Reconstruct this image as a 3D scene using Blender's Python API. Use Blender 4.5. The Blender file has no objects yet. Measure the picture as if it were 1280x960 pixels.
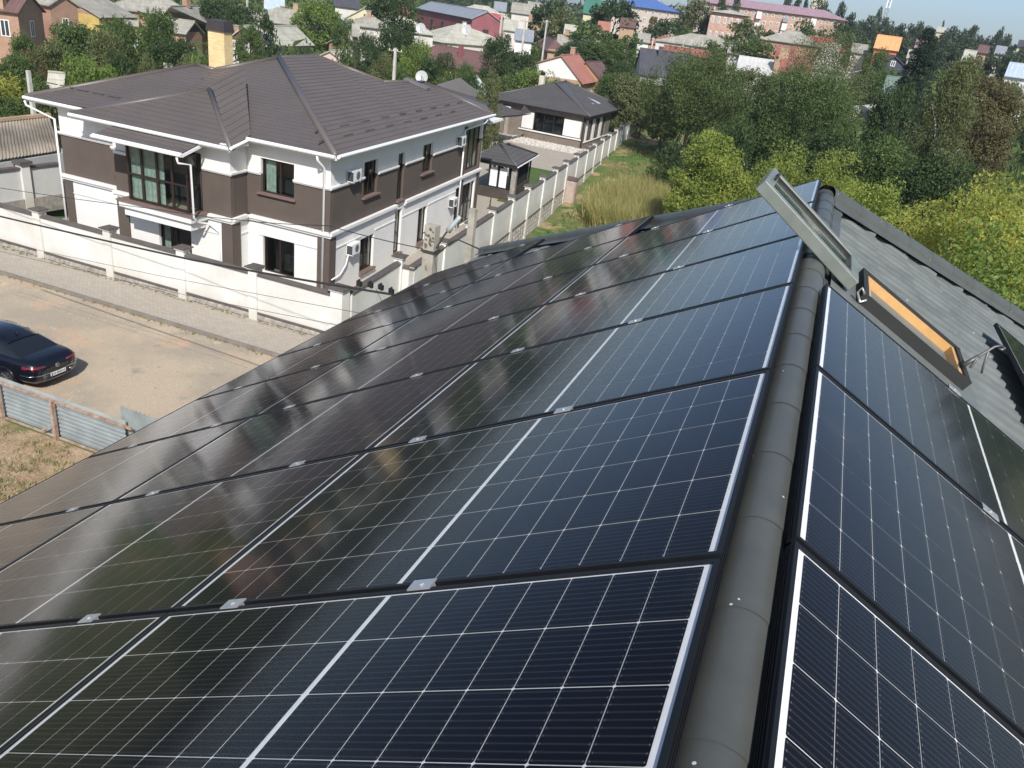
import bpy, bmesh, math, random
import numpy as np
from mathutils import Vector, Matrix
R_ = math.radians
sc = bpy.context.scene
col = sc.collection
# ---------------------------------------------------------------- camera
cam = bpy.data.cameras.new('camera'); cam_o = bpy.data.objects.new('camera', cam); col.objects.link(cam_o)
cam.sensor_width = 36.0; cam.lens = 28.082
cam.clip_start = 0.05; cam.clip_end = 6000
cam_o.matrix_world = Matrix(((0.921628,-0.262164,0.286133,-0.020232),(0.368394,0.359205,-0.857472,-1.478132),(0.122018,0.895679,0.427633,12.500000),(0.000000,0.000000,0.000000,1.000000)))
sc.camera = cam_o
# ---------------------------------------------------------------- light
SUN = Vector((0.55, -1.0, 1.0)).normalized()
w = bpy.data.worlds.new('World'); sc.world = w; w.use_nodes = True
nt = w.node_tree; bgn = nt.nodes['Background']; sky = nt.nodes.new('ShaderNodeTexSky')
sky.sky_type = 'NISHITA'; sky.sun_disc = False
sky.sun_elevation = math.asin(SUN.z); sky.sun_rotation = math.atan2(SUN.x, SUN.y)
sky.air_density = .70; sky.dust_density = 1.3; sky.ozone_density = 2.4
nt.links.new(sky.outputs[0], bgn.inputs[0]); bgn.inputs[1].default_value = 0.125
sl = bpy.data.lights.new('sun', 'SUN'); sl.energy = 4.6; sl.angle = R_(0.55); sl.color = (1.0, 0.965, 0.91)
so = bpy.data.objects.new('sun', sl); col.objects.link(so); so.rotation_euler = SUN.to_track_quat('Z', 'Y').to_euler()
sc.view_settings.view_transform = 'Standard'; sc.view_settings.look = 'None'
sc.view_settings.exposure = 0.26; sc.view_settings.gamma = 1.0
sc.cycles.max_bounces = 6; sc.cycles.transparent_max_bounces = 8

# ---------------------------------------------------------------- materials
_mats = {}
def newmat(name):
    m = bpy.data.materials.new(name); m.use_nodes = True
    nt = m.node_tree; return m, nt, nt.nodes, nt.links, nt.nodes['Principled BSDF']
def mathn(N, L, op, a, b=None, c=None):
    n = N.new('ShaderNodeMath'); n.operation = op
    for i, v in enumerate((a, b, c)):
        if v is None: continue
        if isinstance(v, (int, float)): n.inputs[i].default_value = v
        else: L.new(v, n.inputs[i])
    return n.outputs[0]
def vmath(N, L, op, a, b=None):
    n = N.new('ShaderNodeVectorMath'); n.operation = op
    for i, v in enumerate((a, b)):
        if v is None: continue
        if isinstance(v, tuple): n.inputs[i].default_value = v
        else: L.new(v, n.inputs[i])
    return n.outputs[1] if op in ('DOT_PRODUCT', 'LENGTH') else n.outputs[0]
def uvw(N, L):
    """position along (u) and up (v) any sloping or upright face"""
    g = N.new('ShaderNodeNewGeometry')
    t = vmath(N, L, 'NORMALIZE', vmath(N, L, 'CROSS_PRODUCT', g.outputs['True Normal'], (0, 0, 1)))
    b = vmath(N, L, 'CROSS_PRODUCT', g.outputs['True Normal'], t)
    return vmath(N, L, 'DOT_PRODUCT', g.outputs['Position'], t), vmath(N, L, 'DOT_PRODUCT', g.outputs['Position'], b), g.outputs['Position']
def mixc(N, L, fac, a, b):
    n = N.new('ShaderNodeMix'); n.data_type = 'RGBA'
    if isinstance(fac, (int, float)): n.inputs[0].default_value = fac
    else: L.new(fac, n.inputs[0])
    for i, v in ((6, a), (7, b)):
        if isinstance(v, tuple): n.inputs[i].default_value = (*v, 1)
        else: L.new(v, n.inputs[i])
    return n.outputs[2]
def noise(N, L, vec, scale, detail=4, rough=.55):
    n = N.new('ShaderNodeTexNoise'); n.inputs['Scale'].default_value = scale; n.inputs['Detail'].default_value = detail
    n.inputs['Roughness'].default_value = rough
    if vec is not None: L.new(vec, n.inputs['Vector'])
    return n.outputs[0]
def ramp(N, L, fac, a, b):
    n = N.new('ShaderNodeMapRange'); n.inputs[1].default_value = a; n.inputs[2].default_value = b
    L.new(fac, n.inputs[0]); return n.outputs[0]
def bumpn(N, L, p, h, strength, dist):
    n = N.new('ShaderNodeBump'); n.inputs['Strength'].default_value = strength; n.inputs['Distance'].default_value = dist
    L.new(h, n.inputs['Height']); L.new(n.outputs[0], p.inputs['Normal'])
def mat(name, c, rough=.75, var=.25, scale=1.5, bump=0, metal=0, c2=None, fine=20, spec=.5):
    """plain surface: two close tones mixed by coarse noise, fine grain"""
    if name in _mats: return _mats[name]
    m, nt, N, L, p = newmat(name)
    g = N.new('ShaderNodeNewGeometry'); P = g.outputs['Position']
    c2 = c2 or tuple(v * (1 - var) for v in c)
    n1 = ramp(N, L, noise(N, L, P, scale, 5), .35, .68)
    cc = mixc(N, L, n1, c, c2)
    n2 = noise(N, L, P, fine, 3)
    cc = mixc(N, L, mathn(N, L, 'MULTIPLY', ramp(N, L, n2, .35, .7), .18), cc, tuple(v * .55 for v in c))
    L.new(cc, p.inputs['Base Color']); p.inputs['Roughness'].default_value = rough; p.inputs['Metallic'].default_value = metal
    p.inputs['Specular IOR Level'].default_value = spec
    if bump: bumpn(N, L, p, n2, .6, bump)
    _mats[name] = m; return m
def mat_brick(name, c, c2, mortar, bw=.25, bh=.075, rough=.85):
    if name in _mats: return _mats[name]
    m, nt, N, L, p = newmat(name); u, v, P = uvw(N, L)
    cx = N.new('ShaderNodeCombineXYZ'); L.new(u, cx.inputs[0]); L.new(v, cx.inputs[1])
    b = N.new('ShaderNodeTexBrick'); L.new(cx.outputs[0], b.inputs['Vector'])
    b.inputs['Scale'].default_value = 1; b.inputs['Brick Width'].default_value = bw; b.inputs['Row Height'].default_value = bh
    b.inputs['Mortar Size'].default_value = bh * .1; b.inputs['Color1'].default_value = (*c, 1); b.inputs['Color2'].default_value = (*c2, 1); b.inputs['Mortar'].default_value = (*mortar, 1)
    cc = mixc(N, L, mathn(N, L, 'MULTIPLY', ramp(N, L, noise(N, L, P, 1.2), .4, .75), .5), b.outputs[0], tuple(x * .6 for x in c))
    L.new(cc, p.inputs['Base Color']); p.inputs['Roughness'].default_value = rough
    bumpn(N, L, p, b.outputs[1], -.4, .01)
    _mats[name] = m; return m
def mat_roof(name, c, kind='corr', rough=.8, var=.35, pitch=.18, step=.35, metal=0, blotch=1.0):
    """far roofs: ribs down the slope, faint rows, weathering"""
    if name in _mats: return _mats[name]
    m, nt, N, L, p = newmat(name); u, v, P = uvw(N, L)
    wv = mathn(N, L, 'SINE', mathn(N, L, 'MULTIPLY', u, 6.2832 / pitch))
    st = mathn(N, L, 'FRACT', mathn(N, L, 'DIVIDE', v, step))
    n1 = ramp(N, L, noise(N, L, P, .55 * blotch, 6, .65), .35, .7)
    cc = mixc(N, L, n1, c, tuple(x * (1 - var) for x in c))
    cx = N.new('ShaderNodeCombineXYZ'); L.new(mathn(N, L, 'MULTIPLY', u, 1.0), cx.inputs[0]); L.new(mathn(N, L, 'MULTIPLY', v, .12), cx.inputs[1])
    n2 = ramp(N, L, noise(N, L, cx.outputs[0], 3.0, 3), .5, .75)
    cc = mixc(N, L, mathn(N, L, 'MULTIPLY', n2, .45), cc, tuple(min(1, x * 1.5 + .02) for x in c))
    if kind in ('tile', 'seam', 'slate'):
        k = mathn(N, L, 'LESS_THAN', st, .1 if kind != 'seam' else .0)
        cc = mixc(N, L, mathn(N, L, 'MULTIPLY', k, .45), cc, tuple(x * .45 for x in c))
    L.new(cc, p.inputs['Base Color']); p.inputs['Roughness'].default_value = rough; p.inputs['Metallic'].default_value = metal
    h = mathn(N, L, 'ADD', mathn(N, L, 'MULTIPLY', wv, .5), mathn(N, L, 'MULTIPLY', st, .6 if kind == 'tile' else .15))
    bumpn(N, L, p, h, .5, .03)
    _mats[name] = m; return m
def mat_leaf(name, c, c2, trans=.35, rough=.6):
    if name in _mats: return _mats[name]
    m, nt, N, L, p = newmat(name)
    a = N.new('ShaderNodeAttribute'); a.attribute_name = 'tone'
    g = N.new('ShaderNodeNewGeometry')
    n = ramp(N, L, noise(N, L, g.outputs['Position'], .9, 3), .35, .65)
    f = mathn(N, L, 'ADD', mathn(N, L, 'MULTIPLY', a.outputs['Fac'], .6), mathn(N, L, 'MULTIPLY', n, .4))
    cc = mixc(N, L, f, c, c2)
    L.new(cc, p.inputs['Base Color']); p.inputs['Roughness'].default_value = rough; p.inputs['Specular IOR Level'].default_value = .35
    t = N.new('ShaderNodeBsdfTranslucent'); L.new(mixc(N, L, .5, cc, tuple(min(1, v * 1.5) for v in c2)), t.inputs[0])
    mx = N.new('ShaderNodeMixShader'); mx.inputs[0].default_value = trans
    L.new(p.outputs[0], mx.inputs[1]); L.new(t.outputs[0], mx.inputs[2]); L.new(mx.outputs[0], N['Material Output'].inputs[0])
    _mats[name] = m; return m
def mat_glass(name, rough=.02, tint=(.8, .85, .85), f0=.04, dust_sheen=0):
    """a pane: mirror by Fresnel over clear glass"""
    if name in _mats: return _mats[name]
    m, nt, N, L, p = newmat(name); N.remove(p)
    g = N.new('ShaderNodeNewGeometry'); co = mathn(N, L, 'ABSOLUTE', vmath(N, L, 'DOT_PRODUCT', g.outputs['Normal'], g.outputs['Incoming']))
    fr = mathn(N, L, 'ADD', f0, mathn(N, L, 'MULTIPLY', 1 - f0, mathn(N, L, 'POWER', mathn(N, L, 'SUBTRACT', 1.0, co), 5.0)))
    t = N.new('ShaderNodeBsdfTransparent'); t.inputs[0].default_value = (*tint, 1)
    gl = N.new('ShaderNodeBsdfGlossy'); gl.inputs['Roughness'].default_value = rough
    mx = N.new('ShaderNodeMixShader'); L.new(fr, mx.inputs[0]); L.new(t.outputs[0], mx.inputs[1]); L.new(gl.outputs[0], mx.inputs[2])
    out = mx.outputs[0]
    if dust_sheen:   # dried water marks and dust film, in patches; a painted sheen on the hatch
        gl.inputs[0].default_value = (.86, .86, .88, 1)
        n1 = ramp(N, L, noise(N, L, g.outputs['Position'], 2.3, 6, .7), .58, .78); df = N.new('ShaderNodeBsdfDiffuse'); df.inputs[0].default_value = (.42, .39, .35, 1)
        m2 = N.new('ShaderNodeMixShader'); L.new(mathn(N, L, 'MULTIPLY', n1, dust_sheen), m2.inputs[0]); L.new(out, m2.inputs[1]); L.new(df.outputs[0], m2.inputs[2]); out = m2.outputs[0]
    L.new(out, N['Material Output'].inputs[0]); _mats[name] = m; return m
def mat_cell():
    m, nt, N, L, p = newmat('solar cell silicon')
    uv = N.new('ShaderNodeUVMap'); uv.uv_map = 'UVMap'
    s = N.new('ShaderNodeSeparateXYZ'); L.new(uv.outputs[0], s.inputs[0])
    fr = mathn(N, L, 'FRACT', mathn(N, L, 'DIVIDE', s.outputs[1], .0182))
    k = mathn(N, L, 'POWER', mathn(N, L, 'SUBTRACT', 1.0, mathn(N, L, 'ABSOLUTE', mathn(N, L, 'SUBTRACT', fr, .5))), 14.0)
    ob = N.new('ShaderNodeObjectInfo')
    base = mixc(N, L, ob.outputs['Random'], (.0035, .004, .0075), (.005, .005, .0065))
    cc = mixc(N, L, mathn(N, L, 'MULTIPLY', k, .8), base, (.045, .046, .055))
    dots = mathn(N, L, 'MULTIPLY', k, mathn(N, L, 'LESS_THAN', mathn(N, L, 'ABSOLUTE', mathn(N, L, 'SUBTRACT', mathn(N, L, 'ABSOLUTE', s.outputs[0]), .046)), .0010))
    cc = mixc(N, L, dots, cc, (.20, .18, .15))
    L.new(cc, p.inputs['Base Color']); p.inputs['Roughness'].default_value = .5; p.inputs['Specular IOR Level'].default_value = .04
    return m
def mat_ground(name, layers, rough=.95, bump=.03):
    """layers: list of (colour, noise scale, lo, hi) laid over one another"""
    m, nt, N, L, p = newmat(name); g = N.new('ShaderNodeNewGeometry'); P = g.outputs['Position']
    if isinstance(layers[0][0], float): layers = [(layers[0],)] + list(layers[1:])
    cc = layers[0][0]
    for i, (c, s, lo, hi) in enumerate(layers[1:]):
        v = vmath(N, L, 'ADD', P, (17.3 * i, 5.1 * i, 0))
        cc = mixc(N, L, ramp(N, L, noise(N, L, v, s, 6, .6), lo, hi), cc, c)
    f = noise(N, L, P, 14, 4, .7)
    cc = mixc(N, L, mathn(N, L, 'MULTIPLY', ramp(N, L, f, .4, .75), .3), cc, tuple(v * .5 for v in layers[0][0]))
    L.new(cc, p.inputs['Base Color']); p.inputs['Roughness'].default_value = rough; p.inputs['Specular IOR Level'].default_value = .15
    bumpn(N, L, p, f, .7, bump); _mats[name] = m; return m

WHITE = mat('white plaster', (.74, .73, .70), .9, .07, 1.2, .002)
WHITE2 = mat('white enamel', (.80, .80, .79), .45, .04, 3)
BROWN = mat('brown plaster', (.105, .082, .068), .92, .14, 1.5, .002)
DKFR = mat('dark brown window profile', (.030, .017, .014), .4, .2, 4)
GLASS = mat_glass('window glass', .015, (.78, .82, .82))
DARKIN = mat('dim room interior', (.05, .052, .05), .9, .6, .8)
CURT = mat('pale green curtain', (.55, .64, .53), .9, .3, 5)
TILEBR = mat('brown metal tile', (.118, .100, .091), .42, .12, .6, .001)
TILEDK = mat('charcoal metal tile', (.092, .087, .084), .5, .15, .6, .001)
TILEGY = mat('grey green metal tile', (.165, .178, .165), .42, .22, 3.5, .001, c2=(.105, .116, .108))
CAPGY = mat('grey green ridge sheet', (.090, .097, .090), .42, .25, 2.4, .001)
CONC = mat('weathered concrete', (.40, .37, .31), .95, .3, 3, .01)
def specks(m, lo=.72, c=(.6, .6, .56), scale=26):
    N = m.node_tree.nodes; L = m.node_tree.links; p = N['Principled BSDF']; g = N.new('ShaderNodeNewGeometry')
    old = p.inputs['Base Color'].links[0].from_socket; v = N.new('ShaderNodeTexVoronoi'); v.inputs['Scale'].default_value = scale; L.new(g.outputs['Position'], v.inputs['Vector'])
    k = mathn(N, L, 'MULTIPLY', mathn(N, L, 'LESS_THAN', v.outputs['Distance'], .10), mathn(N, L, 'GREATER_THAN', noise(N, L, g.outputs['Position'], 5.0, 3), lo))
    L.new(mixc(N, L, k, old, c), p.inputs['Base Color'])
specks(CAPGY, .60); specks(TILEGY, .62, (.35, .36, .33), 14)
ALBLK = mat('black anodised aluminium', (.009, .010, .012), .45, .2, 6, spec=.3)
SILVER = mat('silver aluminium', (.62, .63, .63), .35, .1, 8, metal=.7)
BACKSH = mat('white backsheet', (.80, .81, .80), .6, .03, 5)
PVGLASS = mat_glass('textured solar glass', .085, (.97, .97, .97), .012, .035)
CELL = mat_cell()
PINE = mat('varnished pine', (.66, .40, .17), .4, .3, 6, c2=(.54, .30, .11))
SASHGY = mat('grey green sash aluminium', (.19, .21, .185), .4, .25, 7)
STONE = mat('rubble stone', (.36, .33, .29), .95, .45, 3.5, .02)
RUST = mat('rusty steel', (.26, .15, .10), .85, .5, 6, .003, c2=(.44, .36, .30))
GALV = mat('corroded galvanised sheet', (.37, .42, .43), .42, .3, 1.6, .001, metal=.3)
BLACK = mat('black rubber', (.012, .012, .012), .7, .2, 5)
WIRE = mat('cable sheath', (.03, .03, .03), .6, .2, 5)
YBRICK = mat_brick('yellow chimney brick', (.66, .47, .20), (.78, .60, .30), (.62, .55, .42), .25, .077)
RBRICK = mat_brick('orange brick', (.40, .22, .14), (.34, .18, .115), (.40, .34, .28))
DBRICK = mat_brick('tan brick', (.44, .29, .17), (.36, .22, .13), (.40, .35, .28))
GBRICK = mat_brick('grey brown brick', (.20, .165, .13), (.15, .12, .095), (.25, .22, .19))
WOOD = mat('weathered brown board', (.17, .11, .07), .9, .5, 3)
PLANK = mat('pale boards', (.55, .52, .42), .9, .3, 3)

# ---------------------------------------------------------------- mesh helpers
class MB:
    def __init__(s): s.v = []; s.f = []
    def add(s, vs, fs):
        n = len(s.v); s.v += [tuple(v) for v in vs]; s.f += [tuple(i + n for i in f) for f in fs]; return s
    def box(s, x0, x1, y0, y1, z0, z1): return s.hexa([(x0, y0), (x1, y0), (x1, y1), (x0, y1)], z0, z1)
    def hexa(s, q, z0, z1):
        n = len(q)
        vs = [(x, y, z0) for x, y in q] + [(x, y, z1) for x, y in q]
        fs = [tuple(range(n - 1, -1, -1)), tuple(range(n, 2 * n))] + [(i, (i + 1) % n, n + (i + 1) % n, n + i) for i in range(n)]
        return s.add(vs, fs)
    def obox(s, c, ax, ay, az):
        """centre and three half-extent vectors"""
        c, ax, ay, az = map(Vector, (c, ax, ay, az)); vs = []
        for k in (-1, 1):
            for a, b in ((-1, -1), (1, -1), (1, 1), (-1, 1)): vs.append(c + a * ax + b * ay + k * az)
        return s.add(vs, [(3, 2, 1, 0), (4, 5, 6, 7), (0, 1, 5, 4), (1, 2, 6, 5), (2, 3, 7, 6), (3, 0, 4, 7)])
    def slab(s, pts, th):
        """polygon thickened downwards along its normal"""
        pts = [Vector(p) for p in pts]; n = (pts[1] - pts[0]).cross(pts[2] - pts[0]).normalized()
        if n.z < 0: n = -n
        k = len(pts); vs = pts + [p - n * th for p in pts]
        return s.add(vs, [tuple(range(k)), tuple(range(2 * k - 1, k - 1, -1))] + [(i, i + k, (i + 1) % k + k, (i + 1) % k) for i in range(k)])
    def tube(s, pts, r, n=6, r2=None, caps=True):
        pts = [Vector(p) for p in pts]; r2 = r if r2 is None else r2; rings = []
        for i, p in enumerate(pts):
            d = (pts[min(i + 1, len(pts) - 1)] - pts[max(i - 1, 0)]).normalized()
            a = d.orthogonal().normalized() if i == 0 else (a - d * a.dot(d)).normalized()
            b = d.cross(a); rr = r + (r2 - r) * i / max(1, len(pts) - 1)
            rings.append([p + (a * math.cos(t) + b * math.sin(t)) * rr for t in [2 * math.pi * k / n for k in range(n)]])
        vs = [v for rg in rings for v in rg]; fs = []
        for i in range(len(pts) - 1):
            for k in range(n): fs.append((i * n + k, i * n + (k + 1) % n, (i + 1) * n + (k + 1) % n, (i + 1) * n + k))
        if caps: fs += [tuple(range(n - 1, -1, -1)), tuple(range((len(pts) - 1) * n, len(pts) * n))]
        return s.add(vs, fs)
    def disc(s, c, n, r, th, k=16):
        n = Vector(n).normalized(); c = Vector(c); return s.tube([c - n * th / 2, c + n * th / 2], r, k)
    def build(s, name, m, parent=None, smooth=False, bevel=0):
        me = bpy.data.meshes.new(name); off = world_loc(parent) if parent is not None else Vector()
        vs = s.v if parent is None else [tuple(Vector(v) - off) for v in s.v]
        me.from_pydata(vs, [], s.f); me.update()
        if smooth: me.polygons.foreach_set('use_smooth', [True] * len(me.polygons))
        o = bpy.data.objects.new(name, me); col.objects.link(o)
        if m is not None: me.materials.append(m)
        if parent is not None: o.parent = parent
        if bevel:
            b = o.modifiers.new('bevel', 'BEVEL'); b.width = bevel; b.segments = 2; b.limit_method = 'ANGLE'
        return o
def world_loc(o):
    v = Vector(o.location)
    while o.parent is not None: o = o.parent; v += Vector(o.location)
    return v
def tag(o, label=None, cat=None, group=None, kind=None):
    if label: o['label'] = label
    if cat: o['category'] = cat
    if group: o['group'] = group
    if kind: o['kind'] = kind
    return o
def thing(name, label, cat, loc=(0, 0, 0), group=None):
    o = bpy.data.objects.new(name, None); col.objects.link(o); o.location = loc; o.empty_display_size = .2
    return tag(o, label, cat, group)
def tilesurf(name, poly, parent, m, wave=.183, step=.35, amp=.013, lip=.02, cw=6, smooth=True, lift=0.0):
    """stepped and waved metal-tile sheet over a convex planar polygon whose first edge is the eave"""
    P = [Vector(p) for p in poly]
    n = Vector((0, 0, 0))
    for i in range(len(P)): n += P[i].cross(P[(i + 1) % len(P)])
    n.normalize()
    if n.z < 0: n = -n
    e = (P[1] - P[0]).normalized(); up = n.cross(e)
    if up.z < 0: up = -up
    o0 = P[0]; uu = [(p - o0).dot(e) for p in P]; vv = [(p - o0).dot(up) for p in P]
    u0, u1, v0, v1 = min(uu), max(uu), min(vv), max(vv)
    du = wave / cw; nu = int((u1 - u0) / du) + 2; nr = int((v1 - v0) / step) + 2
    us = u0 + du * np.arange(nu + 1)
    rows = []
    for r in range(nr):
        for fr in (0.0, .5, .995): rows.append((v0 + (r + fr) * step, lip * (1 - fr)))
    U = np.array(us); wv = amp * np.cos(2 * np.pi * U / wave)
    wv = np.where(wv > 0, wv, wv * .5)
    vs = []
    for v, h in rows:
        base = np.array(o0)[None, :] + U[:, None] * np.array(e)[None, :] + v * np.array(up)[None, :] + (wv + h + lift)[:, None] * np.array(n)[None, :]
        vs.append(base)
    V = np.concatenate(vs); W = len(U); fs = []
    for j in range(len(rows) - 1):
        b = j * W; fs += [(b + i, b + i + 1, b + W + i + 1, b + W + i) for i in range(W - 1)]
    me = bpy.data.meshes.new(name); me.from_pydata(V.tolist(), [], fs)
    bm = bmesh.new(); bm.from_mesh(me)
    cen = sum(P, Vector()) / len(P)
    for i in range(len(P)):
        a, b = P[i], P[(i + 1) % len(P)]; pn = (b - a).cross(n).normalized()
        if pn.dot(cen - a) > 0: pn = -pn
        bmesh.ops.bisect_plane(bm, geom=bm.verts[:] + bm.edges[:] + bm.faces[:], plane_co=a, plane_no=pn, clear_outer=True)
    off = world_loc(parent) if parent is not None else Vector()
    bmesh.ops.translate(bm, verts=bm.verts[:], vec=-off)
    bmesh.ops.recalc_face_normals(bm, faces=bm.faces[:])
    bm.to_mesh(me); bm.free(); me.materials.append(m)
    o = bpy.data.objects.new(name, me); col.objects.link(o)
    if parent is not None: o.parent = parent
    return o
def sm(t): t = max(0, min(1, t)); return t * t * (3 - 2 * t)
def soft(v, k): return k * math.log1p(math.exp(min(50, v / k)))
def gz(x, y):
    d = math.hypot(x, y)
    return -1.3 * sm((y - 24) / 10) * (1 - sm((d - 50) / 40)) + (.034 * (soft(d - 95, 8) - soft(d - 300, 30))) + .04 * (soft(d - 90, 10) - soft(d - 170, 15)) * sm((x / (d + 1e-6) + .35) / .3)
# ================================================================ setting
def polar_terrain():
    rs = [0, 4, 8, 12, 16, 20, 24, 28, 32, 36, 40, 45, 50, 56, 63, 70, 80, 90, 100, 115, 130, 150, 175, 200, 240, 280, 330, 400, 500, 650, 900, 1300, 2000, 3500]
    vs = [(0, 0, gz(0, 0))]; fs = []; n = 160
    for r in rs[1:]:
        for k in range(n):
            a = 2 * math.pi * k / n; x, y = r * math.cos(a), r * math.sin(a)
            vs.append((x, y, gz(x, y)))
    for k in range(n): fs.append((0, 1 + k, 1 + (k + 1) % n))
    for i in range(len(rs) - 2):
        for k in range(n):
            a = 1 + i * n + k; b = 1 + i * n + (k + 1) % n; fs.append((a, a + n, b + n, b))
    m = MB(); m.add(vs, fs)
    return m.build('ground', mat_ground('mixed grass and soil', [((.17, .17, .07)), ((.085, .15, .038), .22, .42, .56), ((.38, .27, .16), .33, .53, .62), ((.06, .11, .03), .9, .55, .7)], bump=.06), smooth=True)
polar_terrain()['kind'] = 'structure'
def sheet(name, quad, z, m, th=None):
    b = MB(); b.hexa(quad, z - (th or .3), z); o = b.build(name, m); o['kind'] = 'structure'; return o
road_m = mat_ground('packed dirt road', [(.44, .355, .265), (.36, .30, .235), (.50, .38, .29), (.30, .275, .24)] and [((.47, .385, .28)), ((.36, .31, .24), .35, .42, .60), ((.52, .36, .25), .5, .56, .68), ((.26, .24, .21), .8, .60, .70), ((.56, .50, .42), 1.7, .64, .72), ((.30, .26, .20), 5.0, .62, .70)], bump=.03)
sheet('road', [(-75, 12.75), (-2, 12.75), (-2, 20.4), (-75, 20.4)], .012, road_m)
def paver_mat():
    m, nt, N, L, p = newmat('grey pavers'); g = N.new('ShaderNodeNewGeometry')
    b = N.new('ShaderNodeTexBrick'); L.new(g.outputs['Position'], b.inputs['Vector']); b.inputs['Scale'].default_value = 1
    b.inputs['Brick Width'].default_value = .2; b.inputs['Row Height'].default_value = .1; b.inputs['Mortar Size'].default_value = .006
    b.inputs['Color1'].default_value = (.42, .375, .31, 1); b.inputs['Color2'].default_value = (.35, .31, .255, 1); b.inputs['Mortar'].default_value = (.22, .20, .17, 1)
    n = ramp(N, L, noise(N, L, g.outputs['Position'], .6, 5), .35, .7)
    L.new(mixc(N, L, mathn(N, L, 'MULTIPLY', n, .5), b.outputs[0], (.33, .285, .225)), p.inputs['Base Color']); p.inputs['Roughness'].default_value = .92
    bumpn(N, L, p, b.outputs[1], -.4, .006); return m
PAVER = paver_mat()
sheet('pavement', [(-75, 20.56), (-15.0, 20.56), (-15.0, 22.64), (-75, 22.64)], .11, PAVER)
kb = MB(); x = -75.0
while x < -12: kb.box(x + .004, x + .996, 20.40, 20.555, -.2, .13); x += 1.0
kb.build('kerb', mat('dull kerb stone', (.24, .21, .175), .95, .3, 2))['kind'] = 'structure'
dry = mat_ground('dry trampled grass', [((.42, .31, .20)), ((.31, .225, .135), 1.3, .42, .6), ((.17, .165, .07), .7, .52, .64), ((.50, .38, .27), 2.6, .55, .68), ((.20, .14, .085), 4.5, .58, .70)], bump=.08)
sheet('dry_yard_ground', [(-60, -14), (-4.9, -14), (-4.9, 12.40), (-60, 12.40)], .02, dry)
yard_q = [(-34.5, 23.0), (-15.6, 23.0), (-16.6, 44.0), (-24.4, 103.5), (-52, 103.5), (-34.5, 60)]
sheet('courtyard_paving', yard_q, .03, PAVER, 1.6)

def tufts(name, label, cat, pts, h, spread, m, blades=5, wd=.02, seed=1, group=None):
    """blades of grass or weed standing in clumps: one uncountable mass"""
    rnd = random.Random(seed); vs = []; fs = []; tone = []
    for (x, y, z) in pts:
        t0 = rnd.random()
        for _ in range(blades):
            a = rnd.uniform(0, 6.283); r = rnd.uniform(0, spread); hh = h * rnd.uniform(.5, 1.15)
            bx, by = x + r * math.cos(a), y + r * math.sin(a); a2 = rnd.uniform(0, 6.283); w_ = wd * rnd.uniform(.6, 1.3)
            dx, dy = math.cos(a2) * w_, math.sin(a2) * w_; lx, ly = rnd.gauss(0, .3) * hh, rnd.gauss(0, .3) * hh
            n = len(vs)
            vs += [(bx - dx, by - dy, z - .03), (bx + dx, by + dy, z - .03), (bx + dx * .8 + lx * .5, by + dy * .8 + ly * .5, z + hh * .6), (bx - dx * .8 + lx * .5, by - dy * .8 + ly * .5, z + hh * .6), (bx + lx, by + ly, z + hh)]
            fs += [(n, n + 1, n + 2, n + 3), (n + 3, n + 2, n + 4)]; t = min(1, max(0, t0 * .7 + rnd.random() * .3)); tone += [t, t]
    me = bpy.data.meshes.new(name); me.from_pydata(vs, [], fs)
    at = me.attributes.new('tone', 'FLOAT', 'FACE'); at.data.foreach_set('value', tone)
    me.materials.append(m); o = bpy.data.objects.new(name, me); col.objects.link(o); o['kind'] = 'stuff'
    tag(o, label, cat, group); return o
L_GRASS = mat_leaf('meadow grass', (.07, .15, .03), (.17, .25, .06), .3)
L_DRYG = mat_leaf('straw coloured grass', (.34, .27, .13), (.20, .19, .07), .3)
L_WEED = mat_leaf('seeding weeds', (.20, .22, .06), (.50, .44, .20), .4)
rnd = random.Random(7)
# the overgrown lot beside the long white wall
def fx(y): return -15.0 - .1 * (y - 22.9) + .55      # outer face of the wall
pts = []
for _ in range(6500):
    y = 30 + 60 * rnd.random() ** 1.2; x = fx(y) + 1.0 + rnd.random() * (22 + .1 * y)
    if math.sin(x * .9 + y * .31) + math.sin(y * .55 - x * .4 + 1) + rnd.gauss(0, .5) > -.1: pts.append((x, y, gz(x, y)))
tufts('grass', 'long green grass growing over the vacant lot beside the white wall', 'grass', pts, .32, .25, L_GRASS, 7, .03, 3)
pts = []
for _ in range(2300):
    y = 34 + 55 * rnd.random(); x = fx(y) + 1.0 + rnd.random() * 22
    if math.sin(x * .9 + y * .31) + math.sin(y * .55 - x * .4 + 1) < .35: pts.append((x, y, gz(x, y)))
tufts('dry_grass', 'straw coloured dry grass on the bare patches of the vacant lot', 'grass', pts, .28, .3, L_DRYG, 6, .03, 4)
WC = (-10.90, 60.73, -0.51)
pts = []
for _ in range(900):
    a, r = rnd.uniform(0, 6.283), rnd.random() ** .6
    x, y = WC[0] + 4.6 * r * math.cos(a) + .9 * r * math.sin(a), WC[1] + 8.5 * r * math.sin(a); pts.append((x, y, gz(x, y)))
tufts('tall_weeds', 'tall yellow green seeding weeds just beyond the far edge of the panelled roof', 'weeds', pts, 2.0, .5, L_WEED, 34, .026, 5)
pts = [(rnd.uniform(-27, -9), rnd.uniform(2, 12.3), .02) for _ in range(4200)]
pts = [p for p in pts if math.sin(p[0] * 1.3 + p[1]) + math.sin(p[1] * 1.7 - p[0] * .5) + rnd.gauss(0, .6) > .1]
tufts('leaf_litter', 'dry leaves and twigs littering the ground behind the metal fence', 'leaf litter', [(rnd.uniform(-27, -12), rnd.uniform(6, 12.3), .02) for _ in range(5200)], .035, .12, mat_leaf('dead leaves', (.22, .14, .08), (.58, .46, .32), .1), 3, .022, 10)
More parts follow.
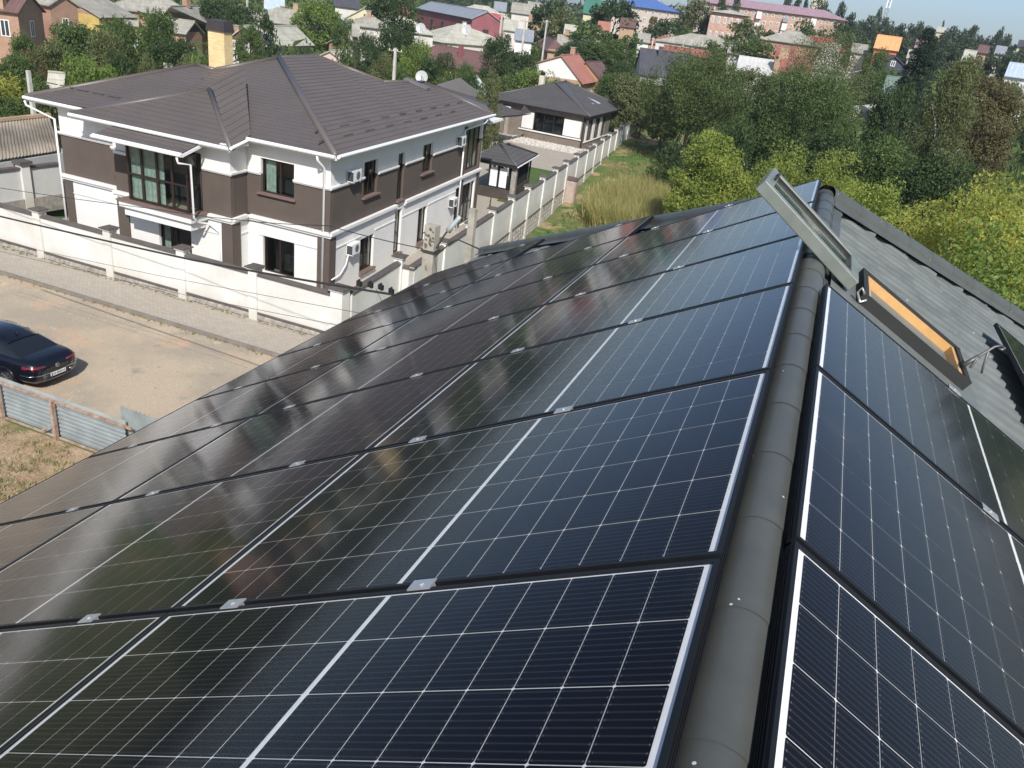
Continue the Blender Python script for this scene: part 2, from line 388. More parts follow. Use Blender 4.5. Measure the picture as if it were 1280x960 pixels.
tufts('yard_grass', 'low dry grass tufts behind the sheet metal fence', 'grass', pts, .13, .16, mat_leaf('half dry grass', (.13, .15, .05), (.33, .29, .14), .2), 7, .013, 8)

rnd = random.Random(77); b = MB()
for _ in range(2600):
    x, y = rnd.uniform(-32, -8), rnd.uniform(12.8, 20.35) if rnd.random() < .6 else 20.3 - abs(rnd.gauss(0, .8))
    if y < 12.7: continue
    r = rnd.uniform(.012, .038); a = rnd.uniform(0, 6.28); c_, s_ = math.cos(a) * r, math.sin(a) * r
    b.add([(x - c_, y - s_, .008), (x + s_ * .8, y - c_ * .8, .008), (x + c_, y + s_, .008), (x - s_, y + c_, .008), (x + s_ * .2, y, .012 + r * .8)], [(0, 1, 4), (1, 2, 4), (2, 3, 4), (3, 0, 4)])
o = b.build('gravel', mat('road stones', (.40, .36, .30), .95, .5, 9)); o['kind'] = 'stuff'; tag(o, 'loose stones and grit lying on the dirt road', 'gravel')
pts = [(rnd.uniform(-34, -13), 20.36 + rnd.gauss(0, .05), .0) for _ in range(160)] + [(rnd.uniform(-34, -16), 22.5 + rnd.gauss(0, .04), .1) for _ in range(90)] + [(rnd.uniform(-30, -13), 12.72 + abs(rnd.gauss(0, .12)), .0) for _ in range(260)]
tufts('kerb_weeds', 'small weeds along the kerb and the foot of the metal fence', 'weeds', pts, .10, .07, L_DRYG, 6, .012, 9)
# ================================================================ own house with the panelled roof
RZ = 11.5077; TH = R_(28.5); CT, ST = math.cos(TH), math.sin(TH)
PL, PW = 1.7276, 1.154
RX = .071; RZR = RZ - .098; YH = 5.4; BE = 5.42        # ridge line and where the hips start, slope length
home = thing('panelled_house', 'house under the grey green metal tile hip roof that carries the solar panels', 'house', (RX, -2, 0))
XE = BE * CT; ZE = RZR - BE * ST
def sl_(side, b, y): return (RX + side * b * CT, y, RZR - b * ST)
Y0H = -9.0
o = tilesurf('roof_sheet', [sl_(-1, BE, YH + XE), sl_(-1, BE, Y0H), sl_(-1, 0, Y0H), sl_(-1, 0, YH)], home, TILEGY, cw=6, lift=-.03)
o = tilesurf('roof_sheet', [sl_(1, BE, Y0H), sl_(1, BE, YH + XE), sl_(1, 0, YH), sl_(1, 0, Y0H)], home, TILEGY, cw=8, lift=-.035, amp=.017, lip=.03)
o = tilesurf('roof_sheet', [sl_(-1, BE, YH + XE), sl_(1, BE, YH + XE), (RX, YH, RZR)], home, TILEGY, cw=6, lift=-.03)
b = MB(); b.box(RX - XE + .45, RX + XE - .45, Y0H + .4, YH + XE - .45, -.3, ZE - .1); b.build('wall', mat_brick('house brick', (.42, .30, .22), (.36, .25, .18), (.4, .36, .3)), home)
b = MB(); b.box(RX - XE - .02, RX + XE + .02, Y0H, YH + XE, ZE - .16, ZE - .13); b.build('soffit', mat('grey soffit', (.20, .21, .20)), home)
# ridge and hip caps: short half-round lengths, each lapped over the next
def cap_seg(a, bb, r, m, nm, side=None, flare=.0022, seg=16):
    a, bb = Vector(a), Vector(bb); d = (bb - a).normalized(); s = d.cross(Vector((0, 0, 1))).normalized(); u = s.cross(d)
    vs = []; fs = []
    prof = [(-r - .07, -.055), (-r - .004, -.022)] + [(-r * math.cos(t), r * math.sin(t)) for t in [math.pi * k / seg for k in range(seg + 1)]] + [(r + .004, -.022), (r + .07, -.055)]
    stations = ((0, flare), (1, 0))
    for t, f in stations:
        for x, z in prof: k = 1 + f / r; vs.append(a.lerp(bb, t) + s * x * k + u * z * k)
    n = len(prof)
    for i in range(len(stations) - 1): fs += [(i * n + k, i * n + k + 1, (i + 1) * n + k + 1, (i + 1) * n + k) for k in range(n - 1)]
    return MB().add(vs, fs).build(nm, m, home, smooth=True)
y = -1.9
while y < YH:
    cap_seg((RX, y, RZR - .012), (RX, min(y + .372, YH + .1), RZR - .012), .074, CAPGY, 'ridge_cap'); y += .36
b = MB(); vs = [(RX + .11 * math.sin(math.pi * i / 8) * math.cos(2 * math.pi * k / 16), YH + .04 + .13 * math.sin(math.pi * i / 8) * math.sin(2 * math.pi * k / 16), RZR - .03 + .098 * math.cos(math.pi * i / 8)) for i in range(9) for k in range(16)]
b.add(vs, [(i * 16 + k, i * 16 + (k + 1) % 16, (i + 1) * 16 + (k + 1) % 16, (i + 1) * 16 + k) for i in range(8) for k in range(16)]); b.build('ridge_end', CAPGY, home, smooth=True)
for s in (-1, 1):
    A = Vector((RX, YH, RZR + .02)); B = Vector((RX + s * XE, YH + XE, ZE + .02)); Ln = (B - A).length; k = int(Ln / .36); d = (B - A) / k
    for i in range(k): cap_seg(A + d * i, A + d * (i + 1.03), .085, CAPGY, 'hip_cap')
# foam closers and bracket beside the hatch
b = MB(); b.obox((.20, 4.0, RZ - .145), (.05, 0, -.027), (0, .02, 0), (.01, 0, .02)); b.build('snow_bracket', SILVER, home)
# flashing sheet between the ridge and the roof hatch
def rs(x, y, off=0.0):  # point on right slope by world x
    bb = (x - RX) / CT; return (x + ST * off, y, RZR - bb * ST + CT * off)
b = MB(); b.slab([rs(.17, 2.62, .03), rs(1.05, 2.62, .03), rs(1.05, 3.75, .03), rs(.17, 3.75, .03)], .006); b.build('hatch_flashing', mat('grey green flashing', (.16, .175, .165), .45, .2, 5), home)

# roof hatch: upstand, pine lining, raised sash leaning back over the ridge
hatch = thing('roof_hatch', None, None); hatch.parent = home; hatch.location = Vector((.66, 3.28, RZR - .35)) - Vector(home.location)
HX0, HX1, HY0, HY1 = .35, .93, 3.02, 3.54
b = MB()
def rbox(mb, x0, x1, y0, y1, o0, o1):
    q = [rs(x0, y0, o0), rs(x1, y0, o0), rs(x1, y1, o0), rs(x0, y1, o0), rs(x0, y0, o1), rs(x1, y0, o1), rs(x1, y1, o1), rs(x0, y1, o1)]
    mb.add(q, [(3, 2, 1, 0), (4, 5, 6, 7), (0, 1, 5, 4), (1, 2, 6, 5), (2, 3, 7, 6), (3, 0, 4, 7)])
rbox(b, HX0 - .03, HX1 + .03, HY0 - .016, HY0, -.05, .092); rbox(b, HX0 - .03, HX1 + .03, HY1, HY1 + .03, -.05, .092)
rbox(b, HX0 - .03, HX0, HY0, HY1, -.05, .090); rbox(b, HX1, HX1 + .03, HY0, HY1, -.05, .090)
b.build('upstand', mat('dark grey hatch frame', (.022, .024, .022), .7, .2, 6), hatch)
b = MB()
rbox(b, HX0 + .002, HX1 - .002, HY1 - .022, HY1 - .002, -.25, .078); rbox(b, HX0 + .002, HX1 - .002, HY0 + .002, HY0 + .012, -.25, .05)
rbox(b, HX0 + .002, HX0 + .022, HY0 + .024, HY1 - .024, -.25, .078); rbox(b, HX1 - .022, HX1 - .002, HY0 + .024, HY1 - .024, -.25, .078)
b.build('pine_lining', PINE, hatch)
b = MB(); rbox(b, HX0, HX1, HY0, HY1, -.4, -.27); b.build('shaft_floor', DARKIN, hatch)
hg = Vector((.31, 0, RZ - .12)); tip = Vector((-.285, 0, RZ + .305)); sd = (tip - hg).normalized(); sn = Vector((-sd.z, 0, sd.x)); SLn = (tip - hg).length
if sn.z < 0: sn = -sn
def sbar(mb, t0, t1, y0, y1, n0, n1):
    c = hg + sd * (t0 + t1) / 2 + sn * (n0 + n1) / 2 + Vector((0, (y0 + y1) / 2, 0)); mb.obox(c, sd * (t1 - t0) / 2, Vector((0, (y1 - y0) / 2, 0)), sn * (n1 - n0) / 2)
b = MB(); sbar(b, 0, SLn, 2.99, 3.05, -.05, .02); sbar(b, 0, SLn, 3.47, 3.53, -.05, .02); sbar(b, 0, .06, 3.05, 3.47, -.05, .02); sbar(b, SLn - .06, SLn, 3.05, 3.47, -.05, .02)
b.build('sash', SASHGY, hatch, bevel=.006)
b = MB(); sbar(b, .06, SLn - .06, 3.05, 3.47, -.03, -.022); b.build('glass_pane', mat_glass('hatch glass', .08, (.75, .82, .78), dust_sheen=.75), hatch)  # pane's pale reflection painted in as a diffuse film
for ya, yb in ((3.05, 3.066), (3.454, 3.47)): b = MB(); sbar(b, .06, SLn - .06, ya, yb, .0, .012); b.build('gasket', BLACK, hatch)
b = MB(); b.tube([hg + sd * (SLn - .04) + Vector((0, 3.2, 0)) + sn * .02, hg + sd * (SLn - .04) + Vector((0, 3.2, 0)) + sn * .05, hg + sd * (SLn - .04) + Vector((0, 3.32, 0)) + sn * .05, hg + sd * (SLn - .04) + Vector((0, 3.32, 0)) + sn * .02], .008, 6); b.build('sash_handle', mat('black plastic', (.02, .02, .02), .4), hatch)
b = MB(); p0 = Vector(rs(HX1 + .01, HY0 + .12, .12)); q = [p0, p0 + Vector((.03, .05, .06)), p0 + Vector((.10, .12, .11)), p0 + Vector((.13, .13, .12)), p0 + Vector((.145, .11, .115)), p0 + Vector((.13, .09, .11)), p0 + Vector((.115, .10, .11))]
b.tube(q, .007, 6); b.tube([p0 + Vector((.07, .08, .09)), p0 + Vector((.075, .08, .0)), p0 + Vector((.08, .08, -.04))], .006, 6); b.tube([p0 + Vector((-.03, .02, .0)), p0 + Vector((.03, .05, .06))], .012, 6)
b.build('locking_stay', mat('dull zinc', (.18, .18, .17), .5, .3, 8, metal=.5), hatch, smooth=True)
b = MB(); p0 = Vector(rs(HX0 - .03, HY0 - .035, .09)); b.tube([p0, p0 + Vector((-.02, -.01, .03)), p0 + Vector((-.035, 0, 0)), p0 + Vector((-.01, 0, -.05)), p0 + Vector((.02, 0, -.03))], .007, 6); b.build('hook', SILVER, hatch, smooth=True)

# mounting rails below the panels
for s, us in ((-1, (.447, .84, 1.23, 1.805, 2.19, 2.69)), (1, (.45, .84, 1.3, 1.8))):
    for u in us:
        yb = -1.3; ye = {0: 5.6, 1: 6.85, 2: 8.0}[int(u)] if s < 0 else 2.45
        A = Vector((0 if s < 0 else .143, 0, RZ - (.0 if s < 0 else .0136))) + Vector((s * CT, 0, -ST)) * u * PL + Vector((s * ST, 0, CT)) * -.055
        b = MB(); b.obox(A + Vector((0, (yb + ye) / 2, 0)), Vector((s * CT, 0, -ST)) * .02, (0, (ye - yb) / 2, 0), Vector((s * ST, 0, CT)) * .02); b.build('mounting_rail', SILVER, home)

# ---------------------------------------------------------------- solar panels
LX, LY = 1.722, 1.134
CP = (LX - .022 - .036 - .014) / 16; CW = (LY - .022 - .012) / 6
def cell_xy():
    out = []
    for i in range(16):
        x = -LX / 2 + .029 + CP * (i + .5) + (.014 if i >= 8 else 0)
        for j in range(6): out.append((x, -LY / 2 + .017 + CW * (j + .5)))
    return out
def octo(cx, cy, z):
    hx, hy, k = CP / 2 - .0011, CW / 2 - .0012, .003
    return [(cx - hx + k, cy - hy, z), (cx + hx - k, cy - hy, z), (cx + hx, cy - hy + k, z), (cx + hx, cy + hy - k, z), (cx + hx - k, cy + hy, z), (cx - hx + k, cy + hy, z), (cx - hx, cy + hy - k, z), (cx - hx, cy - hy + k, z)]
def cell_mesh(name, centres, z):
    vs, fs, uv = [], [], []
    for cx, cy in centres:
        n = len(vs); q = octo(cx, cy, z); vs += q; fs.append(tuple(range(n, n + 8))); uv += [(v[0] - cx, v[1] - cy) for v in q]
    me = bpy.data.meshes.new(name); me.from_pydata(vs, [], fs); l = me.uv_layers.new(name='UVMap')
    for i, t in enumerate(uv): l.data[i].uv = t
    me.materials.append(CELL); return me
ME_CELL = cell_mesh('cell', [(0, 0)], 0); ME_GRID = cell_mesh('cell_grid', cell_xy(), 0)
b = MB(); W2, H2 = LX / 2, LY / 2
b.box(-W2, W2, -H2, -H2 + .011, -.03, .0015); b.box(-W2, W2, H2 - .011, H2, -.03, .0015); b.box(-W2, -W2 + .011, -H2 + .011, H2 - .011, -.03, .0013); b.box(W2 - .011, W2, -H2 + .011, H2 - .011, -.03, .0013)
for z in (-.027, -.019, -.010):
    b.box(-W2 + .003, W2 - .003, -H2 - .0018, -H2, z - .001, z + .0012); b.box(-W2 - .0018, -W2, -H2 + .003, H2 - .003, z - .001, z + .0012)
FRAME_O = b.build('frame', ALBLK); ME_FRAME = FRAME_O.data; bpy.data.objects.remove(FRAME_O)
def plane_me(name, m, z, th=0):
    me = bpy.data.meshes.new(name); a, c = W2 - .0115, H2 - .0115
    if th: t = MB().box(-a, a, -c, c, z - th, z); me.from_pydata(t.v, [], t.f)
    else: me.from_pydata([(-a, -c, z), (a, -c, z), (a, c, z), (-a, c, z)], [], [(0, 1, 2, 3)])
    me.materials.append(m); return me
ME_BACK = plane_me('backsheet', BACKSH, -.0042, .004); ME_GLASS = plane_me('glass', PVGLASS, -.0012)
b = MB(); b.box(-.035, .035, -.021, .021, .002, .006); b.box(-.035, .035, -.007, .007, -.03, .002); b.tube([(0, 0, .004), (0, 0, .0105)], .0075, 8)
CLO = b.build('clamp', SILVER); ME_CLAMP = CLO.data; bpy.data.objects.remove(CLO)
def link(name, me, parent, loc=(0, 0, 0)):
    o = bpy.data.objects.new(name, me); col.objects.link(o); o.parent = parent; o.location = loc; return o
def panel(side, u, v, v0, label, group, cells, clamps, duo=.0):
    """centre of the panel on slope `side` at column u, row v counted away from the camera"""
    d = Vector((side * CT, 0, -ST)); n = Vector((side * ST, 0, CT)); yv = n.cross(d)
    O = Vector((0, 0, RZ)) if side < 0 else Vector((.143, v0, RZ - .0136))
    c = O + d * ((u + .5) * PL + duo) + Vector((0, (v + .5) * PW, 0))
    r = thing('solar_panel', label, 'solar panel', c, group)
    r.rotation_euler = Matrix((d, yv, n)).transposed().to_euler()
    link('frame', ME_FRAME, r); link('backsheet', ME_BACK, r)
    if cells:
        for cx, cy in cell_xy(): link('cell', ME_CELL, r, (cx, cy, -.003))
    else:
        o = link('cell_grid', ME_GRID, r, (0, 0, -.003)); o['kind'] = 'stuff'
    link('glass', ME_GLASS, r)
    far = PW / 2 * (1 if yv.y > 0 else -1)
    for cu in clamps: link('clamp', ME_CLAMP, r, ((cu - u - .5) * PL, far, 0))
    return r
ORD = ['nearest the camera', 'second from the camera', 'third from the camera', 'fourth from the camera', 'fifth from the camera', 'sixth from the camera', 'seventh from the camera', 'eighth from the camera', 'ninth from the camera']
CN = ['left slope, column along the ridge', 'left slope, middle column', 'left slope, column along the eave']
for u, (va, vb, cl) in enumerate(((-1, 5, (.447, .84)), (-1, 6, (1.23, 1.805)), (-1, 7, (2.19, 2.69)))):
    for v in range(va, vb):
        k = v - va
        panel(-1, u, v, 0, 'solar panel on the %s, %s' % (CN[u], ORD[k] if k < vb - va - 1 else 'farthest, beside the hip'), 'solar panels on the left roof slope', v < (4 if u == 0 else (3 if u == 1 else 3)), cl)
for u in (0, 1):
    for v in (-2, -1, 0, 1):
        if u == 1 and v < 0: continue
        panel(1, u, v, .1823, 'black framed solar panel on the right slope, %s, %s' % ('along the ridge' if u == 0 else 'lower down at the picture edge', ['behind the bottom picture edge', 'nearest in view', 'in the middle', 'beside the roof hatch'][v + 2] if u == 0 else ['nearer one', 'farther one'][v]), 'solar panels on the right roof slope', u == 0 and v > -2, (.45, .84) if u == 0 else (1.3, 1.8))
for k, v in enumerate((3.70 - .1823 / PW, 2.70 - .1823 / PW)):
    panel(1, .925, v, .1823, 'separate solar panel beyond the roof hatch, %s of the two' % ['nearer the hip', 'nearer the camera'][k], 'solar panels on the right roof slope', False, (1.2,))
# ================================================================ villa
class Fr:
    """upright wall frame: s runs along the wall, o outwards, z up"""
    def __init__(f, o, d, n): f.o = Vector((*o, 0)); f.d = Vector((*d, 0)).normalized(); f.n = Vector((*n, 0)).normalized()
    def p(f, s, o=0, z=0): q = f.o + f.d * s + f.n * o; return (q.x, q.y, z)
    def box(f, mb, s0, s1, o0, o1, z0, z1):
        return mb.hexa([f.p(s0, o0)[:2], f.p(s1, o0)[:2], f.p(s1, o1)[:2], f.p(s0, o1)[:2]], z0, z1)
def wallgrid(f, s0, s1, z0, z1, ops, mb, th=.25):
    xs = sorted({s0, s1, *[v for o in ops for v in o[:2] if s0 < v < s1]}); zs = sorted({z0, z1, *[v for o in ops for v in o[2:4] if z0 < v < z1]})
    for i in range(len(xs) - 1):
        for j in range(len(zs) - 1):
            cx, cz = (xs[i] + xs[i + 1]) / 2, (zs[j] + zs[j + 1]) / 2
            if any(o[0] < cx < o[1] and o[2] < cz < o[3] for o in ops): continue
            f.box(mb, xs[i], xs[i + 1], -th, 0, zs[j], zs[j + 1])
def window(parent, f, s0, s1, z0, z1, rec=.12, mull=(.5,), trans=(), sill=None, fm=None, fw=.06, curtain=0, glass=None, sillm=None, interior=True):
    fm = fm or DKFR; b = MB()
    f.box(b, s0, s1, -rec - .06, -rec, z0, z0 + fw); f.box(b, s0, s1, -rec - .06, -rec, z1 - fw, z1)
    f.box(b, s0, s0 + fw, -rec - .06, -rec, z0 + fw, z1 - fw); f.box(b, s1 - fw, s1, -rec - .06, -rec, z0 + fw, z1 - fw)
    for t in mull: c = s0 + (s1 - s0) * t; f.box(b, c - fw * .6, c + fw * .6, -rec - .055, -rec + .005, z0 + fw, z1 - fw)
    ms = [0, *mull, 1]
    for t in trans:
        c = z0 + (z1 - z0) * t
        for a, e in zip(ms[:-1], ms[1:]): f.box(b, s0 + (s1 - s0) * a + fw * .6, s0 + (s1 - s0) * e - fw * .6, -rec - .05, -rec + .002, c - fw * .45, c + fw * .45)
    w_ = b.build('window', fm, parent)
    for a, e in zip(ms[:-1], ms[1:]):
        b = MB(); f.box(b, s0 + (s1 - s0) * a + fw * .5, s0 + (s1 - s0) * e - fw * .5, -rec - .04, -rec - .03, z0 + fw * .5, z1 - fw * .5); b.build('pane', glass or GLASS, w_)
    if sill is not None:
        b = MB(); f.box(b, s0 - sill, s1 + sill, -rec, .14, z0 - .07, z0 - .002); b.build('sill', sillm or mat('brown sill stone', (.19, .13, .11), .7, .2, 3), w_)
    if interior:
        b = MB(); f.box(b, s0 - .02, s1 + .02, -rec - .85, -rec - .8, z0 - .1, z1 + .02); b.build('room_back', DARKIN, w_)
    if curtain:
        b = MB(); n = 14; sw = (s1 - s0) * curtain; vs = []
        for i in range(n + 1):
            s = s0 + fw + sw * i / n; o = -rec - .16 + (.03 if i % 2 else 0)
            vs += [f.p(s, o, z0 + .02), f.p(s, o, z1 - .02)]
        b.add(vs, [(2 * i, 2 * i + 2, 2 * i + 3, 2 * i + 1) for i in range(n)]); b.build('curtain', CURT, w_)
    return w_
villa = thing('villa', 'two storey white and brown plastered villa with brown tile hip roof and yellow brick chimney', 'house', (-24.5, 30, 0))
SD = Vector((-.0824, .9966, 0)); SN = Vector((.9966, .0824, 0))
FR_ = Fr((-22.0, 26.05), (1, 0), (0, -1)); FM = Fr((-27.9, 24.9), (1, 0), (0, -1)); FL = Fr((-31.4, 25.4), (1, 0), (0, -1))
FS = Fr((-17.9, 26.05), SD.to_2d(), SN.to_2d()); FRET = Fr((-21.85, 24.9), (-.0824, .9966), (.9966, .0824))
FLS = Fr((-31.4, 25.4), (-.0824, .9966), (-.9966, -.0824))
B0, B1, B2, B3 = -.3, 3.1, 4.92, 6.25
runs = [ # frame, length, openings
 (FR_, 4.1, [(.75, 2.37, 4.17, 5.58), (.80, 2.40, .75, 2.33)]),
 (FM, 6.05, [(1.5, 4.6, 3.2, 5.5), (2.18, 3.92, .85, 2.2)]),
 (FL, 3.5, []),
 (FS, 18.75, [(2.96, 4.3, 4.08, 5.58), (6.5, 7.25, 3.28, 5.5), (9.5, 10.8, 4.12, 5.55), (2.85, 4.25, .62, 2.2), (6.5, 7.3, .6, 2.8), (9.45, 10.62, .45, 2.32), (14.9, 18.2, .05, 2.5), (15.9, 18.5, 3.3, 5.7)]),
 (FRET, 1.15, []), (FLS, 18.0, [])]
for bi, (a, c, m) in enumerate(((B0, B1, WHITE), (B1, B2, BROWN), (B2, B3, WHITE))):
    for f, ln, ops in runs:
        b = MB(); wallgrid(f, 0, ln, a, c, ops, b); b.build('wall', m, villa)
b = MB(); b.hexa([(-33.0, 44.0), (-19.5, 44.9), (-19.52, 44.65), (-32.9, 43.7)], B0, B3); b.build('wall', WHITE, villa)
led = []
def ledge(f, s0, s1, z, h, o, m=WHITE, nm='cornice'):
    b = MB(); f.box(b, s0, s1, .001, o, z, z + h); f.box(b, s0, s1, .001, o * .6, z - h * .8, z - .001); b.build(nm, m, villa)
for f, ln, gaps in ((FR_, 4.1, [(.75, 2.37)]), (FM, 6.05, [(1.4, 4.7)]), (FL, 3.5, []), (FS, 18.75, [(2.9, 4.34), (6.45, 7.3), (9.45, 10.85), (15.6, 18.75)]), (FRET, 1.15, [])):
    xs = [0] + [v for g_ in gaps for v in g_] + [ln]
    for a, c in zip(xs[::2], xs[1::2]):
        if c - a > .1: ledge(f, a + (.0 if a else -.06), c + (.0 if c < ln else .06 if f is not FRET else -.01), 4.93, .07, .10)
    lw = [(0, ln)] if f not in (FM, FS) else ([(0, 1.2), (4.8, ln)] if f is FM else [(0, 6.4), (7.4, ln)])
    for a, c in lw: ledge(f, a - (.1 if a == 0 and f is not FRET else 0), c + (.1 if c == ln and f is not FRET else 0), 3.02, .13, .17)
    for a, c in ([(0.6, .8), (2.4, ln)] if f is FR_ else [(.6, 2.2), (3.95, 5.5)] if f is FM else [(.4, ln)] if f is FL else [(.5, 2.85), (4.3, 6.5), (7.35, 9.4), (10.7, 14.8)] if f is FS else [(0.02, ln)]):
        b = MB(); f.box(b, a, c, .001, .035, 2.33, 2.39); b.build('band_trim', WHITE, villa)
for f, s0, s1, z1 in ((FR_, 3.56, 4.14, 2.93), (FS, -.04, .5, 2.93), (FM, 5.57, 6.12, 2.93), (FRET, -.0, .55, 2.93), (FM, 0, .62, 2.72), (FL, -.05, .42, 2.93), (FS, 18.3, 18.8, 2.9), (FS, 15.4, 15.9, 5.9)):
    b = MB(); f.box(b, s0, s1, .002, .05, 0, z1); b.build('pilaster', BROWN, villa)
for f, a in ((FR_, (.75, 2.37, 4.17, 5.58, .3, (.55,), (), .12, .0)), (FR_, (.80, 2.40, .75, 2.33, 0, (.5,), (), None, .0)), (FM, (2.18, 3.92, .85, 2.2, 0, (.5,), (), None, .18)),
    (FS, (2.96, 4.3, 4.08, 5.58, 0, (.5,), (), .16, 0)), (FS, (6.5, 7.25, 3.28, 5.5, 0, (), (.5,), .05, 0)), (FS, (9.5, 10.8, 4.12, 5.55, 0, (.5,), (), .2, 0)),
    (FS, (2.85, 4.25, .62, 2.2, 0, (.5,), (), .06, 0)), (FS, (6.5, 7.3, .6, 2.8, 0, (), (.45,), .06, 0)), (FS, (9.45, 10.62, .45, 2.32, 0, (.5,), (), .1, 0)),
    (FS, (14.9, 18.2, .05, 2.5, 0, (.2, .4, .6, .8), (.5,), None, 0)), (FS, (15.9, 18.5, 3.3, 5.7, 0, (.33, .66), (), None, 0))):
    s0, s1, z0, z1, cu, mu, tr, si, c2 = a
    window(villa, f, s0 + .003, s1 - .003, z0 + .003, z1 - .003, .12, mu, tr, si, curtain=cu or c2)
# glazed bay and its lean-to canopy
FB = Fr((-26.4, 24.1), (1, 0), (0, -1)); FBR = Fr((-23.3, 24.1), (-.0824, .9966), (.9966, .0824)); FBL = Fr((-26.4, 24.1), (0, 1), (-1, 0))
window(villa, FB, 0, 3.1, 3.2, 5.47, 0, (.25, .5, .75), (.47,), fw=.085, curtain=.55)
window(villa, FBR, .09, .8, 3.2, 5.47, 0, (), (.47,), fw=.06, interior=False); window(villa, FBL, .09, .8, 3.2, 5.47, 0, (), (.47,), fw=.06, interior=False)
b = MB(); b.box(-26.32, -23.38, 24.18, 25.8, 3.14, 3.19); b.build('bay_floor', mat('light timber floor', (.5, .4, .28)), villa)
b = MB(); b.box(-26.75, -23.0, 23.86, 24.86, 2.86, 3.1); b.box(-26.6, -23.15, 24.0, 24.86, 2.5, 2.858); b.build('bay_base', WHITE, villa)
b = MB(); b.box(-26.85, -22.92, 23.80, 24.88, 3.105, 3.16); b.build('bay_ledge', mat('brown sill stone', (.19, .13, .11)), villa)
b = MB(); b.box(-27.32, -26.5, 24.5, 24.88, 5.0, 5.5); b.box(-27.4, -26.5, 24.4, 24.88, 4.86, 4.98); b.build('white_block', WHITE, villa)
can = tilesurf('canopy', [(-27.2, 23.35, 5.74), (-22.85, 23.35, 5.74), (-22.85, 24.86, 6.12), (-27.2, 24.86, 6.12)], villa, TILEBR, cw=3)
b = MB(); b.box(-27.25, -22.8, 23.3, 23.34, 5.62, 5.78); b.tube([(-27.25, 23.25, 5.68), (-22.8, 23.25, 5.68)], .06, 8)
b.add([(-22.84, 23.35, 5.6), (-22.84, 24.86, 5.98), (-22.84, 24.86, 6.1), (-22.84, 23.35, 5.72), (-22.8, 23.35, 5.6), (-22.8, 24.86, 5.98), (-22.8, 24.86, 6.1), (-22.8, 23.35, 5.72)], [(0, 1, 2, 3), (7, 6, 5, 4), (0, 4, 5, 1), (2, 6, 7, 3), (3, 7, 4, 0), (1, 5, 6, 2)]); b.build('canopy_gutter', WHITE2, villa)
# main roof
KZ = .235; E0 = 6.38
def zf(y): return E0 + KZ * (y - 25.5)
CR = Vector((-17.36, 25.5, E0))
A1 = Vector((-29.45, 31.83, 7.87)); D1 = Vector((-28.20, 31.66, 7.83)); A2 = Vector((-26.72, 34.70, 8.54)); A3 = Vector((-27.52, 39.09, 8.50)); S1 = Vector((-23.88, 40.35, 7.62)); S2 = Vector((-23.65, 44.78, 7.48)); S3 = Vector((-18.73, 42.97, 6.36))
Lc = Vector((-32.75, 25.0, zf(25.0)))
CR2 = Vector(CR)
ER = CR + SD * 19.4
D1f = Lc.lerp(CR2, .42)
tilesurf('roof', [Lc, D1f, D1, A1], villa, TILEBR, cw=3); tilesurf('roof', [D1f, CR2, A2, D1], villa, TILEBR, cw=3)
sidepl = [CR, ER, S2, S1, A3, A2]
MV = CR + (ER - CR) * .45
def zs(p): return p
tilesurf('roof', [CR, MV, A3, A2], villa, TILEBR, cw=3)
tilesurf('roof', [MV, ER, S2, S1, A3], villa, TILEBR, cw=3) if False else None
tilesurf('roof', [MV, CR + (ER - CR) * .8, S1, A3], villa, TILEBR, cw=3)
tilesurf('roof', [CR + (ER - CR) * .8, ER, S2, S1], villa, TILEBR, cw=3)
# rear slopes down to the back eaves
bk = [Vector((-34.5, 44.5, E0)), Vector((-30, 48.5, E0)), Vector((-21.0, 48.5, E0))]
b = MB()
def tri(*p): b.add([tuple(q) for q in p], [tuple(range(len(p)))])
tri(Lc, A1, bk[0]); tri(A1, D1, bk[0]); tri(D1, A2, bk[0]); tri(A2, A3, bk[0]); tri(A3, bk[1], bk[0]); tri(A3, S1, bk[1]); tri(S1, S2, bk[2]); tri(S1, bk[2], bk[1]); tri(S2, ER, bk[2])
b.build('roof_rear', TILEBR, villa)
def ridge(parent, pts, r=.11, m=None):
    for a, c in zip(pts[:-1], pts[1:]):
        b = MB(); b.tube([Vector(a) + Vector((0, 0, .02)), Vector(c) + Vector((0, 0, .02))], r, 8); b.build('ridge_cap', m or TILEBR, parent, smooth=True)
ridge(villa, [Lc, A1, D1, A2, A3, S1, S2, ER]); ridge(villa, [CR, A2], .15)
# small hip over the middle bay of the front
MA = Vector((-24.6, 24.35, 6.2)); 
ml, mr = Vector((-29.5, 24.35, zf(24.35) - .02)), Vector((-21.35, 24.35, zf(24.35) - .02))
pk = Vector((-25.40, 28.02, 7.48)); bk2 = Vector((pk.x, 25.5 + (pk.z - E0) / KZ, pk.z))
bl, br = Vector((-29.9, 25.6, zf(25.6))), Vector((-21.45, 25.7, zf(25.7)))
tilesurf('roof', [ml, mr, pk], villa, TILEBR, cw=3, lift=.03)
tilesurf('roof', [mr, br, bk2, pk], villa, TILEBR, cw=3, lift=.03)
b = MB(); b.slab([ml, pk, bk2, bl], .05); b.build('roof', TILEBR, villa)
ridge(villa, [ml, pk, bk2]); ridge(villa, [mr, pk], .12)
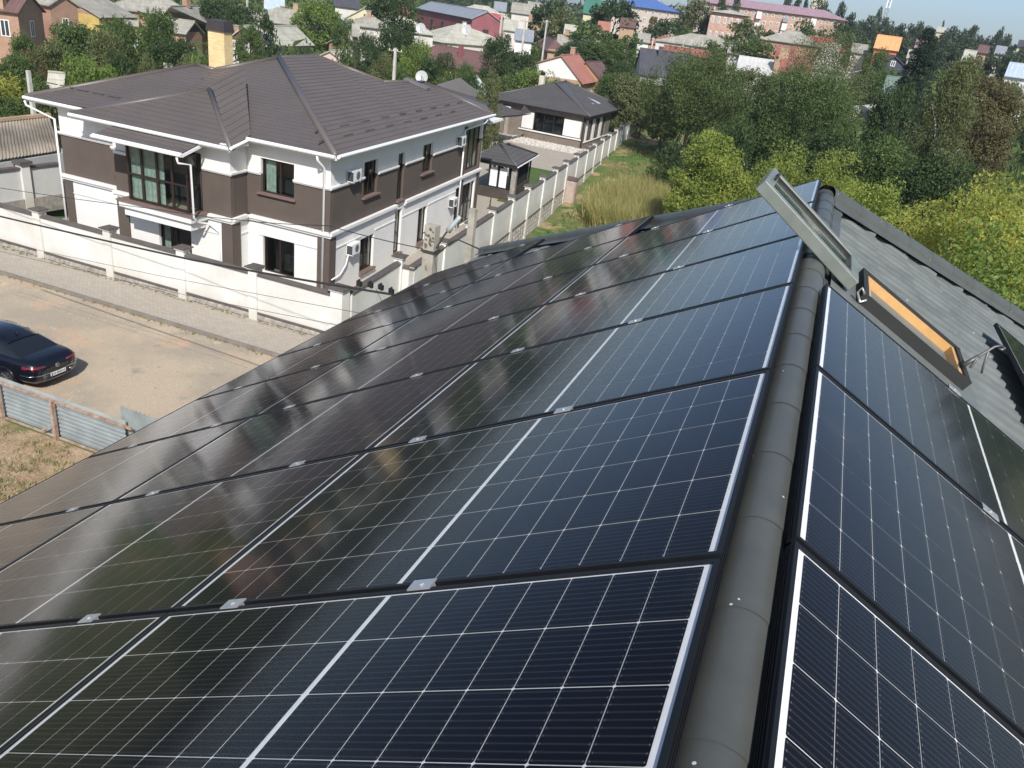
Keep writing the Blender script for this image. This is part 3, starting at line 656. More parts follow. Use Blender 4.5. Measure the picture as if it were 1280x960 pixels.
# eaves: soffit, fascia and half round gutters
def eave(f, s0, s1, o, z, w=.5):
    b = MB(); f.box(b, s0, s1, 0, o, z - .17, z - .12); b.build('soffit', WHITE, villa)
    b = MB(); f.box(b, s0, s1, o - .03, o, z - .12, z + .02); b.tube([f.p(s0, o + .07, z - .03), f.p(s1, o + .07, z - .03)], .075, 8); b.build('gutter', WHITE2, villa, smooth=False)
eave(FR_, .45, 4.65, .55, E0); eave(FM, -1.6, 6.5, .55, E0 - .27); eave(FL, -1.38, 1.95, .4, E0 - .12); eave(FS, -.55, 18.9, .53, E0)
b = MB(); b.hexa([(-21.9, 24.4), (-21.33, 24.4), (-21.4, 25.5), (-21.9, 25.5)], E0 - .30, E0 - .18); b.tube([(-21.3, 24.3, E0 - .28), (-21.4, 25.5, E0 - .08)], .07, 8); b.build('gutter', WHITE2, villa)
b = MB(); FS.box(b, 18.95, 21.6, -.3, .3, E0 - .55, E0 - .5); FS.box(b, 18.95, 21.6, -3.2, .35, E0 - .62, E0 - .56); b.build('porch_soffit', WHITE, villa)
def pipe(pts, r=.05): b = MB(); b.tube(pts, r, 8); return b.build('downpipe', WHITE2, villa, smooth=True)
pipe([FR_.p(3.85, .6, 6.25), FR_.p(3.87, .6, 6.1), FR_.p(3.87, .12, 5.75), FR_.p(3.87, .12, 0)])
pipe([FL.p(-1.35, .45, 6.1), FL.p(-1.35, .4, 5.9), FL.p(-.12, .12, 5.5), FL.p(-.12, .1, 0)])
pipe([(-22.95, 23.2, 5.6), (-22.9, 23.2, 5.4), (-22.75, 23.7, 5.3), (-22.75, 23.75, 3.2), (-22.8, 24.0, 2.95), (-22.9, 24.8, 2.7), (-22.35, 24.8, 2.45), (-22.35, 24.8, 0)], .045)
pipe([FS.p(17.6, .6, 6.2), FS.p(17.4, .5, 6.0), FS.p(15.2, .12, 5.75), FS.p(15.2, .12, 0)])
# snow guards
for row, zz in ((0, .12), (1, .2)):
    for k in range(9 if row else 8):
        t = (k + .5 + row * .5) / 9.5; p = CR + (ER - CR) * t; dn = Vector((-.97, -.08, .235 * .99)); q = p + dn * (1.1 + row * .75) + Vector((0, 0, .06))
        b = MB(); b.obox(q, SD * .42, (.03, 0, .0), (0, 0, .035)); b.build('snow_guard', TILEBR, villa)
for k in range(6):
    for x0, yy in ((-33 + k * .9, 26.6), (-28.5 + k * .95, 25.6)):
        if k > 4: continue
        q = Vector((x0, yy, zf(yy) + (.1 if yy == 25.6 else .07))); b = MB(); b.obox(q, (.35, 0, 0), (0, .03, 0), (0, 0, .022)); b.build('snow_guard', TILEBR, villa)
# roof vent hatch
q = Vector((-23.30, 43.20, 7.43)); b = MB(); b.obox(q + Vector((0, 0, .1)), (.75, .06, -.18), SD * .28, (.0, 0, .06)); b.build('roof_vent', mat('grey vent cover', (.16, .15, .15), .5), villa)
# chimney
cx, cy, cz = (-28.20, 31.66, 7.83); cy += .9
cx -= .35
b = MB(); b.box(cx - .48, cx + .48, cy - .3, cy + .3, cz - 1.5, cz + 1.72); ch = b.build('chimney', YBRICK, villa)
b = MB(); c2 = MB()
q0 = [(cx - .56, cy - .38), (cx + .56, cy - .38), (cx + .56, cy + .38), (cx - .56, cy + .38)]; q1 = [(cx - .48, cy - .3), (cx + .48, cy - .3), (cx + .48, cy + .3), (cx - .48, cy + .3)]
b.add([(x, y, cz + 1.724) for x, y in q0] + [(x, y, cz + 2.2) for x, y in q1], [(3, 2, 1, 0), (4, 5, 6, 7), (0, 1, 5, 4), (1, 2, 6, 5), (2, 3, 7, 6), (3, 0, 4, 7)]); b.build('chimney_hood', mat('dark sheet hood', (.05, .04, .038), .45), ch)
# air conditioners
def ac(s0, s1, z0, z1, nm='air_conditioner'):
    s1 -= .06; z1 -= .05
    b = MB(); FS.box(b, s0, s1, .05, .31, z0, z1); a = b.build(nm, WHITE2, villa, bevel=.01)
    b = MB(); c = FS.p((s0 + s1) / 2 + .08, .315, (z0 + z1) / 2); b.disc(c, SN, .17, .012, 16); b.build('fan_grille', mat('fan grille', (.14, .15, .15), .5), a)
    b = MB(); FS.box(b, s0 - .012, s0 - .001, .08, .33, z0 + .05, z1 - .05); b.build('louvre', mat('ac louvre', (.05, .055, .06), .5), a)
    b = MB(); FS.box(b, s0 + .1, s0 + .14, 0, .34, z0 - .05, z0 - .002); FS.box(b, s1 - .14, s1 - .1, 0, .34, z0 - .05, z0 - .002); b.build('bracket', SILVER, a)
ac(1.3, 2.15, 5.02, 5.55); ac(14.2, 15.0, 4.98, 5.58); ac(1.45, 2.3, 1.85, 2.38); ac(13.7, 14.5, 1.65, 2.2)
b = MB(); b.tube([FS.p(1.45, .15, 1.9), FS.p(1.3, .14, 1.5), FS.p(.8, .12, 1.15), FS.p(.1, .1, 1.1)], .03, 6); b.build('ac_hose', WHITE2, villa, smooth=True)

# ---------------------------------------------------------------- white perimeter wall
pw = thing('perimeter_wall', 'white plastered wall with brown copings and square piers round the villa plot', 'wall', (-20, 22.8, 0))
CAPM = mat('grey brown coping', (.115, .098, .088), .5, .25, 2)
WCR = mat('off white plaster', (.70, .69, .65), .92, .1, .55, .002, c2=(.57, .55, .50))
def splash(m):
    N = m.node_tree.nodes; L = m.node_tree.links; p = N['Principled BSDF']; g = N.new('ShaderNodeNewGeometry'); s = N.new('ShaderNodeSeparateXYZ'); L.new(g.outputs['Position'], s.inputs[0])
    old = p.inputs['Base Color'].links[0].from_socket
    k = ramp(N, L, mathn(N, L, 'ADD', s.outputs[2], mathn(N, L, 'MULTIPLY', noise(N, L, g.outputs['Position'], 2.2, 5), 1.1)), 1.35, .75)
    cx = N.new('ShaderNodeCombineXYZ'); L.new(mathn(N, L, 'ADD', s.outputs[0], s.outputs[1]), cx.inputs[0]); L.new(mathn(N, L, 'MULTIPLY', s.outputs[2], .15), cx.inputs[1])
    st = ramp(N, L, noise(N, L, cx.outputs[0], 2.6, 4), .55, .78)
    a = mixc(N, L, mathn(N, L, 'MULTIPLY', k, .45), old, (.42, .37, .29)); L.new(mixc(N, L, mathn(N, L, 'MULTIPLY', st, .30), a, (.48, .46, .42)), p.inputs['Base Color'])
splash(WCR)
def pier(x, y, zt, hw=.19, ang=0, zb=-.3):
    c, s = math.cos(ang), math.sin(ang)
    def q(h): return [(x + c * a - s * b_, y + s * a + c * b_) for a, b_ in ((-h, -h), (h, -h), (h, h), (-h, h))]
    b = MB(); b.hexa(q(hw), zb, zt); b.hexa(q(hw + .05), zt, zt + .07); p_ = b.build('pier', WCR, pw)
    b = MB(); t = q(hw + .10); b.add([(u, v, zt + .072) for u, v in t] + [(u, v, zt + .11) for u, v in t] + [(x, y, zt + .2)], [(3, 2, 1, 0), (0, 1, 5, 4), (1, 2, 6, 5), (2, 3, 7, 6), (3, 0, 4, 7), (4, 5, 8), (5, 6, 8), (6, 7, 8), (7, 4, 8)]); b.build('pier_cap', CAPM, p_)
def run(f, s0, s1, zt, zb, stone_z=None, nm='wall_panel', base_out=.09, fine=True):
    b = MB(); f.box(b, s0, s1, -.12, .10, zb, zt); b.build(nm, WCR, pw)
    b = MB(); f.box(b, s0, s1, -.17, .15, zt + .002, zt + .06)
    b.add([f.p(s0, -.17, zt + .06), f.p(s1, -.17, zt + .06), f.p(s1, .15, zt + .06), f.p(s0, .15, zt + .06), f.p(s0, -.01, zt + .15), f.p(s1, -.01, zt + .15)], [(3, 2, 5, 4), (1, 0, 4, 5), (0, 3, 4), (2, 1, 5)]); b.build('coping', CAPM, pw)
    if stone_z is not None:
        b = MB(); f.box(b, s0, s1, .10, .16, stone_z - .06, stone_z); b.build('base_trim', CAPM, pw)
STONEL = mat('pale rubble stone', (.40, .37, .32), .95, .5, 4, .01, c2=(.22, .20, .175))
def rubble(f, s0, s1, z0, z1, o=.10, seed=1, sz=.26):
    """uneven stone facing, each stone a faceted lump"""
    rnd = random.Random(seed); b = MB(); f.box(b, s0, s1, -.12, o - .02, z0, z1 - .065); z = z0; row = 0
    while z < z1 - .09:
        h = min(sz * rnd.uniform(.6, 1), z1 - .065 - z); s = s0 + rnd.uniform(-.1, 0)
        while s < s1 - .05:
            l = sz * rnd.uniform(.7, 1.7); e = min(s + l - .03, s1); a = max(s, s0); g_ = .018
            if e - a > .06:
                mz = (h) * .5; dp = rnd.uniform(.03, .06)
                q = [f.p(a, o - .02, z), f.p(e, o - .02, z), f.p(e, o - .02, z + h - g_), f.p(a, o - .02, z + h - g_)]
                k = .2 * min(h, e - a); q += [f.p(a + k * rnd.uniform(.5, 1.3), o + dp, z + k), f.p(e - k, o + dp, z + k * rnd.uniform(.5, 1.5)), f.p(e - k, o + dp * rnd.uniform(.7, 1), z + h - g_ - k), f.p(a + k, o + dp, z + h - g_ - k)]
                b.add(q, [(4, 5, 6, 7), (0, 1, 5, 4), (1, 2, 6, 5), (2, 3, 7, 6), (3, 0, 4, 7)])
            s += l
        z += h; row += 1
    o_ = b.build('stone_facing', STONEL, pw); o_['kind'] = 'stuff'
FW = Fr((-76.0, 22.78), (1, 0), (0, -1))
px_ = [-30.1 - 3.72 * k for k in range(9)][::-1] + [-26.25, -22.5, -19.05, -15.25]
for i, x in enumerate(px_): pier(x, 22.78, 2.15 if x != px_[-1] else 2.2, .19 if x != px_[-1] else .26)
for a, c in zip(px_[:-1], px_[1:]):
    run(FW, a + 76 + .19, c + 76 - (.19 if c < -16 else .26), 1.92, .34, .44)
rubble(FW, px_[0] + 76, px_[-1] + 76 - .2, -.1, .40, seed=2, sz=.22)
# side wall, stepping off along the vacant lot
SW = Fr((-15.12, 23.0), (-.1, .995), (.995, .1))
sp = [(0.0, 2.15)] + [(v, 2.15) for v in (5.0,)] 
posts_s = [5.0, 8.7, 12.65, 16.5, 20.4, 24.2, 28.1, 32.0, 35.6, 39.6, 43.7, 47.6, 51.6, 55.6, 59.6, 63.6, 67.6, 71.6, 75.6, 80.2]
run(SW, .3, 4.8, 1.92, -1.0, .1)
pier(*SW.p(5.0, 0)[:2], 2.15, .19, math.atan2(.995, -.1) - math.pi / 2, -1.3)
SW2 = Fr(SW.p(5.0, 0)[:2], (.995, .1), (.1, -.995)); run(SW2, .2, .75, 1.75, -1.0)
SW3 = Fr(SW.p(5.0, .62)[:2], (-.1, .995), (.995, .1))
for i, s in enumerate(posts_s[1:]):
    x, y, _ = SW3.p(s - 5.0, 0); g0 = gz(x, y) + (0.8 if y < 60 else .8 * (1 - sm((y - 60) / 30)) + .0)
    top = 2.1 if y < 80 else 2.1 + (y - 80) * .012
    pier(x, y, top, .19, math.atan2(.995, -.1) - math.pi / 2, -1.7)
    a = posts_s[i] - 5.0 + (.19 if i else -.1); run(SW3, a, s - 5.0 - .19, top - .24, -1.6, .05)
    rubble(SW3, a - (.19 if i else 0), s - 5.0, -1.6, .03, .09, seed=10 + i, sz=.34)
# ================================================================ generic houses
def house(label, r1, r2, hw, eh, wallm, roofm, roof='gable', hip=0, oh=.4, wins=(2, 1), chim=(), name='house', cat='house', group=None, gable=None, winm=None, hw2=None, th=.12, door=False, tall=0, curt=.0, winsz=(1.0, 1.2), rows=1, ridge_m=None, sill=.9, storey=2.9):
    """gabled or hipped house from its two ridge ends; eaves at height eh above ground"""
    r1, r2 = Vector(r1), Vector(r2); zr = (r1.z + r2.z) / 2; r1.z = r2.z = zr
    d = (r2 - r1); d.z = 0; Lr = d.length; d.normalize(); n = Vector((d.y, -d.x, 0)); c = (r1 + r2) / 2; g0 = gz(c.x, c.y)
    if n.dot(Vector((-c.x, -c.y, 0))) < 0: n = -n; d = -d; r1, r2 = r2, r1
    hw2 = hw2 or hw; ez = g0 + eh if eh > 0 else zr + eh; L = Lr / 2 + (hip if roof == 'hip' else 0); L0 = L + (oh if roof == 'hip' else 0)
    t = thing(name, label, cat, (c.x, c.y, g0), group)
    cc = Vector((c.x, c.y, 0))
    fr = {'front': Fr((cc - d * L + n * (hw - oh)).to_2d(), d.to_2d(), n.to_2d()), 'back': Fr((cc + d * L - n * (hw2 - oh)).to_2d(), (-d).to_2d(), (-n).to_2d())}
    P = lambda a, b_, z: cc + d * a + n * b_ + Vector((0, 0, z))
    W1, W2_ = hw - oh, -(hw2 - oh)
    Lw = L - (.25 if roof == 'gable' else 0)
    kz1 = (zr - ez) / hw; kz2 = (zr - ez) / hw2
    b = MB(); zb = g0 - 1.0; zt1 = ez + kz1 * oh - .03; zt2 = ez + kz2 * oh - .03
    pts = [P(-Lw, W2_, zb), P(Lw, W2_, zb), P(Lw, W1, zb), P(-Lw, W1, zb), P(-Lw, W2_, zt2), P(Lw, W2_, zt2), P(Lw, W1, zt1), P(-Lw, W1, zt1)]
    if roof == 'gable':
        pts += [P(-Lw, 0, zr - .05), P(Lw, 0, zr - .05)]
        b.add(pts[:8], [(0, 1, 5, 4), (2, 3, 7, 6), (1, 2, 6, 5), (3, 0, 4, 7)]); b.build('wall', wallm, t)
        b = MB(); b.add([pts[4], pts[7], pts[8]], [(0, 1, 2)]); b.build('gable', gable or wallm, t)
        b = MB(); b.add([pts[5], pts[6], pts[9]], [(0, 1, 2)]); b.build('gable', gable or wallm, t)
    else:
        b.add(pts[:8], [(0, 1, 5, 4), (2, 3, 7, 6), (1, 2, 6, 5), (3, 0, 4, 7)]); b.build('wall', wallm, t)
    la = Lr / 2
    roofs = []
    if roof == 'gable':
        for sgn, hwx, nm in ((1, hw, 0), (-1, hw2, 1)):
            b = MB(); b.slab([P(-la, sgn * hwx, ez), P(la, sgn * hwx, ez), P(la, 0, zr), P(-la, 0, zr)], th); roofs.append(b.build('roof', roofm, t))
    else:
        A, B = P(-la, 0, zr), P(la, 0, zr); e = [P(-L0, hw, ez), P(L0, hw, ez), P(L0, -hw2, ez), P(-L0, -hw2, ez)]
        for pl in ([e[0], e[1], B, A], [e[2], e[3], A, B], [e[1], e[2], B], [e[3], e[0], A]):
            b = MB(); b.slab(pl if (pl[1] - pl[0]).length > .1 else pl[1:], th); roofs.append(b.build('roof', roofm, t))
    b = MB(); b.tube([P(-la, 0, zr + .02), P(la, 0, zr + .02)], .10, 6); b.build('ridge_cap', ridge_m or roofm, t)
    for q in chim:
        a, s, h, m = q[:4]; wd = q[4] if len(q) > 4 else .3
        bz = zr - abs(s) * (kz1 if s > 0 else kz2); p = P(a * la, s, 0)
        b = MB(); b.obox((p.x, p.y, bz + h / 2 - .4), d * wd, n * wd, (0, 0, h / 2 + .4)); k = b.build('chimney', m, roofs[0] if s >= 0 else roofs[1])
        b = MB(); b.obox((p.x, p.y, bz + h + .045), d * (wd + .07), n * (wd + .07), (0, 0, .04)); b.build('chimney_cap', CONC, roofs[0] if s >= 0 else roofs[1])
    wm = winm or WHITE2
    def farwin(f, s, z, w_, h):
        b = MB(); f.box(b, s - w_ / 2, s + w_ / 2, .0, .05, z, z + .08); f.box(b, s - w_ / 2, s + w_ / 2, .0, .05, z + h - .08, z + h)
        f.box(b, s - w_ / 2, s - w_ / 2 + .09, 0, .05, z + .08, z + h - .08); f.box(b, s + w_ / 2 - .09, s + w_ / 2, 0, .05, z + .08, z + h - .08); f.box(b, s - .04, s + .04, 0, .048, z + .08, z + h - .08)
        k = b.build('window', wm, t); b = MB(); f.box(b, s - w_ / 2 + .05, s + w_ / 2 - .05, .004, .025, z + .05, z + h - .05); b.build('pane', PANE, k)
    f = fr['front']
    for rw in range(rows):
        for i in range(wins[0]): farwin(f, (L - Lw) + 2 * Lw * (i + .5) / wins[0], g0 + sill + rw * storey, *winsz)
    # gable ends: the end that faces the camera
    for sg in (-1, 1):
        en = d * sg; ec = cc + d * sg * Lw
        if en.dot(Vector((-ec.x, -ec.y, 0))) > 0 and wins[1]:
            o = ec + (Vector((0, 0, 0)) + n * (W1 if sg > 0 else W2_)); dd = -n if sg > 0 else n
            f2 = Fr(o.to_2d(), dd.to_2d(), en.to_2d()); wid = W1 - W2_
            for rw in range(rows):
                for i in range(wins[1]): farwin(f2, wid * (i + .5) / wins[1], g0 + sill + rw * storey, *winsz)
            if roof == 'gable' and zr - ez > 1.6 and gable: farwin(f2, wid * .5, ez + .35, .7, .8)
            if door: b = MB(); f2.box(b, wid * .2 - .45, wid * .2 + .45, .002, .05, g0, g0 + 2.0); b.build('door', WOOD, t)
    return t
def polyhouse(label, zr, ze, pts, wallm, roofm, gablem=None, wins=3):
    """hipped house from ridge ends A, B and eave corners front left, front right, back right"""
    A, B, E1, E2_, E3_ = [Vector(p) for p in pts]; E4 = E1 + (E3_ - E2_); c = (E1 + E2_ + E3_ + E4) / 4; g0 = gz(c.x, c.y)
    t = thing('house', label, 'house', (c.x, c.y, g0))
    for pl in ([E1, E2_, B, A], [E2_, E3_, B], [E3_, E4, A, B], [E4, E1, A]): b = MB(); b.slab(pl, .12); rf = b.build('roof', roofm, t)
    q = [(c.lerp(p, .94)).to_2d()[:] for p in (E1, E2_, E3_, E4)]; b = MB(); b.hexa(q, g0 - 1, ze - .1); b.build('wall', wallm, t)
    b = MB(); b.tube([A, B], .12, 6); b.tube([B, E2_], .1, 6); b.build('ridge_cap', roofm, t)
    f = Fr(q[0], Vector(q[1]) - Vector(q[0]), Vector((Vector(q[1]) - Vector(q[0])).yx) * Vector((1, -1))); ln = (Vector(q[1]) - Vector(q[0])).length
    for i in range(wins):
        s = ln * (i + .5) / wins; b = MB(); f.box(b, s - .5, s + .5, 0, .05, ze - 2.1, ze - .8); k = b.build('window', WHITE2, t); b = MB(); f.box(b, s - .4, s + .4, .051, .06, ze - 2.0, ze - .9); b.build('pane', PANE, k)
    b = MB(); b.obox(A.lerp(B, .4) + Vector((0, 0, .4)), (.35, 0, 0), (0, .35, 0), (0, 0, .6)); b.build('chimney', RBRICK, rf)
    return t
PANE = mat('dark far pane', (.06, .075, .085), .12, .4, 1)
ASB = mat_roof('grey slate sheet roof', (.34, .325, .275), 'slate', .9, .35, .15, 1.1)
ASB2 = mat_roof('pale slate sheet roof', (.44, .43, .36), 'slate', .9, .3, .15, 1.1)
REDR = mat_roof('faded red metal roof', (.30, .11, .09), 'seam', .6, .3, .5, 1.2)
PINKR = mat_roof('bright red metal roof', (.50, .10, .11), 'tile', .5, .15, .2, .35)
MAROON = mat_roof('brown tile far roof', (.16, .09, .08), 'tile', .55, .2, .2, .35)
GREYMET = mat_roof('grey metal roof', (.26, .28, .31), 'seam', .45, .12, .6, 1.0)
DKGREY = mat_roof('dark grey metal roof', (.075, .075, .085), 'tile', .5, .15, .2, .35)
BLUEMET = mat_roof('pale blue metal roof', (.42, .50, .56), 'seam', .5, .12, .6, 1.0)
SALMON = mat_roof('salmon tile roof', (.40, .17, .12), 'tile', .55, .12, .22, .38)
ORANGE = mat_roof('orange metal roof', (.70, .34, .15), 'seam', .5, .1, .6, 1.0)
PURPLE = mat_roof('pinkish purple roof', (.33, .22, .25), 'seam', .6, .15, .6, 1.0)
BLUER = mat_roof('blue roof', (.08, .15, .38), 'seam', .5, .1, .6, 1.0)
GREENR = mat_roof('dark green roof', (.05, .16, .12), 'seam', .5, .1, .6, 1.0)
CREAM = mat('cream wall', (.62, .57, .38), .9, .12, .6); PALE = mat('pale plaster wall', (.62, .59, .54), .9, .15, .6); YEL = mat('yellow painted boards', (.58, .43, .14), .85, .25, 1.2)
MARW = mat('maroon cladding', (.26, .09, .10), .7, .2, .8); PINKW = mat('pale pink wall', (.62, .48, .44), .9, .1, .6); ORW = mat('orange wall', (.62, .19, .09), .8, .1, .6)
BEIGE = mat('beige panel wall', (.54, .45, .39), .9, .12, .4); WOODD = mat('dark gable boards', (.075, .06, .05), .9, .4, 1.5)

# ================================================================ second house on the plot
E2 = [Vector((-34.66, 79.82, 3.30)), Vector((-22.49, 78.90, 3.30)), Vector((-22.44, 92.90, 3.30))]
ez2 = 3.3
for v in E2: v.z = ez2
u_ = (E2[0] - E2[1]).normalized(); v_ = (E2[2] - E2[1]).normalized()
h2 = thing('bungalow', 'single storey bungalow with a dark grey hip roof and roof windows behind the villa', 'house', tuple(E2[1] + u_ * 6 + v_ * 5)[:2] + (0,))
E3 = E2[0] + (E2[2] - E2[1]) * 1.15; apx = (E2[1] + (u_ + v_) * 5.2); apx.z = ez2 + 2.0
ap2 = apx + u_ * 1.0
apx = Vector((-28.97, 89.93, 5.30)); ap2 = Vector((-28.83, 85.59, 5.30))
h2roofs = [tilesurf('roof', [E2[0], E2[1], ap2], h2, TILEDK, cw=2), tilesurf('roof', [E2[1], E2[2], apx, ap2], h2, TILEDK, cw=2) if False else tilesurf('roof', [E2[1], E2[2], apx], h2, TILEDK, cw=2)]
b = MB(); b.add([tuple(E2[1]), tuple(apx), tuple(ap2)], [(0, 1, 2)]); b.add([tuple(E2[2]), tuple(E3), tuple(apx)], [(0, 1, 2)]); b.add([tuple(E3), tuple(E2[0]), tuple(ap2), tuple(apx)], [(0, 1, 2, 3)]); b.build('roof', TILEDK, h2)
ridge(h2, [E2[1], ap2], .09, TILEDK); ridge(h2, [E2[0], ap2, apx, E2[2]], .09, TILEDK)
b = MB(); dn = Vector((0, 0, -.16)); q = [E2[0], E2[1], E2[2], E3]; b.add([tuple(p + Vector((0, 0, -.02))) for p in q] + [tuple(p + dn) for p in q], [(0, 1, 5, 4), (1, 2, 6, 5), (2, 3, 7, 6), (3, 0, 4, 7), (4, 5, 6, 7)]); b.build('fascia', mat('black fascia', (.022, .02, .02), .5), h2)
C0 = E2[1] + u_ * .55 + v_ * .55
F2 = Fr(((C0 + u_ * 10.6).x, (C0 + u_ * 10.6).y), (-u_).to_2d(), (-v_).to_2d()); F2S = Fr((C0.x, C0.y), v_.to_2d(), (-u_).to_2d())
w2 = 10.6
for f, ln, ops, pan in ((F2, w2, [(4.9, 8.3, .9, 2.75)], ((3.6, 4.9, 1.0, 2.6), (8.3, 10.2, 1.0, 2.6))), (F2S, 9.5, [(1.0, 2.6, .7, 2.7), (3.6, 5.2, .7, 2.7), (6.2, 7.6, .7, 2.7)], ((.3, .9, .7, 2.75), (2.7, 3.5, .7, 2.75), (5.3, 6.1, .7, 2.75)))):
    b = MB(); wallgrid(f, 0, ln, -.3, 3.12, ops, b); b.build('wall', GBRICK, h2)
    for a in ops: window(h2, f, a[0] + .003, a[1] - .003, a[2] + .003, a[3] - .003, .1, (.33, .66) if a[1] - a[0] > 2 else (.5,), (), fm=BLACK)
    for a in pan: b = MB(); f.box(b, a[0], a[1], .002, .06, a[2], a[3]); b.build('white_panel', WHITE, h2)
b = MB(); F2.box(b, 3.3, 10.4, .003, .12, .78, .9); F2S.box(b, .1, 9.4, .003, .1, .6, .69); b.build('white_sill_band', WHITE, h2)
b = MB(); b.tube([F2.p(10.45, .15, 3.1), F2.p(10.45, .1, 2.9), F2.p(10.45, .1, .0)], .05, 6); b.build('downpipe', BLACK, h2)
for px, nm in (((-26.72, 82.46, 3.82), 0), ((-24.94, 85.81, 3.95), 1), ((-24.83, 87.59, 3.96), 1)):
    q = Vector(px) + Vector((0, 0, .06)); a, c = (u_ * .35, v_ * .5) if nm == 0 else (v_ * .28, u_ * .75)
    a = Vector(a); c = Vector(c); a.z = 0; c.z = .16 if nm == 0 else .2
    b = MB(); b.obox(q, a, c, (0, 0, .04)); b.build('roof_window', mat('pale roof light', (.55, .60, .62), .15), h2roofs[0] if nm == 0 else h2roofs[1])
q = Vector((-31.60, 89.21, 4.60)); b = MB(); b.box(q.x - .28, q.x + .28, q.y - .28, q.y + .28, 3.6, 5.6); k = b.build('chimney', mat('cream render', (.62, .58, .47)), h2); b = MB(); b.tube([(q.x, q.y, 5.6), (q.x, q.y, 5.85)], .22, 8, .3); b.tube([(q.x, q.y, 5.85), (q.x, q.y, 6.05)], .3, 8, .05); b.build('cowl', BLACK, k)
# porch in front of it
P0 = Vector((-28.27, 77.60, 2.85)); P1 = Vector((-28.30, 74.13, 2.85)); P2 = Vector((-29.39, 68.48, 2.85)); P3 = Vector((-30.35, 64.40, 2.85))
pr = thing('porch', 'covered porch with stone columns and dark tile roof between the villa and the bungalow', 'porch', (P1.x, P1.y, 0))
zc = 2.85
A = Vector((-28.43, 75.70, 3.70)); B = Vector((-33.86, 76.24, 3.90))
for v in (P0, P1, P2, P3): v.z = zc
tilesurf('roof', [P2, P1, A, B], pr, TILEDK, cw=2); tilesurf('roof', [P1, P0, A], pr, TILEDK, cw=2); tilesurf('roof', [P3, P2, B], pr, TILEDK, cw=2)
for qx in ((619, 217 - 20), (607, 170), (632, 190), (655, 185)):
    pass
for pxx in ((-32.06, 74.17, 0.03), (-30.83, 73.94, 0.03), (-31.71, 80.10, 0.03), (-29.65, 80.32, 0.03)):
    x, y = pxx[:2]; b = MB(); b.box(x - .2, x + .2, y - .2, y + .2, -.1, 2.55); k = b.build('column', mat('stone column', (.36, .31, .26), .9, .3, 4), pr); b = MB(); b.box(x - .3, x + .3, y - .3, y + .3, 2.553, 2.8); b.build('capital', WHITE, k)
b = MB(); b.hexa([P2.to_2d()[:], P1.to_2d()[:], P0.to_2d()[:], (A.x, A.y), (B.x, B.y)], 2.72, 2.8); b.build('porch_ceiling', WOODD, pr)
# lean-to of pale translucent sheet behind
Q = [Vector((-35.46, 75.59, 5.20)), Vector((-36.05, 81.00, 5.20)), Vector((-30.44, 72.13, 4.60)), Vector((-30.26, 68.92, 4.60))]
lt = thing('pale_lean_to', 'pale blue white sheet roof of a lean-to behind the villa', 'lean-to roof', (Q[2].x, Q[2].y, 0))
b = MB(); b.slab(Q, .06); b.build('roof', mat_roof('pale blue sheet', (.62, .70, .72), 'seam', .5, .08, .5, 1), lt)
b = MB()
for v in Q: b.box(v.x - .06, v.x + .06, v.y - .06, v.y + .06, 0, v.z - .08)
b.build('post', WHITE2, lt)
# brown roof wing of the villa behind its main roof
Q = [Vector((-31.42, 62.17, 5.60)), Vector((-30.12, 63.98, 6.30)), Vector((-27.60, 65.63, 4.60)), Vector((-26.37, 60.13, 4.60))]
b = MB(); b.add([tuple(v) for v in Q], [(0, 1, 2, 3)]); b.add([tuple(v) for v in Q] + [(v.x, v.y, 3.0) for v in Q], [(0, 1, 5, 4), (1, 2, 6, 5), (2, 3, 7, 6), (3, 0, 4, 7)]); b.build('rear_wing_roof', TILEDK, villa)

# gazebo
z_e = 2.55
g1 = [Vector((-22.55, 50.51, 2.55)), Vector((-19.17, 50.61, 2.55)), Vector((-19.89, 56.72, 2.55))]
for v in g1: v.z = z_e
g4 = g1[0] + g1[2] - g1[1]
gzb = thing('gazebo', 'small garden pavilion with dark hip roof and white blinds in front of the bungalow', 'gazebo', tuple(((g1[0] + g1[2]) / 2).to_2d()) + (0,))
ga, gb = Vector((-21.37, 52.47, 3.45)), Vector((-20.96, 53.45, 3.45))
tilesurf('roof', [g1[0], g1[1], ga], gzb, TILEDK, cw=3); tilesurf('roof', [g1[1], g1[2], gb, ga], gzb, TILEDK, cw=3)
b = MB(); b.add([tuple(g1[2]), tuple(g4), tuple(gb)], [(0, 1, 2)]); b.add([tuple(g4), tuple(g1[0]), tuple(ga), tuple(gb)], [(0, 1, 2, 3)]); b.build('roof', TILEDK, gzb)
ridge(gzb, [g1[1], ga, gb, g1[2]], .07, TILEDK); ridge(gzb, [g1[0], ga], .07, TILEDK)
b = MB(); q = [g1[0], g1[1], g1[2], g4]; b.add([tuple(p + Vector((0, 0, -.02))) for p in q] + [tuple(p + Vector((0, 0, -.2))) for p in q], [(0, 1, 5, 4), (1, 2, 6, 5), (2, 3, 7, 6), (3, 0, 4, 7), (4, 5, 6, 7)]); b.build('fascia', mat('black fascia', (.022, .02, .02)), gzb)
b = MB(); b.tube([g1[1] + Vector((.1, 0, -.06)), g1[2] + Vector((.1, 0, -.06))], .05, 6); b.build('gutter', WHITE2, gzb)
gd = (g1[1] - g1[0]).normalized(); ge = (g1[2] - g1[1]).normalized()
FG = Fr((g1[0] + gd * .3 + ge * .35).to_2d(), gd.to_2d(), (-ge).to_2d()); wl = (g1[1] - g1[0]).length - .65; FGS = Fr((g1[1] - gd * .3 + ge * .35).to_2d(), ge.to_2d(), gd.to_2d()); wl2 = (g1[2] - g1[1]).length - .7
b = MB(); FG.box(b, 0, wl, -.12, 0, -.1, .75); FGS.box(b, 0, wl2, -.12, 0, -.1, .75); b.build('low_wall', WOODD, gzb)
b = MB()
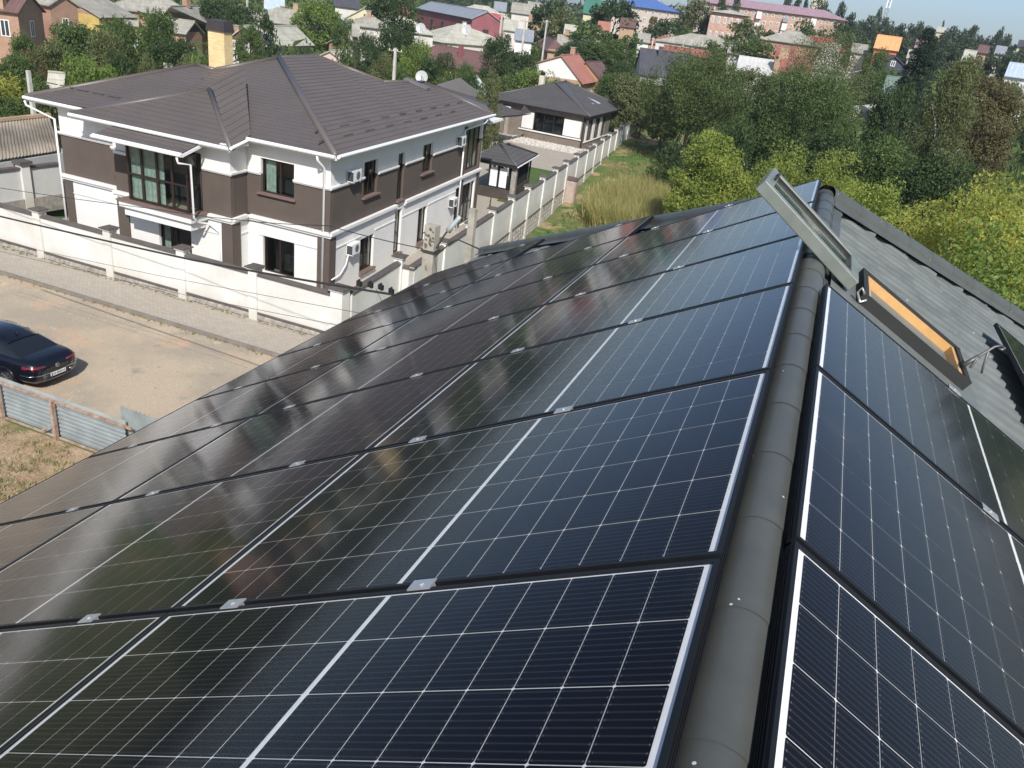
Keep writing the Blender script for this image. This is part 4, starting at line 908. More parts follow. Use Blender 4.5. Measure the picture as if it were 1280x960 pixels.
for s in (0.05, wl * .36, wl * .62, wl * .9): FG.box(b, s, s + .12, -.12, .0, .752, 2.35)
for i in range(8): s = .1 + (wl2 - .2) * i / 7; FGS.box(b, s, s + .07, -.12, 0, .752, 2.35)
b.build('frame_posts', BLACK, gzb)
b = MB(); FGS.box(b, 0, wl2, -.3, -.25, .7, 2.3); b.build('back_lining', DARKIN, gzb)
for s in (wl * .40, wl * .66):
    b = MB(); FG.box(b, s, s + wl * .2, -.08, -.05, .85, 2.15); b.build('blind', mat('white blind', (.75, .77, .80), .8, .03), gzb)
x, y = FG.p(wl, 0)[:2]; b = MB(); FG.box(b, wl - .02, wl + .32, -.32, .1, -.1, 2.35); b.build('stone_column', STONE, gzb)
sheet('lawn', [tuple(g1[2].to_2d() + Vector(p)) for p in ((-.3, -6.5), (2.3, -6), (1.1, 8), (-3.5, 8))], .05, mat_ground('mown lawn', [((.085, .135, .04)), ((.065, .11, .03), .8, .45, .6)], bump=.02))
gr = mat_ground('pale gravel', [((.55, .52, .46)), ((.38, .36, .32), 2.5, .45, .6)], bump=.05)
sheet('gravel_bed', [F2.p(3.0, 4.4)[:2], F2.p(10.9, 4.0)[:2], F2.p(10.9, .3)[:2], F2.p(3.0, .4)[:2]], .06, gr)
rnd = random.Random(5); b = MB()
for _ in range(700):
    x, y, _z = F2.p(rnd.uniform(3.0, 10.9), rnd.uniform(.35, 4.0)); r = rnd.uniform(.06, .14)
    b.add([(x - r, y, .05), (x, y - r * .8, .05), (x + r, y, .05), (x, y + r * .7, .05), (x + r * .2, y, .05 + r * .8)], [(0, 1, 4), (1, 2, 4), (2, 3, 4), (3, 0, 4)])
o = b.build('pebbles', mat('pale pebbles', (.60, .56, .50), .9, .4, 4)); o['kind'] = 'stuff'; tag(o, 'pale decorative stones spread in the bed before the bungalow window', 'stones')

# ================================================================ left neighbour: corrugated shed behind a wall
sh = thing('corrugated_shed', 'long low shed with a weathered corrugated grey roof beside the villa', 'shed', (-42, 33, 0))
SA = Vector((-40.87, 28.09, 3.50)); SB = Vector((-41.33, 33.33, 3.50)); SC = Vector((-37.88, 30.81, 2.45)); SDv = Vector((-37.41, 25.27, 2.45))
CORR = mat('old corrugated sheet', (.37, .32, .25), .9, .4, .9, .003, c2=(.25, .21, .16))
def corr(name, A, B, C, D, parent, m, wave=.21, amp=.035, n=5, rows=2, lift=0):
    """A-B lower edge, D-C upper edge; waves run from edge to edge"""
    A, B, C, D = map(Vector, (A, B, C, D)); nrm = (B - A).cross(D - A).normalized()
    if nrm.z < 0: nrm = -nrm
    k = int((B - A).length / wave * n); vs = []; fs = []
    for j in range(rows + 1):
        for dz in ((0,) if j in (0, rows) else (.02, 0)):
            for i in range(k + 1):
                t = i / k; p = A.lerp(B, t).lerp(D.lerp(C, t), j / rows); vs.append(p + nrm * (amp * math.cos(2 * math.pi * i / n) + dz + lift))
    nr = len(vs) // (k + 1)
    for j in range(nr - 1):
        for i in range(k): a = j * (k + 1) + i; fs.append((a, a + 1, a + k + 2, a + k + 1))
    return MB().add(vs, fs).build(name, m, parent, smooth=True)
corr('roof_sheet', SDv, SC, SB, SA, sh, CORR, rows=3)
b = MB(); b.hexa([(SDv.x, SDv.y + .3), (SC.x, SC.y + .3), (SB.x, SB.y), (SA.x, SA.y)], -.3, 2.3); b.build('wall', mat('dull white wall', (.52, .52, .50), .9, .2, .8), sh)
b = MB(); b.tube([SA + Vector((0, 0, .05)), SB + Vector((0, 0, .05))], .14, 6); b.build('ridge_board', mat('weathered ridge', (.42, .30, .19)), sh)
nw = thing('neighbour_wall', 'grey white garden wall with a square pier in front of the corrugated shed', 'wall', (-38, 28, 0))
NA = Vector((-37.45, 24.45, 2.10)); NB = Vector((-37.36, 27.88, 2.10)); NC = Vector((-36.95, 29.83, 2.10))
FN = Fr((NA.x, NA.y), (NC - NA).to_2d(), (-(NA - NC).y if False else -(NC - NA).y * -1 * -1, (NC - NA).x * -1) if False else Vector(((NC - NA).y, -(NC - NA).x)))
ln = (NC - NA).length
b = MB(); FN.box(b, 0, ln, -.1, .1, -.3, 2.0); b.build('wall_panel', mat('grey white render', (.56, .56, .54), .9, .12, 1), nw)
b = MB(); FN.box(b, 0, ln, -.18, .18, 2.003, 2.1); b.build('coping', CAPM, nw)
s_ = (NB - NA).length; b = MB(); FN.box(b, s_ - .22, s_ + .22, -.22, .24, -.3, 2.25); b.build('pier', WCR, nw); b = MB(); FN.box(b, s_ - .33, s_ + .33, -.33, .35, 2.253, 2.4); b.build('pier_cap', CAPM, nw)
b = MB(); FN.box(b, 0, ln, .11, .2, -.3, .5); b.build('stone_base', STONE, nw)

# ================================================================ sheet metal fence at the bottom left
sf = thing('sheet_metal_fence', 'rusty framed fence of ribbed galvanised sheet between the dirt road and the dry yard', 'fence', (-18, 12.5, 0))
FF = Fr((-45, 12.5), (1, 0), (0, -1)); HF = 1.18
posts = [-45 + 2.0 * k for k in range(0, 14)][:13] + [-19.85, -17.72, -15.2]
posts = [-42.0, -39.0, -36.0, -33.2, -30.4, -27.6, -24.8, -22.2, -19.72, -17.70, -14.72]
for i, (a, c) in enumerate(zip(posts[:-1], posts[1:])):
    if c > -15: c = -15.25
    vs = []; fs = []; zz = [.10, .16, .19, .30, .33, .44, .47, .58, .61, .72, .75, .86, .89, 1.0, 1.03, 1.10]
    prof = []
    for j in range(9): z = .08 + j * .13; prof += [(z, 0), (z + .05, 0), (z + .065, .022), (z + .115, .022)]
    prof = [(z, o) for z, o in prof if z < HF - .03]
    for x in (a + .02, c - .02):
        for z, o in prof: vs.append((x, 12.5 - o + .03, z))
    n = len(prof); fs = [(k, k + 1, n + k + 1, n + k) for k in range(n - 1)]
    MB().add(vs, fs).build('sheet_panel', GALV, sf)
b = MB(); FF.box(b, 3, 30.0, -.0, .05, HF - .02, HF + .05); b.build('top_rail', RUST, sf)
b = MB(); FF.box(b, 3, 30.0, -.0, .05, .03, .08); b.build('bottom_rail', RUST, sf)
b = MB(); b.box(-45, -15.3, 12.56, 12.60, HF - .1, HF + .10); b.build('upper_strip', mat('grey boarding strip', (.42, .45, .42), .8, .3, 2), sf)
for k, x in enumerate(posts):
    r = .045 if k % 2 else .03
    b = MB(); b.box(x - r, x + r, 12.36 - r * .4, 12.45, -.1, HF + (.06 if k % 2 else -.03)); b.build('post', RUST, sf)
b = MB(); b.obox((-17.95, 12.30, .35), (.16, .0, .12), (0, .02, 0), (.015, 0, -.02)); b.build('brace', RUST, sf)
vf_ = thing('corrugated_fence_end', 'short run of vertical corrugated grey sheet at the end of the metal fence', 'fence', (-14.8, 12.7, 0))
vs = []; fs = []; n = 92
for z in (.0, 1.62):
    for i in range(n + 1): t = i / n; vs.append((-15.62 + 3.3 * t, 12.72 + .035 * math.cos(i * math.pi / 2) , z - (.0 if z == 0 else .02 * math.sin(t * 5))))
fs = [(i, i + 1, n + 2 + i, n + 1 + i) for i in range(n)]; MB().add(vs, fs).build('sheet', GALV, vf_)
b = MB(); b.box(-15.6, -12.3, 12.76, 12.80, 1.2, 1.26); b.build('rail', RUST, vf_)

# ================================================================ parked car
def car():
    t = thing('parked_car', 'dark blue black saloon car parked on the dirt road, its tail towards the right', 'car', (-22.6, 14.72, .012))
    PAINT, ntp, N, L, p = newmat('dark blue car paint'); p.inputs['Base Color'].default_value = (.003, .004, .008, 1); p.inputs['Roughness'].default_value = .35; p.inputs['Specular IOR Level'].default_value = .3; p.inputs['Coat Weight'].default_value = 1; p.inputs['Coat Roughness'].default_value = .04
    CG, ntg, N, L, p = newmat('tinted car glass'); p.inputs['Base Color'].default_value = (.012, .014, .018, 1); p.inputs['Roughness'].default_value = .06; p.inputs['Coat Weight'].default_value = .6
    CH = mat('chrome', (.75, .75, .76), .15, .02, 5, metal=1); 
    RED, nr, N, L, p = newmat('red lamp lens'); p.inputs['Base Color'].default_value = (.17, .008, .02, 1); p.inputs['Roughness'].default_value = .12; p.inputs['Coat Weight'].default_value = .6
    # cross sections from tail (x=0) to nose (x=4.8): x back distance, sill z, belt z, half widths
    X0 = -20.22; Y = 14.72
    ST_ = [(-.03, .40, .56, .74, .78, .45, .55, .54, .44),
     # d, z_low, z_bump, z_belt, z_deck, w_low, w_mid, w_belt, w_deck
        (.0, .34, .55, .80, .84, .60, .68, .66, .52), (.08, .26, .52, .90, .97, .74, .80, .76, .64), (.25, .22, .52, .94, 1.02, .80, .87, .82, .70), (.6, .20, .52, .95, 1.04, .84, .91, .86, .74),
        (1.1, .20, .50, .95, 1.03, .86, .925, .88, .76), (1.8, .18, .50, .93, 1.0, .86, .925, .89, .78), (2.6, .18, .50, .91, .97, .86, .925, .89, .78), (3.4, .20, .50, .88, .94, .86, .925, .88, .76), (4.0, .20, .50, .84, .90, .84, .91, .85, .70), (4.45, .20, .48, .76, .80, .78, .86, .78, .6), (4.75, .28, .45, .62, .66, .6, .70, .62, .45)]
    vs = []
    for d, zl, zm, zb, zd, wl, wm, wb, wd in ST_:
        half = [(wl, zl), (wm, zm), (wm * .995, (zm + zb) / 2), (wb, zb), (wd, zd), (wd * .5, zd + .015)]
        for w_, z in half: vs.append((X0 - d, Y - w_, z))
        for w_, z in reversed(half): vs.append((X0 - d, Y + w_, z))
    n = 12; fs = []
    for i in range(len(ST_) - 1):
        for k in range(n): fs.append((i * n + k, i * n + (k + 1) % n, (i + 1) * n + (k + 1) % n, (i + 1) * n + k))
    fs += [tuple(range(n)), tuple(range((len(ST_) - 1) * n, len(ST_) * n))[::-1]]
    body = MB().add(vs, fs).build('body', PAINT, t, smooth=True)
    s = body.modifiers.new('s', 'SUBSURF'); s.levels = 2; s.render_levels = 2
    # greenhouse: glass all round, painted roof and pillars
    G_S = [(.62, 1.02, .70, 1.03, .66), (1.05, 1.02, .78, 1.22, .60), (1.55, 1.0, .80, 1.38, .55), (2.1, .98, .80, 1.43, .55), (2.7, .97, .80, 1.41, .54), (3.15, .95, .79, 1.25, .56), (3.65, .93, .74, .95, .68)]
    vs = []
    for d, zb, wb, zt, wt in G_S:
        half = [(wb, zb - .05), (wb * .99, zb), ((wb * .35 + wt * .65), zb + (zt - zb) * .72), (wt, zt - (zt - zb) * .08), (wt * .6, zt), (wt * .0 + .02, zt + .01)]
        for w_, z in half: vs.append((X0 - d, Y - w_, z))
        for w_, z in reversed(half): vs.append((X0 - d, Y + w_, z))
    fs = []
    for i in range(len(G_S) - 1):
        for k in range(n): fs.append((i * n + k, i * n + (k + 1) % n, (i + 1) * n + (k + 1) % n, (i + 1) * n + k))
    o = MB().add(vs, fs).build('windows', CG, t, smooth=True); m_ = o.modifiers.new('s', 'SUBSURF'); m_.levels = 2; m_.render_levels = 2
    # painted roof skin slightly proud
    vs = []; RS = [(1.28, 1.315, .535), (1.7, 1.418, .54), (2.1, 1.447, .545), (2.6, 1.435, .54), (2.85, 1.395, .53)]
    for d, z, w_ in RS:
        for q, dz in ((-1.05, -.075), (-1, -.03), (-.6, .004), (0, .012), (.6, .004), (1, -.03), (1.05, -.075)): vs.append((X0 - d, Y + w_ * q, z + dz + .006))
    fs = [(i * 7 + k, i * 7 + k + 1, (i + 1) * 7 + k + 1, (i + 1) * 7 + k) for i in range(4) for k in range(6)]
    MB().add(vs, fs).build('roof_panel', PAINT, t, smooth=True)
    b = MB(); b.add([(X0 - 1.45, Y - .015, 1.40), (X0 - 1.60, Y - .02, 1.42), (X0 - 1.60, Y + .02, 1.42), (X0 - 1.45, Y + .015, 1.40), (X0 - 1.44, Y, 1.50)], [(0, 1, 4), (1, 2, 4), (2, 3, 4), (3, 0, 4)]); b.build('aerial_fin', BLACK, t)
    for sy in (-1, 1):  # lamps wrap round the corners
        q = [(X0 - .02, .36), (X0 - .04, .60), (X0 - .10, .735), (X0 - .30, .815), (X0 - .42, .84)]
        vs = [(x + .018, Y + sy * (w_ + .012), z) for x, w_ in q for z in ((.68, .89) if w_ > .4 else (.72, .86))]
        fs = [(2 * i, 2 * i + 1, 2 * i + 3, 2 * i + 2) for i in range(len(q) - 1)]
        o = MB().add(vs, fs).build('tail_lamp', RED, t, smooth=True); s = o.modifiers.new('s', 'SOLIDIFY'); s.thickness = .03; s.offset = 0
        b = MB(); b.tube([(X0 + .01, Y + sy * .38, .70), (X0 - .03, Y + sy * .62, .685), (X0 - .10, Y + sy * .76, .685)], .008, 5); b.build('lamp_trim', CH, o)
    b = MB(); b.tube([(X0 - .42, Y - .915, .615), (X0 - .14, Y - .86, .61), (X0 + .025, Y - .62, .605), (X0 + .05, Y, .60), (X0 + .025, Y + .62, .605), (X0 - .14, Y + .86, .61), (X0 - .42, Y + .915, .615)], .013, 6); b.build('bumper_strip', CH, t, smooth=True)
    b = MB(); b.tube([(X0 + .045, Y + .06 * math.cos(a), .775 + .06 * math.sin(a)) for a in [2 * math.pi * k / 16 for k in range(17)]], .010, 6); b.tube([(X0 + .05, Y - .045, .825), (X0 + .05, Y - .02, .775), (X0 + .05, Y, .805), (X0 + .05, Y + .02, .775), (X0 + .05, Y + .045, .825)], .007, 5); b.tube([(X0 + .05, Y - .055, .79), (X0 + .05, Y - .025, .725), (X0 + .05, Y, .765), (X0 + .05, Y + .025, .725), (X0 + .05, Y + .055, .79)], .007, 5); b.build('badge', CH, t)
    b = MB(); b.box(X0 + .0, X0 + .058, Y - .26, Y + .26, .475, .585); pl = b.build('licence_plate', mat('plate white', (.7, .7, .68), .5, .05, 8), t)
    b = MB(); b.box(X0 + .0585, X0 + .0605, Y - .255, Y - .215, .48, .58); b.build('plate_band', mat('plate blue', (.03, .10, .40), .5), pl)
    b = MB()
    for k, dy in enumerate((-.17, -.115, -.045, .0, .045, .09, .155, .21)):
        b.box(X0 + .0585, X0 + .0605, Y + dy - .014, Y + dy - .004, .50, .565); b.box(X0 + .0585, X0 + .0605, Y + dy + .006, Y + dy + .014, .50, .565); b.box(X0 + .0585, X0 + .0605, Y + dy - .004, Y + dy + .006, .52 + (k % 2) * .03, .532 + (k % 2) * .03)
    b.build('plate_characters', BLACK, pl)
    AL = mat('alloy wheel', (.42, .42, .43), .35, .1, 6, metal=.8)
    for d in (1.05, 3.85):
        for sy in (-1, 1):
            y1 = Y + sy * .80; y2 = Y + sy * .915
            b = MB(); n_ = 28; c = Vector((X0 - d, 0, .325))
            rr = [(.325, -1.0), (.335, -.3), (.335, .3), (.31, 1.0), (.235, 1.0), (.225, .4)]
            vs = [(c.x + r * math.cos(2 * math.pi * k / n_), Y + sy * (.80 + .115 * (h + 1) / 2) + 0, c.z + r * math.sin(2 * math.pi * k / n_)) for r, h in rr for k in range(n_)]
            fs = [(i * n_ + k, i * n_ + (k + 1) % n_, (i + 1) * n_ + (k + 1) % n_, (i + 1) * n_ + k) for i in range(len(rr) - 1) for k in range(n_)]
            wh = MB().add(vs, fs).build('wheel', BLACK, t, smooth=True)
            b = MB()
            for k in range(10):
                a = 2 * math.pi * k / 10; b.obox((c.x + .13 * math.cos(a), Y + sy * .90, c.z + .13 * math.sin(a)), (.10 * math.cos(a), 0, .10 * math.sin(a)), (-.014 * math.sin(a), 0, .014 * math.cos(a)), (0, .012, 0))
            b.tube([(c.x, Y + sy * .885, c.z), (c.x, Y + sy * .918, c.z)], .04, 10); b.tube([(c.x + .225 * math.cos(a), Y + sy * .905, c.z + .225 * math.sin(a)) for a in [2 * math.pi * k / 24 for k in range(25)]], .012, 5); b.build('rim', AL, wh)
            b = MB(); b.disc((c.x, Y + sy * .86, c.z), (0, 1, 0), .22, .02, 20); b.build('brake_disc', mat('dark brake', (.03, .03, .03), .6), wh)
            b = MB(); b.tube([(c.x + .365 * math.cos(a), Y + sy * .915, c.z + .02 + .365 * math.sin(a)) for a in [math.pi * (k / 16) for k in range(17)]], .03, 6); b.build('wheel_arch', PAINT, t, smooth=True)
    return t
car()
# ================================================================ poles and cables
def pole(label, x, y, h, w0=.16, w1=.11, m=CONC, arms=0, name='utility_pole', group=None, cat='pole'):
    g = gz(x, y); t = thing(name, label, cat, (x, y, g), group)
    b = MB(); b.add([(x - w0, y - w0, g - .5), (x + w0, y - w0, g - .5), (x + w0, y + w0, g - .5), (x - w0, y + w0, g - .5), (x - w1, y - w1, g + h), (x + w1, y - w1, g + h), (x + w1, y + w1, g + h), (x - w1, y + w1, g + h)], [(3, 2, 1, 0), (4, 5, 6, 7), (0, 1, 5, 4), (1, 2, 6, 5), (2, 3, 7, 6), (3, 0, 4, 7)]); b.build('shaft', m, t)
    for k in range(arms):
        z = g + h - .3 - k * .45; b = MB(); b.box(x - .7, x + .7, y - .04, y + .04, z, z + .08); a = b.build('crossarm', RUST, t)
        for dx in (-.6, -.2, .2, .6): b = MB(); b.tube([(x + dx, y, z + .08), (x + dx, y, z + .2)], .04, 6); b.build('insulator', WHITE2, a)
    return t
P1 = (-7.83, 14.74, -0.00, 7.75); P2 = (-9.94, 22.01, -0.00, 6.44)
tp = pole('near square concrete pole with a broken head and a small lamp', P1[0], P1[1], P1[3], .15, .135)
bb = MB(); z = P1[3]; x, y = P1[:2]
bb.box(x - .17, x + .17, y - .17, y + .17, z - .62, z - .57); bb.build('steel_band', mat('dark band', (.05, .045, .04), .7), tp)
rnd = random.Random(3); vs = []; fs = []
for k in range(26):
    q = (x + rnd.uniform(-.13, .13), y - .14 + rnd.uniform(-.02, .02), z - rnd.uniform(.05, .5)); n = len(vs); r = rnd.uniform(.02, .05)
    vs += [(q[0] - r, q[1], q[2]), (q[0] + r, q[1], q[2] - r * .3), (q[0], q[1] - r * .6, q[2] + r), (q[0], q[1], q[2] - r)]; fs += [(n, n + 1, n + 2), (n, n + 2, n + 3), (n + 1, n + 3, n + 2)]
o = MB().add(vs, fs).build('spalled_concrete', mat('exposed aggregate', (.22, .19, .15), .95, .5, 12), tp); o['kind'] = 'stuff'
bb = MB(); bb.tube([(x + .15, y, z - .5), (x + .28, y + .05, z - .2), (x + .36, y + .1, z - .05)], .025, 6); bb.build('lamp_arm', mat('dark band', (.05, .045, .04)), tp)
bb = MB(); bb.tube([(x + .34, y + .1, z - .1), (x + .42, y + .14, z + .04), (x + .52, y + .2, z + .2), (x + .56, y + .22, z + .27)], .07, 10, .045); bb.build('lamp_head', mat('grey lamp shell', (.40, .45, .45), .4), tp, smooth=True)
bb = MB(); bb.tube([(x, y - .16, z - .85), (x, y - .2, z - .9), (x + .02, y - .18, z - 1.0)], .015, 5); bb.build('hook', RUST, tp)
tp2 = pole('slimmer concrete pole close to the white side wall', P2[0], P2[1], P2[3], .13, .105)
def cable(label, pts, r=.012, sag=.0, nm='overhead_cable', m=None, n=10):
    out = []; pts = [Vector(p) for p in pts]
    for a, c in zip(pts[:-1], pts[1:]):
        for i in range(n): t = i / n; q = a.lerp(c, t); q.z -= sag * 4 * t * (1 - t); out.append(q)
    out.append(pts[-1]); b = MB(); b.tube(out, r, 5); o = b.build(nm, m or WIRE); tag(o, label, 'cable', 'overhead cables'); return o
C1 = [(-24.77, 15.50, 4.70), (-13.91, 13.80, 5.77), (-7.50, 12.40, 6.81)]
cable('thick black bundled cable crossing in front of the white wall, with clamps on it', C1, .026, .02)
for q, lb in (((-8.37, 12.55, 6.80), 'black clamp on the thick cable, the leftmost one'), ((-8.10, 12.55, 6.83), 'black clamp on the thick cable, second from the left'), ((-7.85, 12.55, 6.84), 'black clamp on the thick cable, third from the left'), ((-7.60, 12.55, 6.81), 'black clamp at the right end of the thick cable by the roof edge')):
    q = Vector(q); bb = MB(); bb.obox(q, (.05, 0, -.012), (0, .04, 0), (0, 0, .05)); bb.tube([q, q + Vector((0, 0, .09))], .025, 6); tag(bb.build('cable_clamp', BLACK), lb, 'cable clamp', 'clamps on the thick cable')
cable('thin wire hanging off the thick cable beside the roof edge', [(-7.94, 12.50, 6.80), (-7.77, 12.50, 6.54), (-7.39, 12.30, 6.55), (-7.11, 12.20, 6.75)], .005)
cable('cable running from the near concrete pole to the left across the villa front', [(x - .1, y, z - .6), (-12.07, 17.00, 6.41), (-15.82, 18.00, 5.60), (-19.86, 19.00, 4.93), (-29.84, 21.00, 3.44), (-33.97, 22.00, 2.84)], .012, .03)
cable('cable dropping from the near concrete pole to the far corner of the panelled roof', [(x + .1, y, z - .75), (-6.62, 13.20, 7.95), (-6.22, 12.60, 8.20), (-4.50, 9.60, 9.04)], .013, .0)
cable('upper of the two thin wires low across the white wall', [(-25.74, 16.00, 3.53), (-16.14, 15.00, 4.52), (-8.18, 13.00, 5.97)], .006)
cable('lower of the two thin wires low across the white wall', [(-25.81, 16.00, 3.24), (-14.79, 15.00, 4.19), (-8.57, 13.00, 5.55)], .006)

# small brick pier and stray things in the lot
q = (-17.65, 59.43, -1.01); t = thing('brick_gate_pier', 'short pinkish plastered gate pier with a metal cap beside the white side wall', 'pier', (q[0], q[1], q[2]))
b = MB(); b.box(q[0] - .95, q[0] + .35, q[1] - .4, q[1] + .4, q[2] - .3, q[2] + 1.75); b.build('shaft', mat('pinkish plaster', (.48, .38, .33), .9, .25, 2), t)
b = MB(); b.add([(q[0] - 1.05, q[1] - .5, q[2] + 1.753), (q[0] + .45, q[1] - .5, q[2] + 1.753), (q[0] + .45, q[1] + .5, q[2] + 1.753), (q[0] - 1.05, q[1] + .5, q[2] + 1.753), (q[0] - .8, q[1], q[2] + 1.95), (q[0] + .2, q[1], q[2] + 1.95)], [(3, 2, 1, 0), (0, 1, 5, 4), (1, 2, 5), (2, 3, 4, 5), (3, 0, 4)]); b.build('cap', mat('brown sheet cap', (.12, .09, .08), .5), t)
b = MB(); b.box(q[0] + .353, q[0] + .42, q[1] - .3, q[1] + .3, q[2] - .2, q[2] + 1.6); b.build('post', RUST, t)

# ================================================================ the town behind
H = house
H('red roofed brick house at the top left corner', *((-92.34, 65.74, 4.65), (-88.14, 72.08, 4.65), 4.49, 3.20), RBRICK, PINKR, 'gable', wins=(0, 1), winsz=(1.5, 1.3), sill=1.4, chim=((.0, -1.2, 1.0, DBRICK, .35),))
H('brick house with a dark brown roof and tan chimney behind the red roofed one', *((-86.17, 63.32, 7.22), (-80.72, 65.99, 7.22), 3.19, 5.00), RBRICK, MAROON, 'gable', wins=(2, 1), winsz=(.9, 1.6), sill=2.6, chim=((.35, 2.4, 1.6, DBRICK, .45),))
H('yellow boarded house under a long grey slate roof', *((-88.58, 77.09, 6.78), (-90.64, 84.99, 6.78), 4.40, 4.00), YEL, ASB, 'gable', wins=(4, 1), winsz=(.8, 1.3), sill=2.2, chim=((-.6, .6, 1.5, WHITE, .2), (.3, .5, .9, WHITE, .3)), gable=RBRICK)
H('brick house end under a grey slate roof left of the yellow boarded house', *((-89.02, 73.72, 7.06), (-84.32, 73.31, 7.06), 2.13, 5.20), RBRICK, ASB, 'gable', wins=(1, 1), winsz=(.8, 1.6), sill=2.4)
H('yellow enclosed balcony jutting from the boarded house', (-73.33, 70.87, 5.66), (-72.33, 71.87, 5.73), 1.0, -.4, YEL, ASB, 'gable', wins=(3, 1), winsz=(.35, 1.0), sill=2.6, name='balcony', cat='balcony', th=.06)
polyhouse('long house with a weathered grey hip roof left of the yellow chimney', 7.3, 4.6, ((-78.36, 83.12, 7.00), (-84.25, 96.89, 7.00), (-85.29, 88.75, 5.00), (-79.30, 94.37, 4.20), (-87.46, 107.91, 4.20)), DBRICK, ASB)
H('low wing with a dark boarded gable before the long grey roof', *((-80.60, 84.87, 5.54), (-77.05, 85.92, 5.54), 2.69, 3.40), RBRICK, ASB, 'gable', wins=(2, 1), winsz=(.7, .9), gable=WOODD)
H('white house with brown boarded gable and grey slate roof, right of the yellow chimney', *((-70.72, 87.27, 5.89), (-72.44, 100.63, 5.89), 2.82, 3.00), PALE, ASB2, 'gable', wins=(4, 2), winsz=(.8, 1.3), gable=WOOD, chim=((-.85, -1.5, .9, RBRICK, .35),))
H('small white house with grey roof among the trees near the top', (-80.87, 97.75, 7.63), (-79.82, 98.61, 7.58), 3.4, -1.4, WHITE, ASB, 'hip', 3, wins=(1, 1))
H('house with a faded red metal roof and brick chimney', *((-85.20, 115.21, 6.86), (-77.51, 115.49, 6.86), 3.64, 3.20), CREAM, REDR, 'hip', 3.5, wins=(3, 1), chim=((-.9, .6, 1.0, RBRICK, .4), (.9, .3, .5, WHITE, .25)))
H('brick gabled house with a pale blue metal roof', *((-80.13, 119.89, 6.81), (-71.22, 114.64, 6.81), 3.02, 3.20), DBRICK, BLUEMET, 'gable', wins=(2, 1), gable=RBRICK, winsz=(.8, 1), chim=((.75, -.6, .9, RBRICK, .3),))
H('grey slate hip roof house with chimney, behind the faded red roof', (-82.32, 109.29, 7.31), (-79.77, 111.14, 7.57), 4.0, -1.9, PALE, ASB, 'hip', 5, wins=(2, 1), chim=((.8, 0, .9, DBRICK, .35),))
H('shed with a bent pale grey slate roof and pink gable', *((-60.80, 91.12, 4.33), (-61.49, 99.03, 4.33), 2.12, 2.60), PINKW, ASB2, 'gable', wins=(0, 0), hw2=2.2)
H('old barn with dark boarded gable and grey roof', *((-68.20, 104.33, 5.14), (-67.58, 106.48, 5.14), 2.47, 3.00), RBRICK, ASB, 'gable', wins=(0, 1), gable=WOODD)
H('long low black shed with a pale grey slate roof', (-71.29, 113.10, 4.40), (-64.27, 109.24, 4.40), 1.8, 3.4, WOODD, ASB2, 'gable', wins=(0, 0))
H('cream gabled house with a light grey slate roof', (-73.48, 120.05, 9.12), (-74.88, 128.51, 8.94), 3.6, -2.1, CREAM, ASB2, 'gable', wins=(2, 1), chim=((-.4, .3, .8, PINKW, .35),))
H('small grey roofed house below the cream gabled one', (-64.87, 106.55, 8.41), (-64.11, 107.01, 8.41), 3.0, -1.4, PALE, ASB, 'hip', 2.5, wins=(2, 1), chim=((-.5, .5, .8, RBRICK),))
H('house with a blue white and red striped roof at the top', (-90.97, 117.80, 8.42), (-88.36, 119.75, 8.34), 4.0, -1.9, PALE, BLUEMET, 'gable', wins=(1, 1))
H('dark grey roofed house at the top between the trees', (-92.77, 140.99, 9.95), (-88.77, 143.51, 9.85), 4.0, -1.9, PALE, DKGREY, 'gable', wins=(1, 1))
H('long grey slate roofed house at the top above the yellow boarded one', (-98.20, 98.32, 6.83), (-95.26, 101.13, 6.88), 4.0, -2.0, RBRICK, ASB, 'hip', 4, wins=(2, 1), chim=((.2, .2, .8, RBRICK),))
H('two storey house with maroon walls and a grey metal roof', *((-84.63, 164.43, 10.61), (-62.17, 143.02, 10.61), 3.13, 6.50), MARW, GREYMET, 'gable', wins=(5, 1), winsz=(1.1, 2.0), sill=3.0, winm=BLACK)
H('extension with a bright red metal roof right of the maroon house', *((-69.97, 160.42, 10.05), (-65.83, 158.84, 10.05), 4.85, 3.60), RBRICK, PINKR, 'gable', wins=(1, 1))
H('house with a beige slate hip roof in front of the maroon house', *((-66.08, 138.83, 7.93), (-64.59, 142.05, 7.93), 4.57, 3.00), PALE, ASB2, 'hip', 6.5, wins=(2, 1), chim=((-.2, .4, .7, WHITE, .25),))
H('long house with a brown tile hip roof and brick chimney', *((-53.83, 106.65, 5.97), (-46.12, 105.47, 5.97), 3.72, 3.00), YEL, MAROON, 'hip', 2.2, wins=(4, 1), chim=((.35, 1.6, 1.6, MARW, .25),))
H('pale grey roofed cottage left of the maroon house', (-67.21, 121.34, 8.05), (-65.66, 122.18, 8.03), 3.6, -1.6, PALE, ASB2, 'hip', 3, wins=(2, 1))
H('white gabled house with a salmon tile roof', *((-35.38, 106.48, 7.11), (-35.78, 115.54, 7.11), 3.53, 3.20), DBRICK, SALMON, 'gable', wins=(2, 0), gable=WHITE, chim=((.3, -.1, .9, RBRICK, .3),), hw2=8.0)
H('dark brown tile roofed wing behind the salmon roof', *((-34.13, 114.05, 6.40), (-33.60, 119.98, 6.40), 2.75, 3.20), DBRICK, MAROON, 'gable', wins=(2, 1))
H('house with a maroon hip roof left of the salmon roof', *((-57.58, 163.36, 7.37), (-52.09, 152.36, 7.37), 2.12, 3.00), DBRICK, MAROON, 'hip', 5, wins=(3, 1))
H('pale grey roof behind the maroon hip roof', (-52.61, 154.92, 8.17), (-49.70, 155.86, 8.14), 3.6, -1.6, PALE, ASB, 'gable', wins=(1, 0), chim=((.2, .0, 1.0, RBRICK, .5),))
